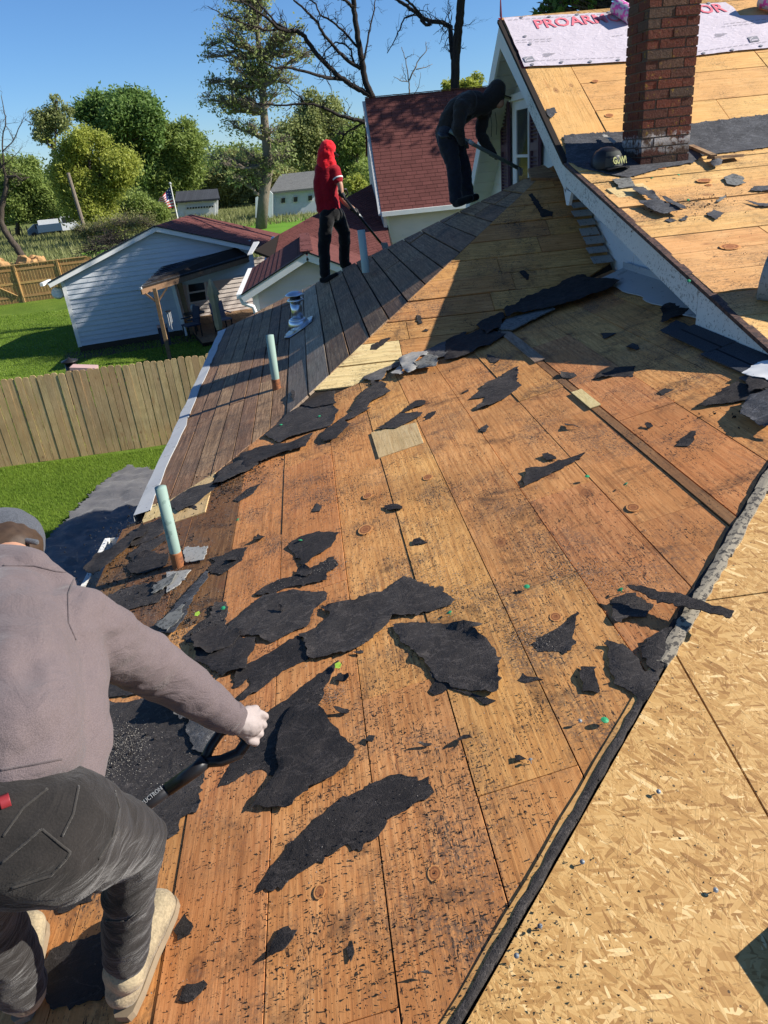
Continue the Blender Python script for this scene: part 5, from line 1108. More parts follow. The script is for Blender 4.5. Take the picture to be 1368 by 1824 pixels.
M['jeans'] = cloth('worn_black_jeans', (.020, .0175, .016), (.0085, .008, .0075), .9, 6, .8, .2, 300)
M['boot'] = cloth('tan_work_boot', (.34, .275, .17), (.13, .105, .07), .85, 11, 1.0, .2, 160)
M['sole'] = flat('boot_sole', (.22, .17, .11), .85, var=.3, sc=20)
M['cap'] = cloth('charcoal_cap', (.055, .06, .07), None, .9, 20, .2, .6, 350); M['hair'] = flat('brown_hair', (.05, .03, .018), .6, var=.5, sc=60)
M['redshirt'] = cloth('red_polo', (.30, .005, .014), (.19, .003, .010), .85, 4, .5); M['redhood'] = cloth('red_hood', (.72, .01, .02), (.5, .006, .015), .8, 8, .4)
M['blackcl'] = cloth('black_trousers', (.008, .008, .009), (.004, .004, .005), .9, 6, .5); M['hoodblk'] = cloth('black_hoodie', (.030, .025, .023), (.013, .012, .012), .95, 5, .5, .2, 200); M['navyj'] = cloth('navy_jeans', (.018, .020, .030), (.009, .010, .014), .9, 6, .5, .2, 200)
M['shaft'] = flat('steel_shaft', (.20, .22, .23), .45, .5, .3); M['shaftg'] = flat('greenish_shaft', (.12, .15, .14), .45)
# --- the worker in the grey hoodie, near left
org = Vector((-.75, 1.2, -1.83)); man = empty('person', org); tag(man, 'person in a mauve grey hoodie and black jeans bending over at the left edge', 'person')
ankR, kneR, hipR = pz(222, 1725, -1.67), pz(236, 1495, -1.26), pz(85, 1485, -.97); ankL, kneL, hipL = pz(48, 1765, -1.72), pz(-45, 1630, -1.36), pz(-85, 1520, -1.0)
pel = pz(10, 1480, -.94); waist = pz(30, 1330, -.86); chest = pz(20, 1170, -.84); neck = pz(18, 1050, -.81); shR = pz(128, 1112, -.87); shL = pz(-110, 1100, -.87); head = pz(18, 985, -.845)
elR = pz(292, 1198, -1.12); wrR = pz(418, 1281, -1.29); hnd = pz(447, 1292, -1.33); elL = pz(-220, 1300, -1.15); wrL = pz(-150, 1480, -1.30)
s = .88
volume('body', [[(pel, .075), (waist, .07), (chest, .10), (neck, .045), (head, .070)], [(chest, .09), (shR, .05), (elR, .038), (wrR, .026), (hnd, .028)], [(chest, .09), (shL, .05), (elL, .038), (wrL, .028)],
    [(pel, .10), (hipR, .08), (kneR, .055), (ankR, .038)], [(pel, .10), (hipL, .08), (kneL, .055), (ankL, .038)]], .014, M['skin'], man, org)
wR = pz(120, 1330, -.95); wL = pz(-90, 1330, -.95); hemR = pz(105, 1392, -.96); hemL = pz(-70, 1420, -.98); cR = pz(120, 1200, -.92); mid = lambda a, b, t=.5: a.lerp(b, t)
backp = [(pz(35, 1395, -.92), .10), (waist, .115), (pz(25, 1250, -.85), .12), (chest, .125), (pz(20, 1100, -.83), .105)]
volume('hoodie', [backp, [(hemR, .072), (wR, .078), (cR, .088), (mid(shR, chest, .25), .088)], [(hemL, .08), (wL, .09), (pz(-80, 1200, -.92), .10), (mid(shL, chest, .25), .09)],
    [(mid(shR, chest, .35), .088), (shR, .088), (mid(shR, elR, .35), .082), (mid(shR, elR, .7), .076), (elR, .073), (mid(elR, wrR, .35), .066), (mid(elR, wrR, .75), .052), (wrR, .040)],
    [(shL, .08), (elL, .065), (wrL, .04)], [(pz(20, 1100, -.83), .10), (pz(10, 1060, -.815), .085)], [(pz(-60, 1400, -.93), .10), (pz(40, 1400, -.92), .095), (hemR, .075)],
    [(pz(-70, 1025, -.82), .05), (pz(0, 1012, -.785), .054), (pz(55, 1016, -.785), .05), (pz(105, 1045, -.82), .038)],
    [(pz(-60, 1060, -.81), .05), (pz(30, 1060, -.80), .05), (pz(90, 1060, -.83), .05), (shR, .06)]], .0075, M['hoodie'], man, org, 7, .012, 9, None, (1, 1, 1.8))
addm(MB().tube([mid(elR, wrR, .93), mid(elR, wrR, 1.02)], [.043, .040], 20), org, 'sleeve_cuff', M['hoodie'], man, True)
# jeans
hm = mid(hipR, kneR, .5)
volume('jeans', [[(pz(30, 1400, -.95), .095), (pel, .115), (hipR, .115), (mid(hipR, kneR, .4), .098), (mid(hipR, kneR, .8), .080), (kneR, .072)], [(pel, .115), (hipL, .12), (kneL, .085)], [(pz(90, 1440, -.96), .075), (pz(120, 1500, -1.02), .09)],
    [(kneR, .072), (mid(kneR, ankR, .3), .058), (mid(kneR, ankR, .7), .056), (mid(kneR, ankR, .86), .053)], [(kneL, .082), (mid(kneL, ankL, .5), .075), (mid(kneL, ankL, .85), .062)]], .0075, M['jeans'], man, org, 6, .010, 10, None, (1.2, 1.0, 1.5))
# pocket, waistband and seams
def patchon(name, pix, z0, mat, par, th=.004, tgt=None, off=.004):
    """small cloth patch laid on the surface of tgt, found by ray from outside"""
    pts = []; ob = tgt
    for (px, py) in pix:
        d = ray(px, py).normalized(); ok, loc_, nr_, ix = ob.ray_cast(-org, d)
        if ok: pts.append((loc_ + nr_ * off, nr_))
    return pts
jn = [o for o in man.children if o.name.startswith('jeans')][0]; hd = [o for o in man.children if o.name.startswith('hoodie')][0]
def seam(name, pix, r, tgt, mat, n=10):
    P2 = []
    for i in range(len(pix) - 1):
        for k in range(n): P2.append((pix[i][0] + (pix[i + 1][0] - pix[i][0]) * k / n, pix[i][1] + (pix[i + 1][1] - pix[i][1]) * k / n))
    P2.append(pix[-1]); pts = [q[0] for q in patchon('', P2, 0, None, None, tgt=tgt, off=.0005)]
    if len(pts) > 3: return MB().tube(pts, r, 5).build(name, mat, man, smooth=True)
M['stitch'] = cloth('jeans_seam', (.04, .036, .032), None, .9); M['hseam'] = cloth('hoodie_seam', (.105, .082, .083), None, .9)
for px_ in ([(2, 1538), (70, 1480), (75, 1478)], [(75, 1478), (125, 1518), (118, 1530)], [(118, 1530), (90, 1560), (20, 1582)], [(5, 1490), (40, 1440), (85, 1405)], [(140, 1400), (130, 1450), (110, 1490)], [(205, 1410), (212, 1440), (200, 1490), (175, 1530)], [(188, 1640), (225, 1640), (262, 1610)]): seam('jeans_seam', px_, .0022, jn, M['stitch'])
for px_ in ([(135, 1022), (121, 1060), (122, 1110), (135, 1140)], [(5, 1008), (60, 1008), (100, 1018), (135, 1022)], [(0, 1372), (60, 1362), (110, 1352)]): seam('hoodie_seam', px_, .002, hd, M['hseam'])
seam('belt', [(0, 1432), (18, 1425)], .012, jn, M['redm'])
# boots
def boot(toe, heel, ank, up, sc=1.0, rot=0):
    d = (toe - heel); L = d.length; d.normalize(); n = P.n; sd = n.cross(d)
    out = []; prof = [(-.03, .022), (-.015, .034), (.04, .040), (.10, .038), (.14, .037), (.20, .044), (.26, .048), (.30, .040), (.32, .022)]
    k = L / .30
    pts = [heel + d * (a * k) + sd * (b * k * .98) for a, b in prof] + [heel + d * (a * k) - sd * (b * k * .86) for a, b in prof[::-1]]
    addm(MB().prism([q + n * .002 for q in pts], n * .020), org, 'boot_sole', M['sole'], man)
    H = lambda a, b, h: heel + d * (a * k) + sd * b * k + n * h
    volume('boot', [[(H(.03, 0, .05), .040), (H(.05, 0, .09), .044), (ank, .048)], [(H(.02, 0, .055), .042), (H(.12, 0, .06), .043), (H(.20, 0, .055), .046), (H(.265, 0, .052), .044)], [(H(.05, 0, .09), .044), (H(.14, 0, .085), .036), (H(.20, 0, .068), .032)]], .006, M['boot'], man, org, 5, .003, 16)
    for a in (.15, .17): addm(MB().tube([H(a, .043, .035), H(a, .03, .085), H(a, 0, .105), H(a, -.03, .085), H(a, -.043, .035)], .0025, 6), org, 'boot_seam', M['sole'], man, True)
boot(P.hit(305, 1615), P.hit(232, 1800), pz(228, 1730, -1.68), None); boot(P.hit(72, 1655), P.hit(48, 1806), pz(45, 1770, -1.73), None)
# head, hair and cap
hdir = (head - neck).normalized(); hq = hdir.to_track_quat('Z', 'Y').to_matrix()
volume('hair', [[(head + UP * .012, .086), (head - hdir * .035 + UP * .01, .082), (head - hdir * .07, .062)]], .008, M['hair'], man, org, 3, .004, 30)
volume('cap', [[(head + hdir * .030 + UP * .022, .094), (head + hdir * .055 + UP * .01, .086)]], .007, M['cap'], man, org, 4, .002, 20)
addm(MB().tube([pz(x, y, -.79) for x, y in ((-20, 968), (10, 962), (40, 962), (66, 966))], .007, 6), org, 'cap_strap', M['cap'], man, True)
# gloved hand: palm, five fingers closing over the grip
gr0, gr1 = pz(448, 1322, -1.40), pz(398, 1292, -1.33)
ax = (pz(452, 1330, -1.38) - pz(420, 1300, -1.36)).normalized(); fdir = (hnd - wrR).normalized(); dn = ray(450, 1310).normalized(); sdv = fdir.cross(dn).normalized()
palm = [[(wrR, .030), (mid(wrR, hnd, .6), .034), (hnd, .032)], [(hnd + sdv * .022, .018), (wrR + fdir * .01 + sdv * .015, .022)], [(hnd - sdv * .022, .018), (wrR + fdir * .01 - sdv * .012, .022)]]
for i, (o_, L_) in enumerate(((-.036, .030), (-.012, .035), (.012, .033), (.035, .026))):
    b = hnd + sdv * o_ + fdir * .012; k1 = b + fdir * L_ * .7 + dn * .010; k2 = k1 + dn * .026 + fdir * .002; k3 = k2 + dn * .012 - fdir * .018; palm.append([(b, .0118), (k1, .0112), (k2, .0105), (k3, .009)])
tb = wrR + fdir * .03 + sdv * .03; palm.append([(tb, .016), (tb + fdir * .02 + sdv * .012 + dn * .02, .013), (tb + fdir * .028 + dn * .045, .011)])
volume('glove', palm, .0034, M['glove'], man, org, 1, .0022, 45)
# shovel held by the worker
sorg = pz(250, 1440, -1.52); sh = empty('shovel', sorg); tag(sh, 'black D handled shovel with worn printed shaft below the mauve grey sleeve', 'shovel')
G1, G2, G3 = pz(345, 1372, -1.44), pz(250, 1442, -1.52), pz(20, 1625, -1.80); ax_ = (G1 - G3).normalized()
addm(MB().tube([G3, pz(285, 1416, -1.492)], .0165, 16), sorg, 'shaft', M['shaft'], sh, True); addm(MB().tube([pz(225, 1460, -1.545), pz(300, 1405, -1.478)], .0172, 16), sorg, 'shaft_label', M['black'], sh, True)
addm(MB().tube([pz(300, 1405, -1.478), pz(350, 1370, -1.44), pz(366, 1355, -1.43)], [.0185, .019, .021], 16), sorg, 'grip_socket', M['black'], sh, True)
addm(MB().tube([pz(*q) for q in ((362, 1358, -1.432), (375, 1330, -1.41), (392, 1305, -1.385), (415, 1292, -1.375))], [.015, .013, .013, .014], 12), sorg, 'grip_arm', M['black'], sh, True)
addm(MB().tube([pz(*q) for q in ((362, 1358, -1.432), (395, 1355, -1.43), (425, 1342, -1.42), (438, 1322, -1.40), (434, 1308, -1.385), (415, 1292, -1.375))], [.015, .016, .0165, .016, .015, .014], 12), sorg, 'grip_arm', M['black'], sh, True)
bd_ = (G3 - G2).normalized(); bs = bd_.cross(P.n).normalized()
addm(MB().prism([G3 + bs * .03, G3 - bs * .03, G3 - bs * .12 + bd_ * .05, G3 - bs * .11 + bd_ * .28, G3 + bs * .11 + bd_ * .28, G3 + bs * .12 + bd_ * .05], P.n * .004), sorg, 'blade', M['shaft'], sh)
def letters(txt, o, u, n, size, mat, parent, ext=.0006, orgv=None, bold=0.0, xs=1.0):
    cu = bpy.data.curves.new('lettering', 'FONT'); cu.body = txt; cu.size = size; cu.extrude = ext; cu.offset = bold; cu.resolution_u = 2
    ob = bpy.data.objects.new('lettering', cu); COL.objects.link(ob); dg = bpy.context.evaluated_depsgraph_get(); dg.update(); me = bpy.data.meshes.new_from_object(ob.evaluated_get(dg)); bpy.data.objects.remove(ob)
    u = u.normalized(); n = n.normalized(); v = n.cross(u); mw = Matrix.Identity(4); oo = o - (orgv or Vector((0, 0, 0)))
    for k in range(3): mw[k][0] = u[k] * xs; mw[k][1] = v[k]; mw[k][2] = n[k]; mw[k][3] = oo[k]
    me.materials.clear(); return link('lettering', me, mat, parent, mw)
la, lb = pz(252, 1436, -1.515), pz(296, 1402, -1.478); view = -ray(270, 1420).normalized(); ln = (view - ax_ * view.dot(ax_)).normalized(); letters('STRUCTRON', la + ln * .0176 + ln.cross(ax_) * -.002, (lb - la), ln, .017, M['flash'], sh, .0004, sorg, 0, .85)
# --- figures further off
def figure(org, lab, Yd, parts, tool=None):
    e = empty('person', org); tag(e, lab, 'person'); return e
Yr = 10.0
def r_(px, py, dy=0): return atY(px, py, Yr + dy)
ro = Q.hit(580, 503); rp = figure(ro, 'person in a red shirt and red hood standing on the weathered roof edge', Yr, None)
fa, fk, fh = r_(579, 487), r_(577, 437), r_(583, 385, -.06); ga_, gk, gh = r_(613, 468, .25), r_(614, 415, .12), r_(600, 385, .1)
pel, che, nek, hed = r_(590, 375), r_(581, 322), r_(583, 290), r_(585, 268)
s1, e1, h1 = r_(596, 304, -.05), r_(606, 330, -.12), r_(608, 344, -.14); s2, e2, h2 = r_(580, 310, .15), r_(612, 358, .05), r_(630, 374, .0)
volume('body', [[(pel, .11), (che, .10), (nek, .05), (hed, .085), (r_(594, 275, -.0), .03)], [(che, .08), (s1, .05), (e1, .038), (h1, .032)], [(che, .08), (s2, .05), (e2, .038), (h2, .032)], [(pel, .1), (fh, .07), (fk, .05), (fa, .04)], [(pel, .1), (gh, .07), (gk, .05), (ga_, .04)]], .012, M['skin'], rp, ro, 3)
volume('shirt', [[(r_(588, 371), .125), (r_(586, 350), .125), (che, .125), (r_(581, 305), .11)], [(r_(575, 370), .09), (r_(572, 330), .10), (r_(574, 306), .10)], [(r_(581, 303), .09), (s1, .072), (mid(s1, e1, .55), .066)], [(s2, .07), (mid(s2, e2, .4), .06)]], .012, M['redshirt'], rp, ro, 4, .014, 8)
volume('hood', [[(r_(584, 264), .100), (r_(581, 275), .108), (r_(578, 288), .098), (r_(580, 299), .105)], [(r_(590, 290, -.03), .06), (r_(592, 298, -.03), .055)]], .011, M['redhood'], rp, ro, 3, .012, 14)
addm(MB().tube([mid(s1, e1, .52), mid(s1, e1, .60)], [.071, .068], 16), ro, 'sleeve_trim', M['bargeclean'], rp, True)
addm(MB().prism([r_(595, 271, -.06), r_(604, 278, -.02), r_(603, 281, .03), r_(594, 277, .06)], UP * .01), ro, 'cap_brim', M['black'], rp)
volume('trousers', [[(r_(590, 378), .13), (fh, .10), (fk, .078), (fa, .072)], [(r_(590, 378), .125), (gh, .11), (gk, .082), (ga_, .07)]], .012, M['blackcl'], rp, ro, 4, .013, 9)
fz = Q.at(ro.x, ro.y); volume('shoe', [[(r_(574, 499), .04), (r_(585, 497, -.05), .04), (r_(599, 490, -.1), .035)]], .01, M['blackcl'], rp, ro, 2); volume('shoe', [[(r_(612, 474, .25), .04), (r_(622, 471, .2), .035)]], .01, M['blackcl'], rp, ro, 2)
def smallhand(nm, c, d, sd, par, og, mat, s=1.0):
    ch_ = [[(c - d * .03, .026), (c + d * .03, .034)]]
    for i in range(4): b = c + d * .045 + sd * (i - 1.5) * .019; ch_.append([(b, .0115), (b + d * .022, .0105), (b + d * .022 - UP * .022, .01), (b + d * .006 - UP * .03, .009)])
    ch_.append([(c + sd * .035, .013), (c + sd * .04 + d * .03 - UP * .02, .011)]); return volume(nm, ch_, .0065, mat, par, og, 1)
smallhand('glove', h1, Vector((.5, 0, -.85)).normalized(), Vector((0, 1, 0)), rp, ro, M['gloveb']); smallhand('glove', h2, Vector((.8, 0, -.5)).normalized(), Vector((0, 1, 0)), rp, ro, M['gloveb'])
so_ = r_(640, 380); st_ = empty('shovel', so_); tag(st_, 'long dark scraping tool with a D handle held by the person in the red shirt', 'shovel')
addm(MB().tube([r_(613, 352, -.1), r_(682, 437, .15)], [.017, .015], 10), so_, 'shaft', M['black'], st_, True); addm(MB().tube([r_(613, 352, -.1), r_(604, 347, -.12), r_(606, 338, -.13), r_(616, 337, -.1), r_(620, 345, -.08), r_(613, 352, -.1)], .013, 8), so_, 'grip', M['black'], st_, True)
addm(MB().tube([r_(636, 379, 0), r_(645, 390, .03)], .019, 10), so_, 'shaft_band', M['shaft'], st_, True); addm(MB().prism([r_(678, 432, .1), r_(690, 432, .2), r_(694, 446, .2), r_(682, 446, .1)], (0, .01, 0)), so_, 'blade', M['shaft'], st_)
Yb = 8.6
def b_(px, py, dy=0): return atY(px, py, Yb + dy)
bo_ = Q.hit(822, 368); bp = figure(bo_, 'person in a black hood bending forward on the roof beside the gable window', Yb, None)
a1, k1, h_1 = b_(812, 352), b_(808, 300), b_(796, 248); a2, k2, h_2 = b_(834, 350, .2), b_(826, 300, .2), b_(806, 246, .2); pl_, c1_, c2_, nk, hd_ = b_(797, 235, .1), b_(815, 200, .1), b_(845, 185, .1), b_(872, 180, .1), b_(884, 172, .1)
sa, ea_, ha = b_(822, 190, -.12), b_(815, 228, -.16), b_(824, 252, -.12); sb_, eb_, hb = b_(862, 200, .28), b_(856, 240, .2), b_(876, 272, .05)
volume('body', [[(pl_, .10), (c1_, .10), (c2_, .10), (nk, .05), (hd_, .085), (b_(890, 184, .06), .05), (b_(893, 182, .06), .018)], [(c2_, .07), (sa, .05), (ea_, .04), (ha, .032)], [(c2_, .07), (sb_, .05), (eb_, .04), (hb, .032)], [(pl_, .1), (h_1, .08), (k1, .055), (a1, .04)], [(pl_, .1), (h_2, .08), (k2, .055), (a2, .04)]], .012, M['skin'], bp, bo_, 3)
volume('hoodie', [[(b_(796, 238, .1), .125), (b_(806, 212, .1), .135), (c1_, .14), (b_(830, 190, .1), .145), (c2_, .13), (b_(862, 185, .1), .10)], [(c2_, .1), (sa, .09), (mid(sa, ea_), .075), (ea_, .066), (ha, .045)], [(b_(855, 192, .2), .1), (sb_, .085), (mid(sb_, eb_), .07), (eb_, .062), (hb, .045)], [(b_(835, 178, -.02), .09), (sa, .09)]], .012, M['hoodblk'], bp, bo_, 4, .016, 8)
volume('hood', [[(b_(885, 160, .1), .10), (b_(880, 172, .1), .115), (b_(868, 182, .1), .10)]], .011, M['hoodblk'], bp, bo_, 4, .006, 12)
addm(MB().prism([b_(896, 170, .0), b_(911, 175, .02), b_(910, 178, .14), b_(896, 174, .18)], UP * .012), bo_, 'cap_brim', M['black'], bp)
volume('jeans', [[(b_(797, 238, .1), .125), (h_1, .115), (mid(h_1, k1), .095), (k1, .078), (a1, .07)], [(b_(799, 238, .1), .12), (h_2, .115), (k2, .08), (a2, .07)]], .012, M['navyj'], bp, bo_, 4, .014, 9)
volume('shoe', [[(b_(812, 362), .045), (b_(820, 360, -.08), .045), (b_(838, 353, -.14), .038)]], .011, M['blackcl'], bp, bo_, 2); volume('shoe', [[(b_(832, 356, .2), .045), (b_(848, 351, .12), .04)]], .011, M['blackcl'], bp, bo_, 2)
addm(MB().tube([b_(783, 238, 0), b_(790, 244, -.08), b_(803, 243, -.1)], [.03, .035, .03], 8), bo_, 'waist_pouch', M['black'], bp, True)
for x in (873, 882): addm(MB().tube([b_(x, 200, 0), b_(x + 3, 222, 0), b_(x + 2, 244 - (x == 882) * 4, 0)], .003, 5), bo_, 'drawstring', M['black'], bp)
smallhand('glove', ha, Vector((.7, -.1, -.6)).normalized(), Vector((0, 1, 0)), bp, bo_, M['gloveb']); smallhand('glove', hb, Vector((.7, -.1, -.6)).normalized(), Vector((0, 1, 0)), bp, bo_, M['gloveb'])
so_ = b_(860, 262); st_ = empty('shovel', so_); tag(st_, 'grey green straight shaft tool held by the person in the black hood', 'shovel')
addm(MB().tube([b_(801, 233, -.15), b_(826, 248, -.14), b_(926, 301, .1)], .02, 10), so_, 'shaft', M['shaftg'], st_, True); addm(MB().tube([b_(834, 251, -.13), b_(842, 256, -.11)], .023, 10), so_, 'shaft_band', M['flash'], st_, True); addm(MB().prism([b_(922, 298, .05), b_(930, 300, .15), b_(929, 313, .15), b_(925, 313, .05)], (.01, 0, 0)), so_, 'blade', M['shaft'], st_)
# ---------------------------------------------------------------- torn felt and debris
nfelt = [0]
def felt(pix, lab, mat='felt', pl=P, h=.003, wr=.004, curl=.012, jag=.007, step=.028, name='felt_scrap', cat='felt scrap', th=.0025, group=None):
    poly = [pl.hit(*q) for q in pix]; sd = nfelt[0] * 3.7; nfelt[0] += 1; sc = 9.0
    def hf(a, b, d):
        w_ = wr * .55 * (nz(a, b, sc * .8, sd) + .7 * nz(a, b, sc * 2.6, sd + 9) + .5 * nz(a * 1.5, b, sc * 6, sd + 3)) + wr * .5; w_ *= min(1, .25 + d / .03); e = .6 * curl * max(0, nz(a, b, sc * .9, sd + 20) - .05) * 1.6 * math.exp(-d / .018); return h + w_ + e
    o = cloth_sheet(name, poly, step, hf, M[mat], th, jag, pl.n, pl); tag(o, lab, cat, group); return o
z = lambda x, y: (x, y)
H_ = lambda L, ox, oy, s: [(ox + x / s, oy + y / s) for x, y in L]
felt([(105, 1262), (150, 1240), (215, 1252), (300, 1236), (330, 1262), (380, 1290), (400, 1312), (372, 1350), (358, 1400), (355, 1440), (322, 1458), (320, 1480), (270, 1507), (240, 1500), (180, 1470), (90, 1400)], 'largest dark felt sheet lying under the arm and knees of the person in the hoodie', 'felt2', wr=.004, curl=.01)
felt([(95, 1600), (105, 1628), (165, 1605), (166, 1550), (150, 1540), (108, 1570)], 'dark felt scrap between the two legs of the person in the hoodie', wr=.003)
felt([(95, 1690), (165, 1667), (230, 1640), (240, 1720), (180, 1782), (96, 1800), (60, 1760)], 'flat dark sheet in place of the worker shadow between the tan boots', wr=.002, curl=.004)  # flat dark sheet laid where the worker's own shadow falls
felt([(322, 1640), (330, 1628), (343, 1645), (338, 1668), (318, 1678), (310, 1660)], 'small dark felt scrap against the toe of the nearest boot', wr=.002)
felt([(165, 1180), (205, 1172), (262, 1200), (282, 1228), (230, 1242), (190, 1244), (150, 1240), (115, 1258), (106, 1232), (124, 1212), (156, 1198), (185, 1218), (180, 1198)], 'ragged felt scrap with a hooked end below the shoulder of the hoodie', 'felt2', h=.006, curl=.05, wr=.01)
felt(H_([(215, 700), (250, 610), (300, 590), (310, 600), (270, 640), (240, 660), (360, 625), (390, 660), (300, 690)], 0, 900, 2), 'torn felt strip at the left beside the hoodie hem', h=.004, curl=.02)
felt([(300, 1232), (330, 1235), (362, 1265), (345, 1285), (325, 1288), (310, 1275)], 'pale grey felt flap standing up beneath the forearm', 'feltg', h=.02, curl=.10, wr=.015)
felt([(340, 1278), (392, 1290), (400, 1310), (372, 1345), (350, 1340), (335, 1310)], 'crumpled grey felt piece just behind the shovel grip', 'feltg', h=.012, curl=.06, wr=.02)
felt(H_([(1026, 152), (1070, 115), (1140, 95), (1210, 103), (1180, 150), (1130, 185), (1085, 220)], 0, 900, 2), 'five sided felt scrap with a green cap nail at its left corner', h=.006, curl=.03, wr=.005)
felt(H_([(745, 190), (800, 180), (830, 160), (878, 150), (860, 200), (790, 248), (735, 235), (770, 205)], 0, 900, 2), 'angular felt scrap just right of the nearest vent pipe', curl=.008)
felt(H_([(905, 320), (985, 270), (1080, 240), (1130, 215), (1190, 183), (1207, 215), (1165, 245), (1165, 270), (1100, 285), (1010, 300), (930, 325)], 0, 900, 2), 'long thin felt scrap pointing up right above the two wide sheets', curl=.02)
felt(H_([(815, 425), (870, 380), (940, 325), (1040, 310), (1165, 315), (1168, 345), (1120, 375), (1100, 430), (1040, 460), (965, 495), (920, 470), (855, 470), (810, 468)], 0, 900, 2), 'wide wrinkled felt sheet left of centre with a dusty upper edge', 'felt2', h=.008, curl=.04, wr=.008)
felt(H_([(655, 470), (700, 430), (745, 405), (775, 350), (800, 345), (812, 370), (805, 410), (815, 450), (790, 490), (750, 510), (680, 490)], 0, 900, 2), 'felt scrap with a tall curled tip beside a lime green leaf', 'felt2', curl=.04)
felt(H_([(700, 500), (790, 490), (850, 475), (915, 475), (910, 510), (885, 555), (880, 592), (790, 610), (700, 560)], 0, 900, 2), 'felt sheet partly hidden behind the hoodie forearm', h=.01, curl=.04, wr=.008)
felt([(572, 1085), (635, 1075), (684, 1055), (721, 1028), (739, 1035), (774, 1050), (791, 1048), (789, 1058), (811, 1070), (804, 1080), (769, 1092), (730, 1097), (700, 1100), (684, 1120), (650, 1152), (625, 1165), (590, 1172), (552, 1175), (547, 1150), (532, 1132), (565, 1120), (590, 1097)], 'broad felt sheet in the centre with a wavy right end', 'felt2', h=.008, curl=.035, wr=.008)
felt([(701, 1115), (749, 1112), (804, 1117), (861, 1116), (844, 1127), (864, 1140), (884, 1160), (891, 1185), (890, 1225), (879, 1240), (854, 1235), (804, 1227), (790, 1218), (769, 1200), (764, 1190), (739, 1160), (714, 1145)], 'rounded felt sheet right of centre with a torn lower left tail', 'felt2', h=.008, curl=.04, wr=.006)
felt([(765, 1198), (795, 1200), (800, 1215), (815, 1230), (850, 1240), (884, 1250), (860, 1256), (835, 1240), (800, 1228), (775, 1240), (765, 1232), (775, 1215)], 'narrow torn felt tail hanging from the rounded sheet', h=.004, curl=.01)
felt(H_([(830, 650), (850, 590), (880, 575), (990, 510), (1060, 465), (1095, 500), (1100, 550), (1050, 575), (1000, 600), (950, 640), (870, 705), (850, 700), (895, 640), (890, 615), (850, 650)], 0, 900, 2), 'slanting felt strip between the wide sheet and the gloved hand', h=.004, curl=.025)
felt([(605, 1178), (592, 1200), (565, 1262), (545, 1290), (515, 1300), (505, 1340), (492, 1388), (470, 1372), (440, 1376), (420, 1392), (388, 1404), (420, 1345), (440, 1318), (470, 1275), (520, 1240), (560, 1208)], 'tall pointed felt sheet right of the gloved hand', h=.003, curl=.01, wr=.004)
felt([(520, 1265), (545, 1250), (575, 1268), (590, 1290), (615, 1320), (636, 1340), (620, 1370), (590, 1390), (570, 1400), (552, 1406), (525, 1440), (450, 1445), (480, 1400), (500, 1370), (496, 1340), (505, 1290)], 'square cornered wrinkled felt sheet lying on top of the pointed one', h=.014, curl=.02, wr=.012)
felt([(457, 1592), (480, 1550), (520, 1500), (560, 1465), (600, 1430), (640, 1410), (684, 1390), (710, 1380), (735, 1385), (745, 1392), (765, 1384), (774, 1412), (735, 1435), (690, 1462), (675, 1490), (628, 1517), (620, 1505), (560, 1540), (510, 1575)], 'long knife shaped felt piece lying alone in the foreground', h=.004, curl=.012, wr=.005)
felt([(947, 1148), (975, 1130), (1000, 1115), (1030, 1093), (1025, 1115), (1018, 1162), (960, 1162)], 'triangular felt scrap with a peaked top right of centre', 'felt2', curl=.03)
felt([(1090, 1105), (1095, 1065), (1125, 1060), (1165, 1078), (1150, 1100), (1120, 1102), (1098, 1112)], 'felt scrap under the left end of the straight strip near the hip', 'felt2', curl=.03)
felt([(1120, 1060), (1170, 1068), (1232, 1084), (1310, 1108), (1302, 1121), (1225, 1100), (1160, 1084)], 'straight narrow felt strip bridging the hip onto the strand board', h=.045, curl=.004, wr=.003, th=.004)
felt([(1083, 1147), (1110, 1150), (1130, 1170), (1150, 1200), (1172, 1195), (1165, 1230), (1140, 1256), (1125, 1235), (1095, 1222), (1087, 1195)], 'left half of the folded felt flap beside the hip strip', 'felt2', h=.008, curl=.03, wr=.008)
felt([(1142, 1160), (1165, 1135), (1205, 1117), (1198, 1150), (1170, 1200), (1152, 1188)], 'right half of the folded felt flap beside the hip strip', 'felt2', h=.01, curl=.02, wr=.008)
felt([(1035, 1190), (1063, 1192), (1065, 1238), (1040, 1235)], 'small square felt scrap standing clear right of centre', h=.004, curl=.04)
felt([(922, 1213), (932, 1199), (945, 1207), (968, 1212), (930, 1217)], 'tiny L shaped felt scrap below the peaked triangle', curl=.01)
felt([(933, 867), (937, 838), (965, 832), (1042, 808), (1022, 824), (975, 847)], 'long triangular felt scrap on the right deck boards', curl=.03)
felt([(835, 712), (868, 685), (915, 660), (925, 657), (920, 680), (930, 687), (905, 705), (882, 722), (848, 731), (866, 708)], 'forked felt scrap just below the shadow edge', 'felt2', curl=.03)
felt([(1205, 795), (1215, 780), (1238, 768), (1236, 785), (1225, 796)], 'leaf shaped felt scrap near the right edge', curl=.02)
felt([(1173, 700), (1185, 692), (1200, 694), (1178, 706)], 'slim felt scrap at the right beyond the shadow edge')
felt([(1055, 678), (1100, 655), (1132, 652), (1128, 672), (1095, 672)], 'felt wedge crossing the shadow edge on the right', curl=.04)
felt([(480, 1700), (497, 1660), (515, 1652), (532, 1660), (520, 1685), (490, 1712)], 'small folded felt scrap at the bottom centre', h=.006, curl=.05, wr=.012)
felt([(320, 1785), (335, 1755), (365, 1748), (372, 1756), (345, 1785)], 'small crumpled felt scrap near the bottom edge beside the boot', h=.006, curl=.05, wr=.012)
felt([(618, 1690), (628, 1675), (632, 1700), (626, 1716)], 'thin upright felt sliver at the bottom centre')
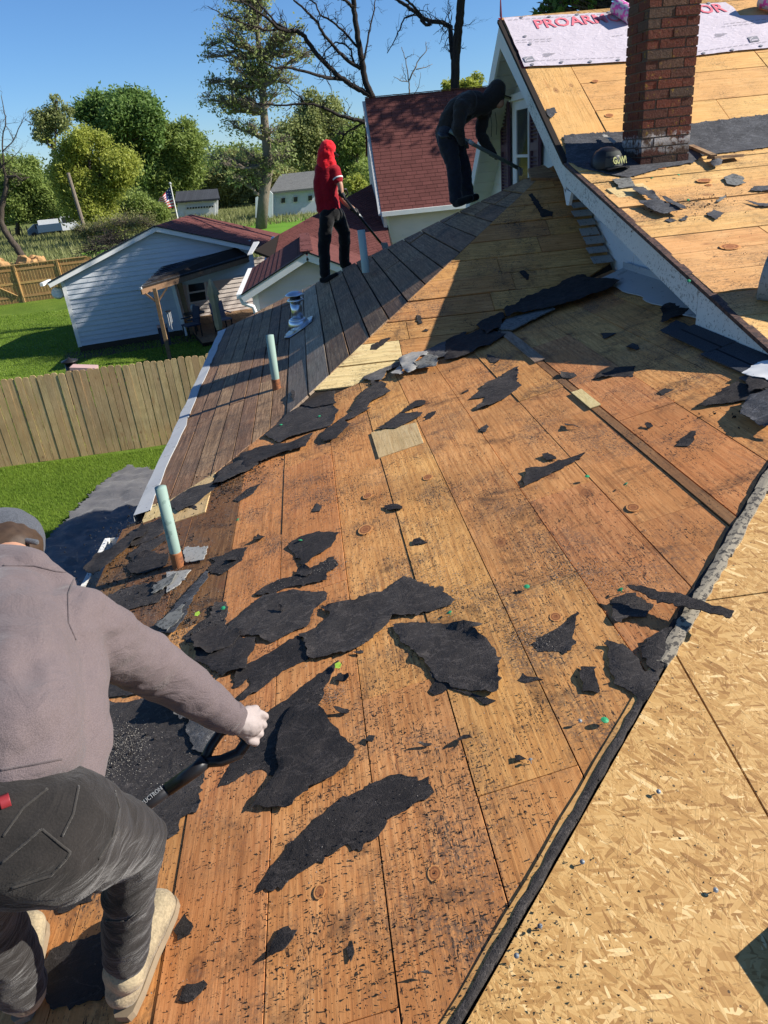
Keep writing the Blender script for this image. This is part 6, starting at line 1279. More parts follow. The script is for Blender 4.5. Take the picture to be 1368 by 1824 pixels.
# valley area
felt(H_([(75, 585), (200, 520), (350, 440), (500, 370), (560, 320), (700, 255), (850, 195), (985, 155), (1030, 185), (1050, 300), (1110, 390), (1100, 400), (950, 420), (830, 380), (750, 385), (600, 450), (600, 490), (470, 550), (430, 640), (250, 625), (180, 590)], 600, 560, 5.262), 'large grey felt sheet creased across the valley at the sunlit corner', 'feltg', h=.015, curl=.02, wr=.012, pl=P)
felt(H_([(600, 450), (720, 395), (860, 390), (860, 430), (800, 450), (745, 500), (755, 560), (685, 595), (640, 560), (610, 510)], 600, 560, 5.262), 'pale crumpled felt lump on the creased valley sheet', 'ltsh', h=.04, curl=.05, wr=.02, step=.03)
felt(H_([(750, 500), (850, 400), (960, 430), (940, 520), (880, 530), (800, 540), (755, 545)], 600, 560, 5.262), 'dark cracked felt lump right of the pale crumpled one', 'oldsh', h=.03, curl=.03, wr=.02)
felt(H_([(525, 585), (600, 505), (630, 590), (600, 600)], 600, 560, 5.262), 'small pale felt flap at the lower edge of the valley sheet', 'ltsh', h=.03)
felt(H_([(320, 640), (420, 640), (470, 670), (460, 700), (510, 735), (450, 765), (330, 830), (290, 880), (320, 885), (200, 960), (110, 1000), (0, 1020), (60, 980), (150, 920), (140, 890), (200, 800), (260, 720), (330, 690)], 600, 560, 5.262), 'ragged felt strip running down the valley below the creased sheet', 'felt2', h=.012, curl=.02, wr=.008)
felt(H_([(580, 945), (640, 900), (740, 820), (800, 812), (835, 820), (825, 855), (740, 880), (640, 930)], 600, 560, 5.262), 'curled pointed felt scrap above the pale patch board', h=.01, curl=.03)
felt(H_([(370, 1080), (470, 1050), (450, 1035), (600, 950), (810, 935), (780, 970), (640, 1040), (560, 1080), (430, 1085)], 600, 560, 5.262), 'flat felt scrap overlapping the top edge of the pale patch board', 'felt2', h=.012)
felt(H_([(810, 1005), (860, 930), (930, 910), (925, 935), (880, 975)], 600, 560, 5.262), 'small felt scrap right of the pale patch board')
felt(H_([(1170, 740), (1235, 705), (1238, 718), (1200, 740)], 600, 560, 5.262), 'tiny felt scrap left of the forked piece')
felt(H_([(310, 335), (330, 285), (400, 270), (420, 235), (510, 215), (440, 290), (370, 335)], 600, 560, 5.262), 'felt scrap on the sunlit front slope near the hip corner', pl=T, h=.004, curl=.006)
felt(H_([(750, 50), (755, 0), (790, 20), (803, 85), (780, 92)], 600, 560, 5.262), 'narrow felt scrap near the top of the sunlit wedge', pl=T, h=.004, curl=.01)
felt(H_([(800, 155), (830, 135), (860, 145), (850, 160)], 600, 560, 5.262), 'tiny felt scrap in the sunlit wedge', pl=T)
# debris belt along the corner of the weathered boards
felt([(500, 752), (545, 700), (575, 690), (598, 695), (595, 725), (605, 735), (590, 760), (540, 775), (500, 790), (470, 778)], 'felt sheet at the lower tip of the hip corner with green cap nails', 'felt2', h=.01, curl=.02, wr=.006)
felt([(572, 785), (580, 770), (615, 750), (622, 762), (600, 785), (580, 790)], 'square dark felt scrap at the start of the valley', h=.02)
felt([(430, 812), (470, 800), (520, 792), (560, 775), (545, 800), (500, 812), (470, 825), (440, 838), (428, 830)], 'rolled felt strip along the edge of the weathered boards', 'felt', h=.02, curl=.03, wr=.015)
felt([(380, 868), (395, 840), (430, 822), (450, 815), (462, 830), (430, 850), (400, 866)], 'crushed felt heap at the end of the rolled strip', 'felt2', h=.015, curl=.04, wr=.02)
felt([(415, 892), (440, 872), (465, 862), (450, 880), (425, 895)], 'small felt scrap below the crushed heap')
felt([(300, 900), (340, 872), (395, 858), (372, 885), (350, 900), (320, 915)], 'ragged felt strip at the upper edge of the pale new boards', 'felt2', h=.012, curl=.03)
felt([(175, 1075), (215, 1050), (262, 1040), (300, 1050), (280, 1075), (240, 1085), (200, 1090)], 'dusty felt sheet behind the hoodie shoulder', 'felt2', h=.006, curl=.04)
felt([(225, 1010), (262, 985), (300, 990), (296, 1010), (262, 1022), (236, 1025)], 'dark felt strip just left of the foot of the nearest vent pipe', 'felt', h=.01, curl=.04)
felt([(345, 1140), (390, 1120), (430, 1130), (420, 1150), (380, 1170), (350, 1160)], 'felt scrap overlapping the curled tip piece', 'felt', h=.016, curl=.04)
felt([(520, 700), (560, 690), (590, 700), (600, 722), (560, 730), (525, 722)], 'felt scrap upon the felt at the hip corner', 'felt', h=.02, curl=.03)
# near the gutter
felt(H_([(700, 545), (790, 440), (900, 380), (1000, 300), (1100, 250), (1180, 180), (1210, 230), (1100, 330), (960, 430), (900, 500), (840, 580), (760, 590)], 0, 900, 4.56), 'ragged felt sheet draped along the gutter edge', 'felt', h=.02, curl=.05, wr=.015)
felt(H_([(1040, 420), (1150, 330), (1340, 240), (1360, 290), (1200, 400), (1130, 500), (1100, 470)], 0, 900, 4.56), 'dusty felt strip to the left of the nearest vent pipe', 'felt2', h=.008)
felt([(232, 950), (262, 935), (300, 925), (292, 950), (262, 968), (236, 975)], 'felt scrap between the gutter and the pale new boards', 'felt2', h=.01, curl=.03)
felt([(328, 985), (330, 978), (372, 978), (365, 1000), (332, 1004)], 'pale grey shingle scrap touching the foot of the nearest vent pipe', 'ltsh', h=.012, curl=.004, wr=.001, name='shingle_scrap', cat='shingle scrap', th=.004)
felt([(298, 1022), (342, 1018), (320, 1045), (298, 1058)], 'pale grey shingle scrap below the nearest vent pipe', 'ltsh', h=.012, curl=.004, wr=.001, name='shingle_scrap', cat='shingle scrap', th=.004)
felt([(276, 1062), (278, 1045), (320, 1025), (306, 1045)], 'thin granite grey strip leaning on the lower shingle scrap', 'oldsh', h=.02, wr=.001, name='shingle_scrap', cat='shingle scrap', th=.004)
felt([(290, 1110), (330, 1060), (368, 1018), (372, 1030), (345, 1065), (328, 1105), (310, 1130), (285, 1128)], 'long dusty felt strip between the vent pipe and the sleeve', 'granule', h=.008)
felt([(278, 1118), (328, 1082), (326, 1105), (300, 1128)], 'grey shingle scrap half hidden by the sleeve', 'oldsh', h=.016, name='shingle_scrap', cat='shingle scrap')
# shaded heap at the valley
felt([(812, 545), (842, 535), (866, 541), (884, 560), (895, 548), (900, 572), (893, 590), (870, 602), (850, 585)], 'dark curled felt flap in the shade below the hip', h=.03, curl=.05, wr=.02)
felt([(895, 528), (935, 520), (962, 508), (985, 494), (1000, 490), (1060, 506), (1106, 510), (1085, 526), (1040, 542), (1010, 552), (960, 562), (905, 574), (896, 553)], 'big dark felt sheet heaped in the shade around the metal sleeve', h=.05, curl=.05, wr=.03)
felt([(793, 645), (796, 590), (804, 570), (831, 566), (831, 602), (860, 588), (900, 600), (870, 620), (815, 642)], 'dark felt sheet at the shaded left end of the valley', h=.02, curl=.03, wr=.015)
felt([(890, 592), (902, 575), (985, 550), (990, 556), (950, 575), (915, 594)], 'thin grey board like strip along the shaded felt heap', 'oldsh', h=.03, wr=.002, th=.008)
felt([(941, 347), (948, 345), (966, 372), (984, 378), (983, 387), (965, 388), (955, 370)], 'boot shaped dark felt scrap high on the shaded front slope', pl=T, h=.006, curl=.01)
felt([(924, 485), (932, 482), (943, 490), (941, 499), (932, 494)], 'small dark scrap on the shaded front slope near the metal sleeve', pl=T, h=.006)
felt([(1180, 550), (1190, 540), (1235, 535), (1245, 552), (1215, 566), (1180, 580)], 'dark felt flap against the foot of the white boxed wall', h=.02, curl=.04, wr=.01)
felt([(1176, 590), (1205, 572), (1245, 590), (1213, 607)], 'loose dark shingle lying at the foot of the white wall', 'dark_sh', h=.008, curl=.004, wr=.001, name='shingle_scrap', cat='shingle scrap', th=.005)
# right edge heap
felt([(1245, 727), (1280, 702), (1310, 686), (1368, 690), (1390, 700), (1380, 725), (1330, 715), (1290, 722)], 'long shadowy felt flap at the right edge of the deck', h=.01, curl=.03, wr=.008)
felt([(1330, 690), (1342, 670), (1360, 682), (1372, 700), (1335, 710)], 'upright dark felt corner in front of the white paper', h=.03, curl=.09, wr=.01)
felt([(1320, 745), (1335, 715), (1368, 705), (1400, 700), (1400, 775), (1350, 768), (1330, 755)], 'pile of dark granule covered felt at the right edge', 'granule', h=.03, curl=.03, wr=.02)
felt([(1322, 675), (1350, 655), (1385, 648), (1390, 690), (1345, 682)], 'white paper sheet at the right edge above the felt pile', 'bargeclean', h=.03, curl=.02, wr=.01, name='paper_sheet', cat='paper')
# upper roof pieces
felt([(1004, 241), (1050, 238), (1106, 235), (1130, 232), (1180, 226), (1231, 220), (1300, 212), (1420, 198), (1420, 262), (1300, 280), (1230, 285), (1180, 295), (1060, 330), (1030, 300), (1010, 292)], 'wide black mineral felt band across the upper roof around the chimney', 'granule', pl=Plane(BEND + Vector((0, 0, .012)), (0, -.616, 1), (1, 0, 0)), h=.003, curl=.004, wr=.002, name='felt_band', cat='roof felt', jag=.01)
U1c = Plane(BEND + Vector((0, 0, .010)), (0, -.265, 1), (1, 0, 0))
def wfelt(xy, pl, lab, mat, **kw):
    poly = [pl.at(*q) for q in xy]; o = cloth_sheet('felt_band', poly, .06, lambda a, b, d: .003 + .003 * nz(a, b, 6), M[mat], .003, .01, pl.n, pl); tag(o, lab, 'roof felt')
wfelt([(2.31, 6.735), (6.4, 6.735), (6.4, 6.62), (4.2, 6.56), (3.4, 6.50), (3.24, 6.36), (2.95, 6.30), (2.62, 6.16), (2.50, 6.28), (2.40, 6.42), (2.33, 6.55)], U1c, 'black mineral felt lying below the bend around the foot of the chimney', 'granule')
U1b = Plane(BEND + Vector((0, 0, .004)), (0, -.265, 1), (1, 0, 0))
C2 = lambda L: [(1040 + x / 4.171, 250 + y / 4.171) for x, y in L]
plank('new_plank', [U1.hit(*q) for q in C2([(165, 365), (435, 322), (540, 400), (255, 430)])], U1, M['pale'], upper, t=.01, lift=.006)
felt(C2([(210, 300), (340, 285), (385, 355), (265, 368)]), 'grey shingle scrap on the pale board near the rake', 'oldsh', pl=U1b, h=.012, name='shingle_scrap', cat='shingle scrap', wr=.001)
felt(C2([(325, 375), (430, 375), (520, 430), (560, 470), (490, 465), (400, 420)]), 'curled dark strip above the folded heap on the upper roof', 'granule', pl=U1b, h=.03, curl=.03, wr=.01)
felt(C2([(400, 490), (520, 470), (660, 510), (730, 550), (640, 565), (560, 572)]), 'folded dark heap of felt near the rake of the upper roof', 'granule', pl=U1b, h=.03, curl=.02, wr=.02)
felt(C2([(560, 460), (600, 470), (700, 520), (760, 550), (720, 560), (600, 500)]), 'straight dark strip lying across the folded heap', 'granule', pl=U1b, h=.05, wr=.004)
felt(C2([(910, 560), (960, 525), (1040, 550), (980, 600)]), 'dark square scrap right of the crumb patch on the upper roof', 'granule', pl=U1b, h=.01)
felt(C2([(1035, 285), (1100, 262), (1180, 280), (1190, 330), (1130, 345), (1065, 335)]), 'grey six sided shingle scrap on the upper roof', 'oldsh', pl=U1b, h=.01, wr=.002, name='shingle_scrap', cat='shingle scrap')
felt(C2([(1230, 380), (1260, 350), (1400, 345), (1400, 380), (1300, 385)]), 'dark felt scrap at the right edge of the upper roof', 'granule', pl=U1b, h=.01)
felt(C2([(1200, 455), (1300, 475), (1400, 480), (1400, 500), (1300, 497)]), 'thin dark felt sliver at the right edge of the upper roof', 'granule', pl=U1b, h=.01)
felt(C2([(980, 455), (1050, 410), (1055, 420), (1000, 462)]), 'narrow grey strip right of centre on the upper roof', 'oldsh', pl=U1b, h=.006)
felt(C2([(600, 595), (640, 585), (690, 600), (640, 612)]), 'tiny dark scrap below the folded heap', 'granule', pl=U1b)
felt(C2([(710, 595), (760, 560), (775, 570), (730, 602)]), 'tiny dark strip below the crumb patch', 'granule', pl=U1b)
felt([(972, 195), (988, 193), (990, 200), (982, 212), (976, 207)], 'dark scrap with a green dot on the tall plywood sheet', 'granule', pl=Plane(BEND + Vector((0, 0, .004)), (0, -.616, 1), (1, 0, 0)), h=.006)
# bent board behind the chimney and pry piece
o = MB().bar(atY(1230, 260, 6.75), atY(1272, 278, 6.3), .05, .02).build('loose_board', M['old']); tag(o, 'loose brown board leaning beside the foot of the chimney', 'board')
o = MB().bar(atY(1266, 281, 6.3), atY(1318, 277, 6.35), .10, .02).build('loose_board', M['old']); tag(o, 'bent brown board end lying right of the chimney', 'board')
felt([(1262, 296), (1270, 286), (1284, 288), (1284, 299), (1270, 304)], 'dark clump under the bent board right of the chimney', 'granule', pl=U1b, h=.03, wr=.03)
felt([(1071, 246), (1075, 245), (1096, 258), (1092, 262)], 'small pale trowel shaped scrap on the black felt band', 'ltsh', pl=Plane(BEND + Vector((0, 0, .02)), (0, -.616, 1), (1, 0, 0)), h=.03)
o = MB().box(O.at(1.09, .80) + O.n * .06, (.30, .42, .12), Matrix.Rotation(R(28), 3, 'Z')).build('shadow_caster', M['dark_sh']); tag(o, 'unseen box added beyond the right edge to cast the shadow on the strand board', 'shadow caster')  # unseen box, added only to throw a shadow into the lower right corner
# more small scraps strewn about, each its own piece
sm = random.Random(21)
spots = [(415, 1000, 'left of centre below the angular scrap'), (545, 1020, 'above the wide wrinkled sheet'), (640, 1165, 'under the broad central sheet'), (610, 1210, 'beside the point of the tall felt sheet'), (667, 1320, 'right of the square cornered sheet'), (560, 905, 'on the boards below the hip corner'), (865, 765, 'above the leftmost right hand board'), (745, 968, 'in the middle of the deck'), (980, 815, 'just above the long triangular scrap'), (1020, 760, 'on the right deck boards near the batten'), (700, 905, 'left of the middle of the deck'), (830, 1320, 'below the rounded felt sheet'), (925, 1355, 'on the boards above the raw edge'), (760, 1330, 'left of the steel nail'), (1010, 670, 'in the sunlit strip below the shadow edge'), (1085, 600, 'in the shade near the white wall'), (880, 640, 'in the shade beyond the batten'), (1130, 620, 'in the shade below the boxed wall'), (760, 1740, 'at the bottom edge right of centre'), (610, 1270, 'between the two big felt sheets'), (460, 960, 'below the debris belt on the left boards'), (345, 905, 'on the pale new boards'), (500, 1090, 'on the wide wrinkled sheet'), (1155, 760, 'on the right boards near the hip')]
for px, py, w_ in spots:
    r_x = sm.uniform(7, 15); a0 = sm.uniform(0, 6.28); el = sm.uniform(.35, .8); pts = []
    for k_ in range(sm.randint(4, 7)): t = a0 + k_ * 1.05 + sm.uniform(-.3, .3); rr_ = r_x * sm.uniform(.6, 1.2); pts.append((px + rr_ * math.cos(t) * 1.2, py + rr_ * math.sin(t) * el))
    pts.sort(key=lambda q: math.atan2(q[1] - py, q[0] - px)); felt(pts, 'small torn felt scrap ' + w_, 'felt2' if sm.random() < .5 else 'felt', h=.006 if py < 1000 else .01, curl=.05, jag=.004, step=.015)
# cap on the upper roof
cq = U1.hit(1080, 300); e = empty('baseball_cap', cq); e.scale = (1.3, 1.3, 1.25); tag(e, 'black baseball cap with yellow green lettering beside the chimney', 'cap')
cv = 1.0
def capv():
    mb = MB(); n = 20; rings = [(.098, .0), (.10, .03), (.095, .07), (.075, .105), (.04, .125), (.0, .13)]
    for r, z in rings:
        for i in range(n): t = 2 * math.pi * i / n; mb.v.append(Vector((r * math.cos(t) * 1.05, r * math.sin(t) * .9, z)))
    for j in range(len(rings) - 1):
        for i in range(n): i2 = (i + 1) % n; mb.f.append([j * n + i, j * n + i2, (j + 1) * n + i2, (j + 1) * n + i])
    return mb
ro_ = Matrix.Rotation(R(-68), 3, 'Z')
mb = capv(); mb.v = [ro_ @ q for q in mb.v]; mb.build('crown', M['black'], e, smooth=True)
mb = MB(); pts = [];
for i in range(13): t = R(-62 + i * 124 / 12); pts.append(ro_ @ Vector((math.cos(t) * .10 + .065, math.sin(t) * .095, -.004 + .012 * math.cos(t * 1.4))))
inn = [ro_ @ Vector((math.cos(R(-62 + i * 124 / 12)) * .095, math.sin(R(-62 + i * 124 / 12)) * .085, .006)) for i in range(13)]
mb.add(pts + inn + [q - UP * .003 for q in pts] + [q - UP * .003 for q in inn], [(i, i + 1, 13 + i + 1, 13 + i) for i in range(12)] + [(26 + i + 1, 26 + i, 39 + i, 39 + i + 1) for i in range(12)] + [(i + 1, i, 26 + i, 26 + i + 1) for i in range(12)]); mb.build('brim', M['black'], e)
M['cappanel'] = flat('cap_front', (.05, .055, .05), .8); mb = MB(); n = 7
for j, z in enumerate((.012, .045, .08, .10)):
    for i in range(n): t = R(-52 + i * 104 / (n - 1)); r = (.1035, .1005, .091, .08)[j]; mb.v.append(ro_ @ Vector((r * math.cos(t) * 1.05, r * math.sin(t) * .9, z)))
for j in range(3):
    for i in range(n - 1): mb.f.append([j * n + i, j * n + i + 1, (j + 1) * n + i + 1, (j + 1) * n + i])
mb.build('front_panel', M['cappanel'], e, smooth=True); M['capyel'] = flat('cap_lettering', (.26, .27, .08), .6)
letters('GoW!', ro_ @ Vector((.108, -.045, .026)), ro_ @ Vector((0, 1, 0)), ro_ @ Vector((1, 0, .25)), .06, M['capyel'], e, .001, None, .002, .72)
# roll at the right edge
rc = U1.hit(1368, 545) + Vector((.10, .05, .13)); e = empty('roofing_roll', rc); tag(e, 'grey roll of roofing resting on the upper roof at the right edge', 'roofing roll')
axr = Vector((.72, -.62, -.1)).normalized(); addm(MB().tube([rc - axr * .10, rc + axr * .30], .13, 28), rc, 'outer_wrap', M['ltsh'], e, True); addm(MB().tube([rc + axr * .301, rc + axr * .303], .05, 16), rc, 'core', M['black'], e)
addm(MB().tube([rc - axr * .101, rc - axr * .103], [.11, .11], 20), rc, 'end_face', M['flash'], e)
for a in (-.02, .12): addm(MB().tube([rc + axr * a, rc + axr * (a + .006)], .1315, 28), rc, 'strap', M['flash'], e)
# underlayment sheet with its printing
U2s = Plane(BEND + Vector((0, 0, .02)), (0, -.616, 1), (1, 0, 0))
sheetpix = [(897, 32), (934, 119), (1000, 116), (1060, 113), (1111, 110), (1241, 99), (1300, 92), (1420, 80), (1420, 26), (1368, 27), (1318, 28), (1305, 12), (1292, 4), (1240, 8), (1100, 22), (1000, 26)]
ps = [U2s.hit(*q) for q in sheetpix]
und = cloth_sheet('underlayment_sheet', ps, .07, lambda a, b, d: .002 + .004 * abs(nz(a, b, 5)) + .002 * nz(a, b * 2, 14, 3), M['paper'], .001, .003, U2s.n, U2s); tag(und, 'white roof underlayment sheet printed with red PROARMOR lettering', 'underlayment')
uo = Vector(und['ctr']); uu = Vector((1, 0, 0))
def up_(px, py, h=.0075): q = U2s.hit(px, py) + U2s.n * h; return q - uo
pA = U2s.hit(955, 52); pB = U2s.hit(1111, 41); wd = pB.x - pA.x
for (ox, k) in ((pA, 0), (Vector((U2s.hit(1278, 30).x - wd, pA.y, pA.z)), 1)): letters('PROARMOR', ox + U2s.n * .008, uu, U2s.n, .255, M['pinkink'], und, .001, uo, .004, wd / 1.12 * .93)
for px, py in ((929, 32), (978, 31), (1028, 27), (1084, 23), (948, 116), (1000, 112), (1051, 111), (1101, 108), (1253, 96), (1304, 90), (1355, 83), (1262, 7), (944, 80), (935, 66)):
    q = up_(px, py); mb = MB().lathe(q, [(.018, 0), (.018, .003)], 10, U2s.n); mb.build('cap_nail', M['ink'], und)
for a, b in (((905, 37), (1105, 24)), ((918, 73), (985, 70)), ((920, 77), (985, 74)), ((1290, 44), (1367, 35)), ((1285, 49), (1367, 40)), ((930, 110), (1108, 103)), ((1243, 93), (1368, 75)), ((1090, 66), (1112, 63))):
    A, B = up_(*a), up_(*b); n = max(3, int((B - A).length / .06)); mb = MB()
    for i in range(n): mb.bar(A.lerp(B, i / n), A.lerp(B, (i + .72) / n), .004, .001, U2s.n)
    tag(mb.build('printed_line', M['ink'], und), kind='stuff')
for (x, y) in ((931, 104), (1331, 68)):
    lp = MB().prism([up_(x, y - .5), up_(x + 17, y - 2.5), up_(x + 22, y + 6), up_(x + 5, y + 8.5)], U2s.n * .001).build('printed_logo', M['ink'], und)
    MB().tube([up_(x + 4, y + 6, .009), up_(x + 5.5, y + 2.5, .009), up_(x + 9, y + .5, .009), up_(x + 14, y - .5, .009)], .003, 4).build('logo_arc', M['paper'], lp); MB().bar(up_(x + 7, y + 5.8, .009), up_(x + 18, y + 3.8, .009), .018, .001, U2s.n).build('logo_word', M['paper'], lp)
for i, (x, y) in enumerate(((967, 97), (1273, 62))): mb = MB(); [mb.bar(up_(x, y + k * 2.4), up_(x + 22 - k * 5, y - 1 + k * 2.4), .006, .001, U2s.n) for k in range(3)]; mb.build('small_print', M['ink'], und)
# rolls of underlayment
def roll(a, b, r, lab):
    A, B = a + U2s.n * r, b + U2s.n * r; e = empty('underlayment_roll', A); tag(e, lab, 'underlayment roll'); n = 26; nl = 10; mb = MB(); d = (B - A).normalized(); s_ = d.cross(UP).normalized(); t_ = s_.cross(d)
    for j in range(nl + 1):
        for i in range(n): t = 2 * math.pi * i / n; rr = r * (1 + .05 * noise.noise(Vector((t, j * .7, 2)))) ; mb.v.append(A.lerp(B, j / nl) + (s_ * math.cos(t) + t_ * math.sin(t)) * rr)
    mi = []
    for j in range(nl):
        for i in range(n): i2 = (i + 1) % n; mb.f.append([j * n + i, j * n + i2, (j + 1) * n + i2, (j + 1) * n + i]); mi.append(1 if noise.noise(Vector((i * .5, j * .8, 5))) > .02 else 0)
    o = addm(mb, A, 'wrap', M['paper'], e, True); o.data.materials.append(M['pink']); o.data.polygons.foreach_set('material_index', mi)
    addm(MB().tube([A, A - d * .002], r * .95, 20), A, 'roll_end', M['black'], e); addm(MB().tube([A - d * .004, A - d * .006], r * .35, 14), A, 'core', M['paper'], e)
roll(U2s.hit(1094, 25), U2s.hit(1124, 44), .075, 'pink and white underlayment roll left of the chimney'); roll(U2s.hit(1352, 12), U2s.hit(1400, 28), .11, 'pink underlayment roll at the upper right corner')
# ---------------------------------------------------------------- crumbs, granules, nails
def crumbs(name, specs, size, mat, lab, seed=1):
    rng = np.random.default_rng(seed); Vs = []
    for (px, py, rm, n, pl, el) in specs:
        c = pl.hit(px, py); a = rng.normal(size=n) * rm * el; b = rng.normal(size=n) * rm; th = .5; ca, sa_ = math.cos(th), math.sin(th); a, b = a * ca - b * sa_, a * sa_ + b * ca
        u = np.array(pl.u); v = np.array(pl.v); nn_ = np.array(pl.n); s_ = size * rng.uniform(.4, 1.5, n)[:, None]; base = np.array(c) + a[:, None] * u + b[:, None] * v + nn_ * .003
        base += nn_ * rng.uniform(0, .006, n)[:, None]
        D = [rng.normal(size=(n, 3)) for _ in range(4)]; Vs.append(np.stack([base + (d / np.linalg.norm(d, axis=1)[:, None]) * s_ for d in D], 1))
    V = np.concatenate(Vs).reshape(-1, 3); m_ = len(V) // 4; i = np.arange(m_)[:, None] * 4; Fq = np.concatenate([i + np.array([[0, 1, 2]]), i + np.array([[0, 2, 3]]), i + np.array([[0, 3, 1]]), i + np.array([[1, 3, 2]])])
    o = link(name, npmesh(name, V, Fq), mat); return tag(o, lab, 'granules', kind='stuff')
M['gran'] = flat('granule_grey', (.20, .185, .17), .9, var=.6, sc=90); M['granl'] = flat('granule_light', (.42, .39, .34), .9, var=.5, sc=90)
crumbs('shingle_granules', [(360, 890, .22, 1500, P, 1.6), (430, 850, .16, 1200, P, 1.5), (560, 870, .25, 1100, P, 1.5), (470, 900, .3, 900, P, 1.3), (800, 1060, .09, 900, P, 1.6), (760, 1030, .10, 500, P, 1.6), (935, 1130, .045, 600, P, 1.3), (1000, 1025, .06, 500, P, 2), (1110, 1035, .06, 500, P, 2), (1035, 1020, .03, 200, P, 1.5), (590, 1010, .05, 500, P, 1.5), (500, 1060, .08, 700, P, 2), (330, 1130, .1, 900, P, 1.5), (250, 960, .2, 1500, P, 1.5), (220, 1040, .15, 1200, P, 1.5), (300, 1080, .15, 1200, P, 1.4), (640, 860, .3, 700, P, 1.5), (820, 850, .25, 500, P, 1.5), (780, 1010, .2, 500, P, 1.5), (1250, 360, .25, 1500, U1b, 2.2), (1240, 365, .12, 900, U1b, 2), (1300, 420, .3, 300, U1b, 1.5), (720, 1420, .35, 350, P, 1), (560, 1600, .3, 300, P, 1), (1000, 1250, .3, 300, P, 1), (595, 1240, .03, 250, P, 1)], .0022, M['gran'], 'grey granules scattered in patches over the deck boards', 4)
crumbs('pale_granules', [(190, 1345, .055, 1700, P, 1.9), (150, 1362, .04, 900, P, 1.6), (235, 1330, .04, 800, P, 1.8), (300, 1370, .08, 160, P, 1.2), (150, 1200, .06, 500, P, 1.2), (240, 1210, .06, 300, P, 1), (430, 1110, .12, 300, P, 1.2), (640, 1110, .15, 200, P, 1), (180, 1180, .06, 300, P, 1)], .0017, M['granl'], 'pale granules spilled on the dark felt below the hoodie', 5)
M['crumb'] = flat('felt_crumb', (.018, .015, .014), .9)
rgn = []; rr5 = random.Random(11)
for i in range(90): rgn.append((rr5.uniform(380, 1150), rr5.uniform(700, 1800), rr5.uniform(.03, .16), rr5.randint(10, 60), P, rr5.uniform(1, 2.5)))
for i in range(60): rgn.append((rr5.uniform(300, 900), rr5.uniform(1180, 1820), rr5.uniform(.03, .14), rr5.randint(10, 60), P, rr5.uniform(1, 2.5)))
for i in range(24): rgn.append((rr5.uniform(1080, 1360), rr5.uniform(330, 520), rr5.uniform(.05, .2), rr5.randint(6, 40), U1b, rr5.uniform(1, 2.5)))
for i in range(14): rgn.append((rr5.uniform(700, 1000), rr5.uniform(400, 600), rr5.uniform(.05, .2), rr5.randint(6, 30), T, rr5.uniform(1, 2.5)))
crumbs('felt_crumbs', rgn, .0030, M['crumb'], 'tiny black felt crumbs sprinkled over the deck boards', 6)
O2 = Plane(O.p + O.n * .002, O.n, O.u); crumbs('board_crumbs', [(rr5.uniform(900, 1368), rr5.uniform(1150, 1824), .12, 10, O2, 1.2) for i in range(18)], .0022, M['crumb'], 'tiny black crumbs on the strand board', 7)
crumbs('shingle_chips', [(240, 950, .16, 160, P, 1.6), (270, 1000, .14, 160, P, 1.5), (215, 1030, .12, 120, P, 1.4), (330, 905, .12, 110, P, 1.5), (420, 850, .10, 140, P, 1.6), (395, 870, .10, 110, P, 1.5), (460, 835, .08, 80, P, 1.5), (300, 1075, .12, 120, P, 1.4), (190, 1345, .10, 60, P, 1.6), (900, 560, .15, 60, P, 1.5), (1330, 725, .12, 60, P, 1.5), (1240, 365, .12, 90, U1b, 2), (350, 1130, .10, 70, P, 1.3), (700, 660, .14, 70, P, 1.6)], .0075, M['crumb'], 'small broken shingle chips heaped along the eave and the valley', 14)
# dark ringed knots showing in the boards
k = N('knot_wood', .7, .25); tc_ = k.n('TexCoord'); ln_ = k.n('VectorMath', operation='LENGTH'); k.L(tc_.outputs['Object'], ln_.inputs[0]); nn1 = k.math('ADD', ln_.outputs['Value'], k.math('MULTIPLY', k.noise(tc_.outputs['Object'], 3, 3), .25))
M['knot'] = k.out(k.ramp(nn1, [(.1, (.34, .13, .045)), (.45, (.26, .095, .035)), (.62, (.44, .18, .06)), (.80, (.20, .07, .03)), (.95, (.46, .20, .065)), (1.0, (.60, .28, .095))]), nn1, .2, .002)
for i, (px, py, r, pl, pr_) in enumerate(((651, 944, .036, P, lower), (655, 884, .026, P, lower), (775, 1557, .018, P, lower), (1128, 905, .026, P, lower), (762, 851, .026, P, lower), (990, 1100, .02, P, lower), (1178, 300, .03, U1b, upper), (1254, 322, .045, U1b, upper), (1300, 440, .05, U1b, upper), (1262, 330, .02, U1b, upper), (1085, 206, .03, U2s, upper), (1035, 345, .0, P, lower), (1060, 145, .025, U2s, upper), (570, 1590, .016, P, lower), (480, 1170, .018, P, lower))):
    if r <= 0: continue
    if pl is U2s: pl = Plane(BEND + Vector((0, 0, .010)), (0, -.616, 1), (1, 0, 0))
    q = pl.hit(px, py) + pl.n * .0042; mb = MB(); n = 20; a0 = i * 1.7
    ring = [Vector((math.cos(2 * math.pi * j / n) * (1 + .06 * math.sin(3 * j + a0)), math.sin(2 * math.pi * j / n), 0)) for j in range(n)]
    mb.add([Vector((0, 0, .02))] + ring + [v - Vector((0, 0, .2)) for v in ring], [(0, 1 + j, 1 + (j + 1) % n) for j in range(n)] + [(1 + (j + 1) % n, 1 + j, 1 + n + j, 1 + n + (j + 1) % n) for j in range(n)])
    mw = Matrix.Identity(4)
    for c_ in range(3): mw[c_][0] = pl.u[c_] * r * 1.35; mw[c_][1] = pl.v[c_] * r; mw[c_][2] = pl.n[c_] * .004; mw[c_][3] = q[c_]
    mb.build('knot', M['knot'], pr_, mw=mw)
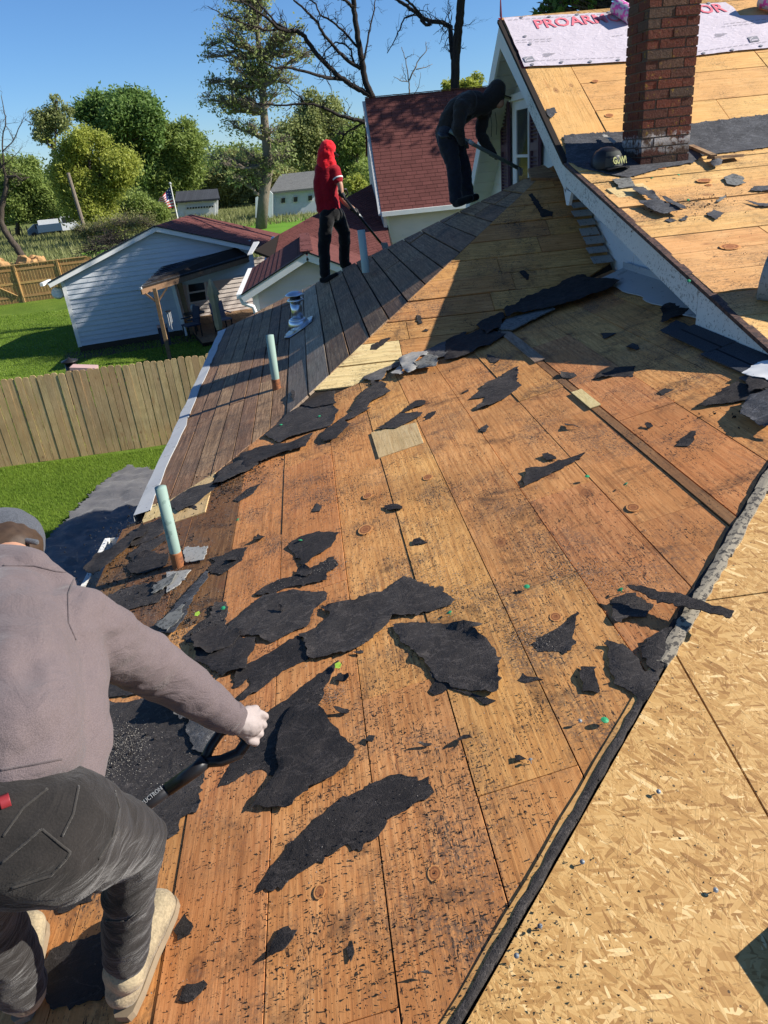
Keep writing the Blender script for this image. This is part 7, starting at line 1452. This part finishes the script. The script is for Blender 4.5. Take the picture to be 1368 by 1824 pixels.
# cap nails lying about
def capnail(px, py, pl, mat, r, lab, group, nm='cap_nail', cat='cap nail'):
    q = pl.hit(px, py) + pl.n * .016; n_ = (pl.n + Vector((random.uniform(-.4, .4), random.uniform(-.4, .4), 0))).normalized(); mb = MB().lathe((0, 0, 0), [(r * .4, .001), (r, 0), (r, .0015), (r * .35, .004), (0, .0045)], 14, n_); mb.tube([(0, 0, 0), -n_ * .012], .0015, 5); o = mb.build(nm, mat); o.location = q; tag(o, lab, cat, group)
for px, py, pl, lb_ in ((537, 967, P, 'green cap nail in the corner of the five sided felt scrap'), (502, 760, P, 'green cap nail on the felt at the tip of the hip corner'), (570, 745, P, 'green cap nail higher on the felt at the hip corner'), (1106, 1057, P, 'green cap nail standing at the left end of the straight strip'), (802, 1097, P, 'green cap nail above the rounded felt sheet'), (1079, 1290, P, 'green cap nail alone near the hip, below the folded flap'), (940, 1051, P, 'green cap nail beside a small felt curl right of centre'), (1047, 854, P, 'upper green cap nail of the pair on the right boards'), (1115, 868, P, 'lower green cap nail of the pair on the right boards'), (425, 930, P, 'green cap nail on the boards below the crushed heap'), (743, 637, P, 'green cap nail at the valley'), (1226, 505, U1b, 'green cap nail low on the upper roof'), (1225, 360, U1b, 'green cap nail on the crumb patch of the upper roof'), (1160, 321, U1b, 'green cap nail left of centre on the upper roof'), (1208, 315, U1b, 'green cap nail in the middle of the upper roof'), (400, 1088, P, 'green cap nail beside the curled tip of felt')): capnail(px, py, pl, M['greenp'], .011, lb_, 'green cap nails on the roofs')
for px, py in ((1171, 1416), (1272, 1591), (1036, 1541), (961, 1655), (923, 1710), (947, 1360), (1035, 1291)):
    lb_ = {1171: 'steel nail head highest on the strand board', 1272: 'steel nail head at the right of the strand board', 1036: 'steel nail with a dark clump right of the felt strip', 961: 'middle steel nail beside the felt strip', 923: 'lowest steel nail beside the felt strip', 947: 'steel nail on the deck board left of the raw edge', 1035: 'steel nail left of the small green cap nail'}[px]
    capnail(px, py, O if px > 950 and py > 1400 else P, M['shaft'], .006, lb_, 'loose steel nails', 'nail', 'nail')
for px, py, lb_ in ((355, 1099, 'lime green leaf scrap left of the wide wrinkled sheet'), (606, 1192, 'lime green leaf scrap at the point of the tall felt sheet'), (162, 1210, 'green leaf scrap below the hoodie shoulder')):
    q = P.hit(px, py) + P.n * .02; o = cloth_sheet('leaf_scrap', [q + P.u * a + P.v * b for a, b in ((-.02, 0), (0, -.012), (.02, -.004), (.016, .012), (-.01, .014))], .01, lambda a, b, d: .006 * nz(a, b, 60), M['limep'], .001, 0, P.n, P); tag(o, lb_, 'leaf')
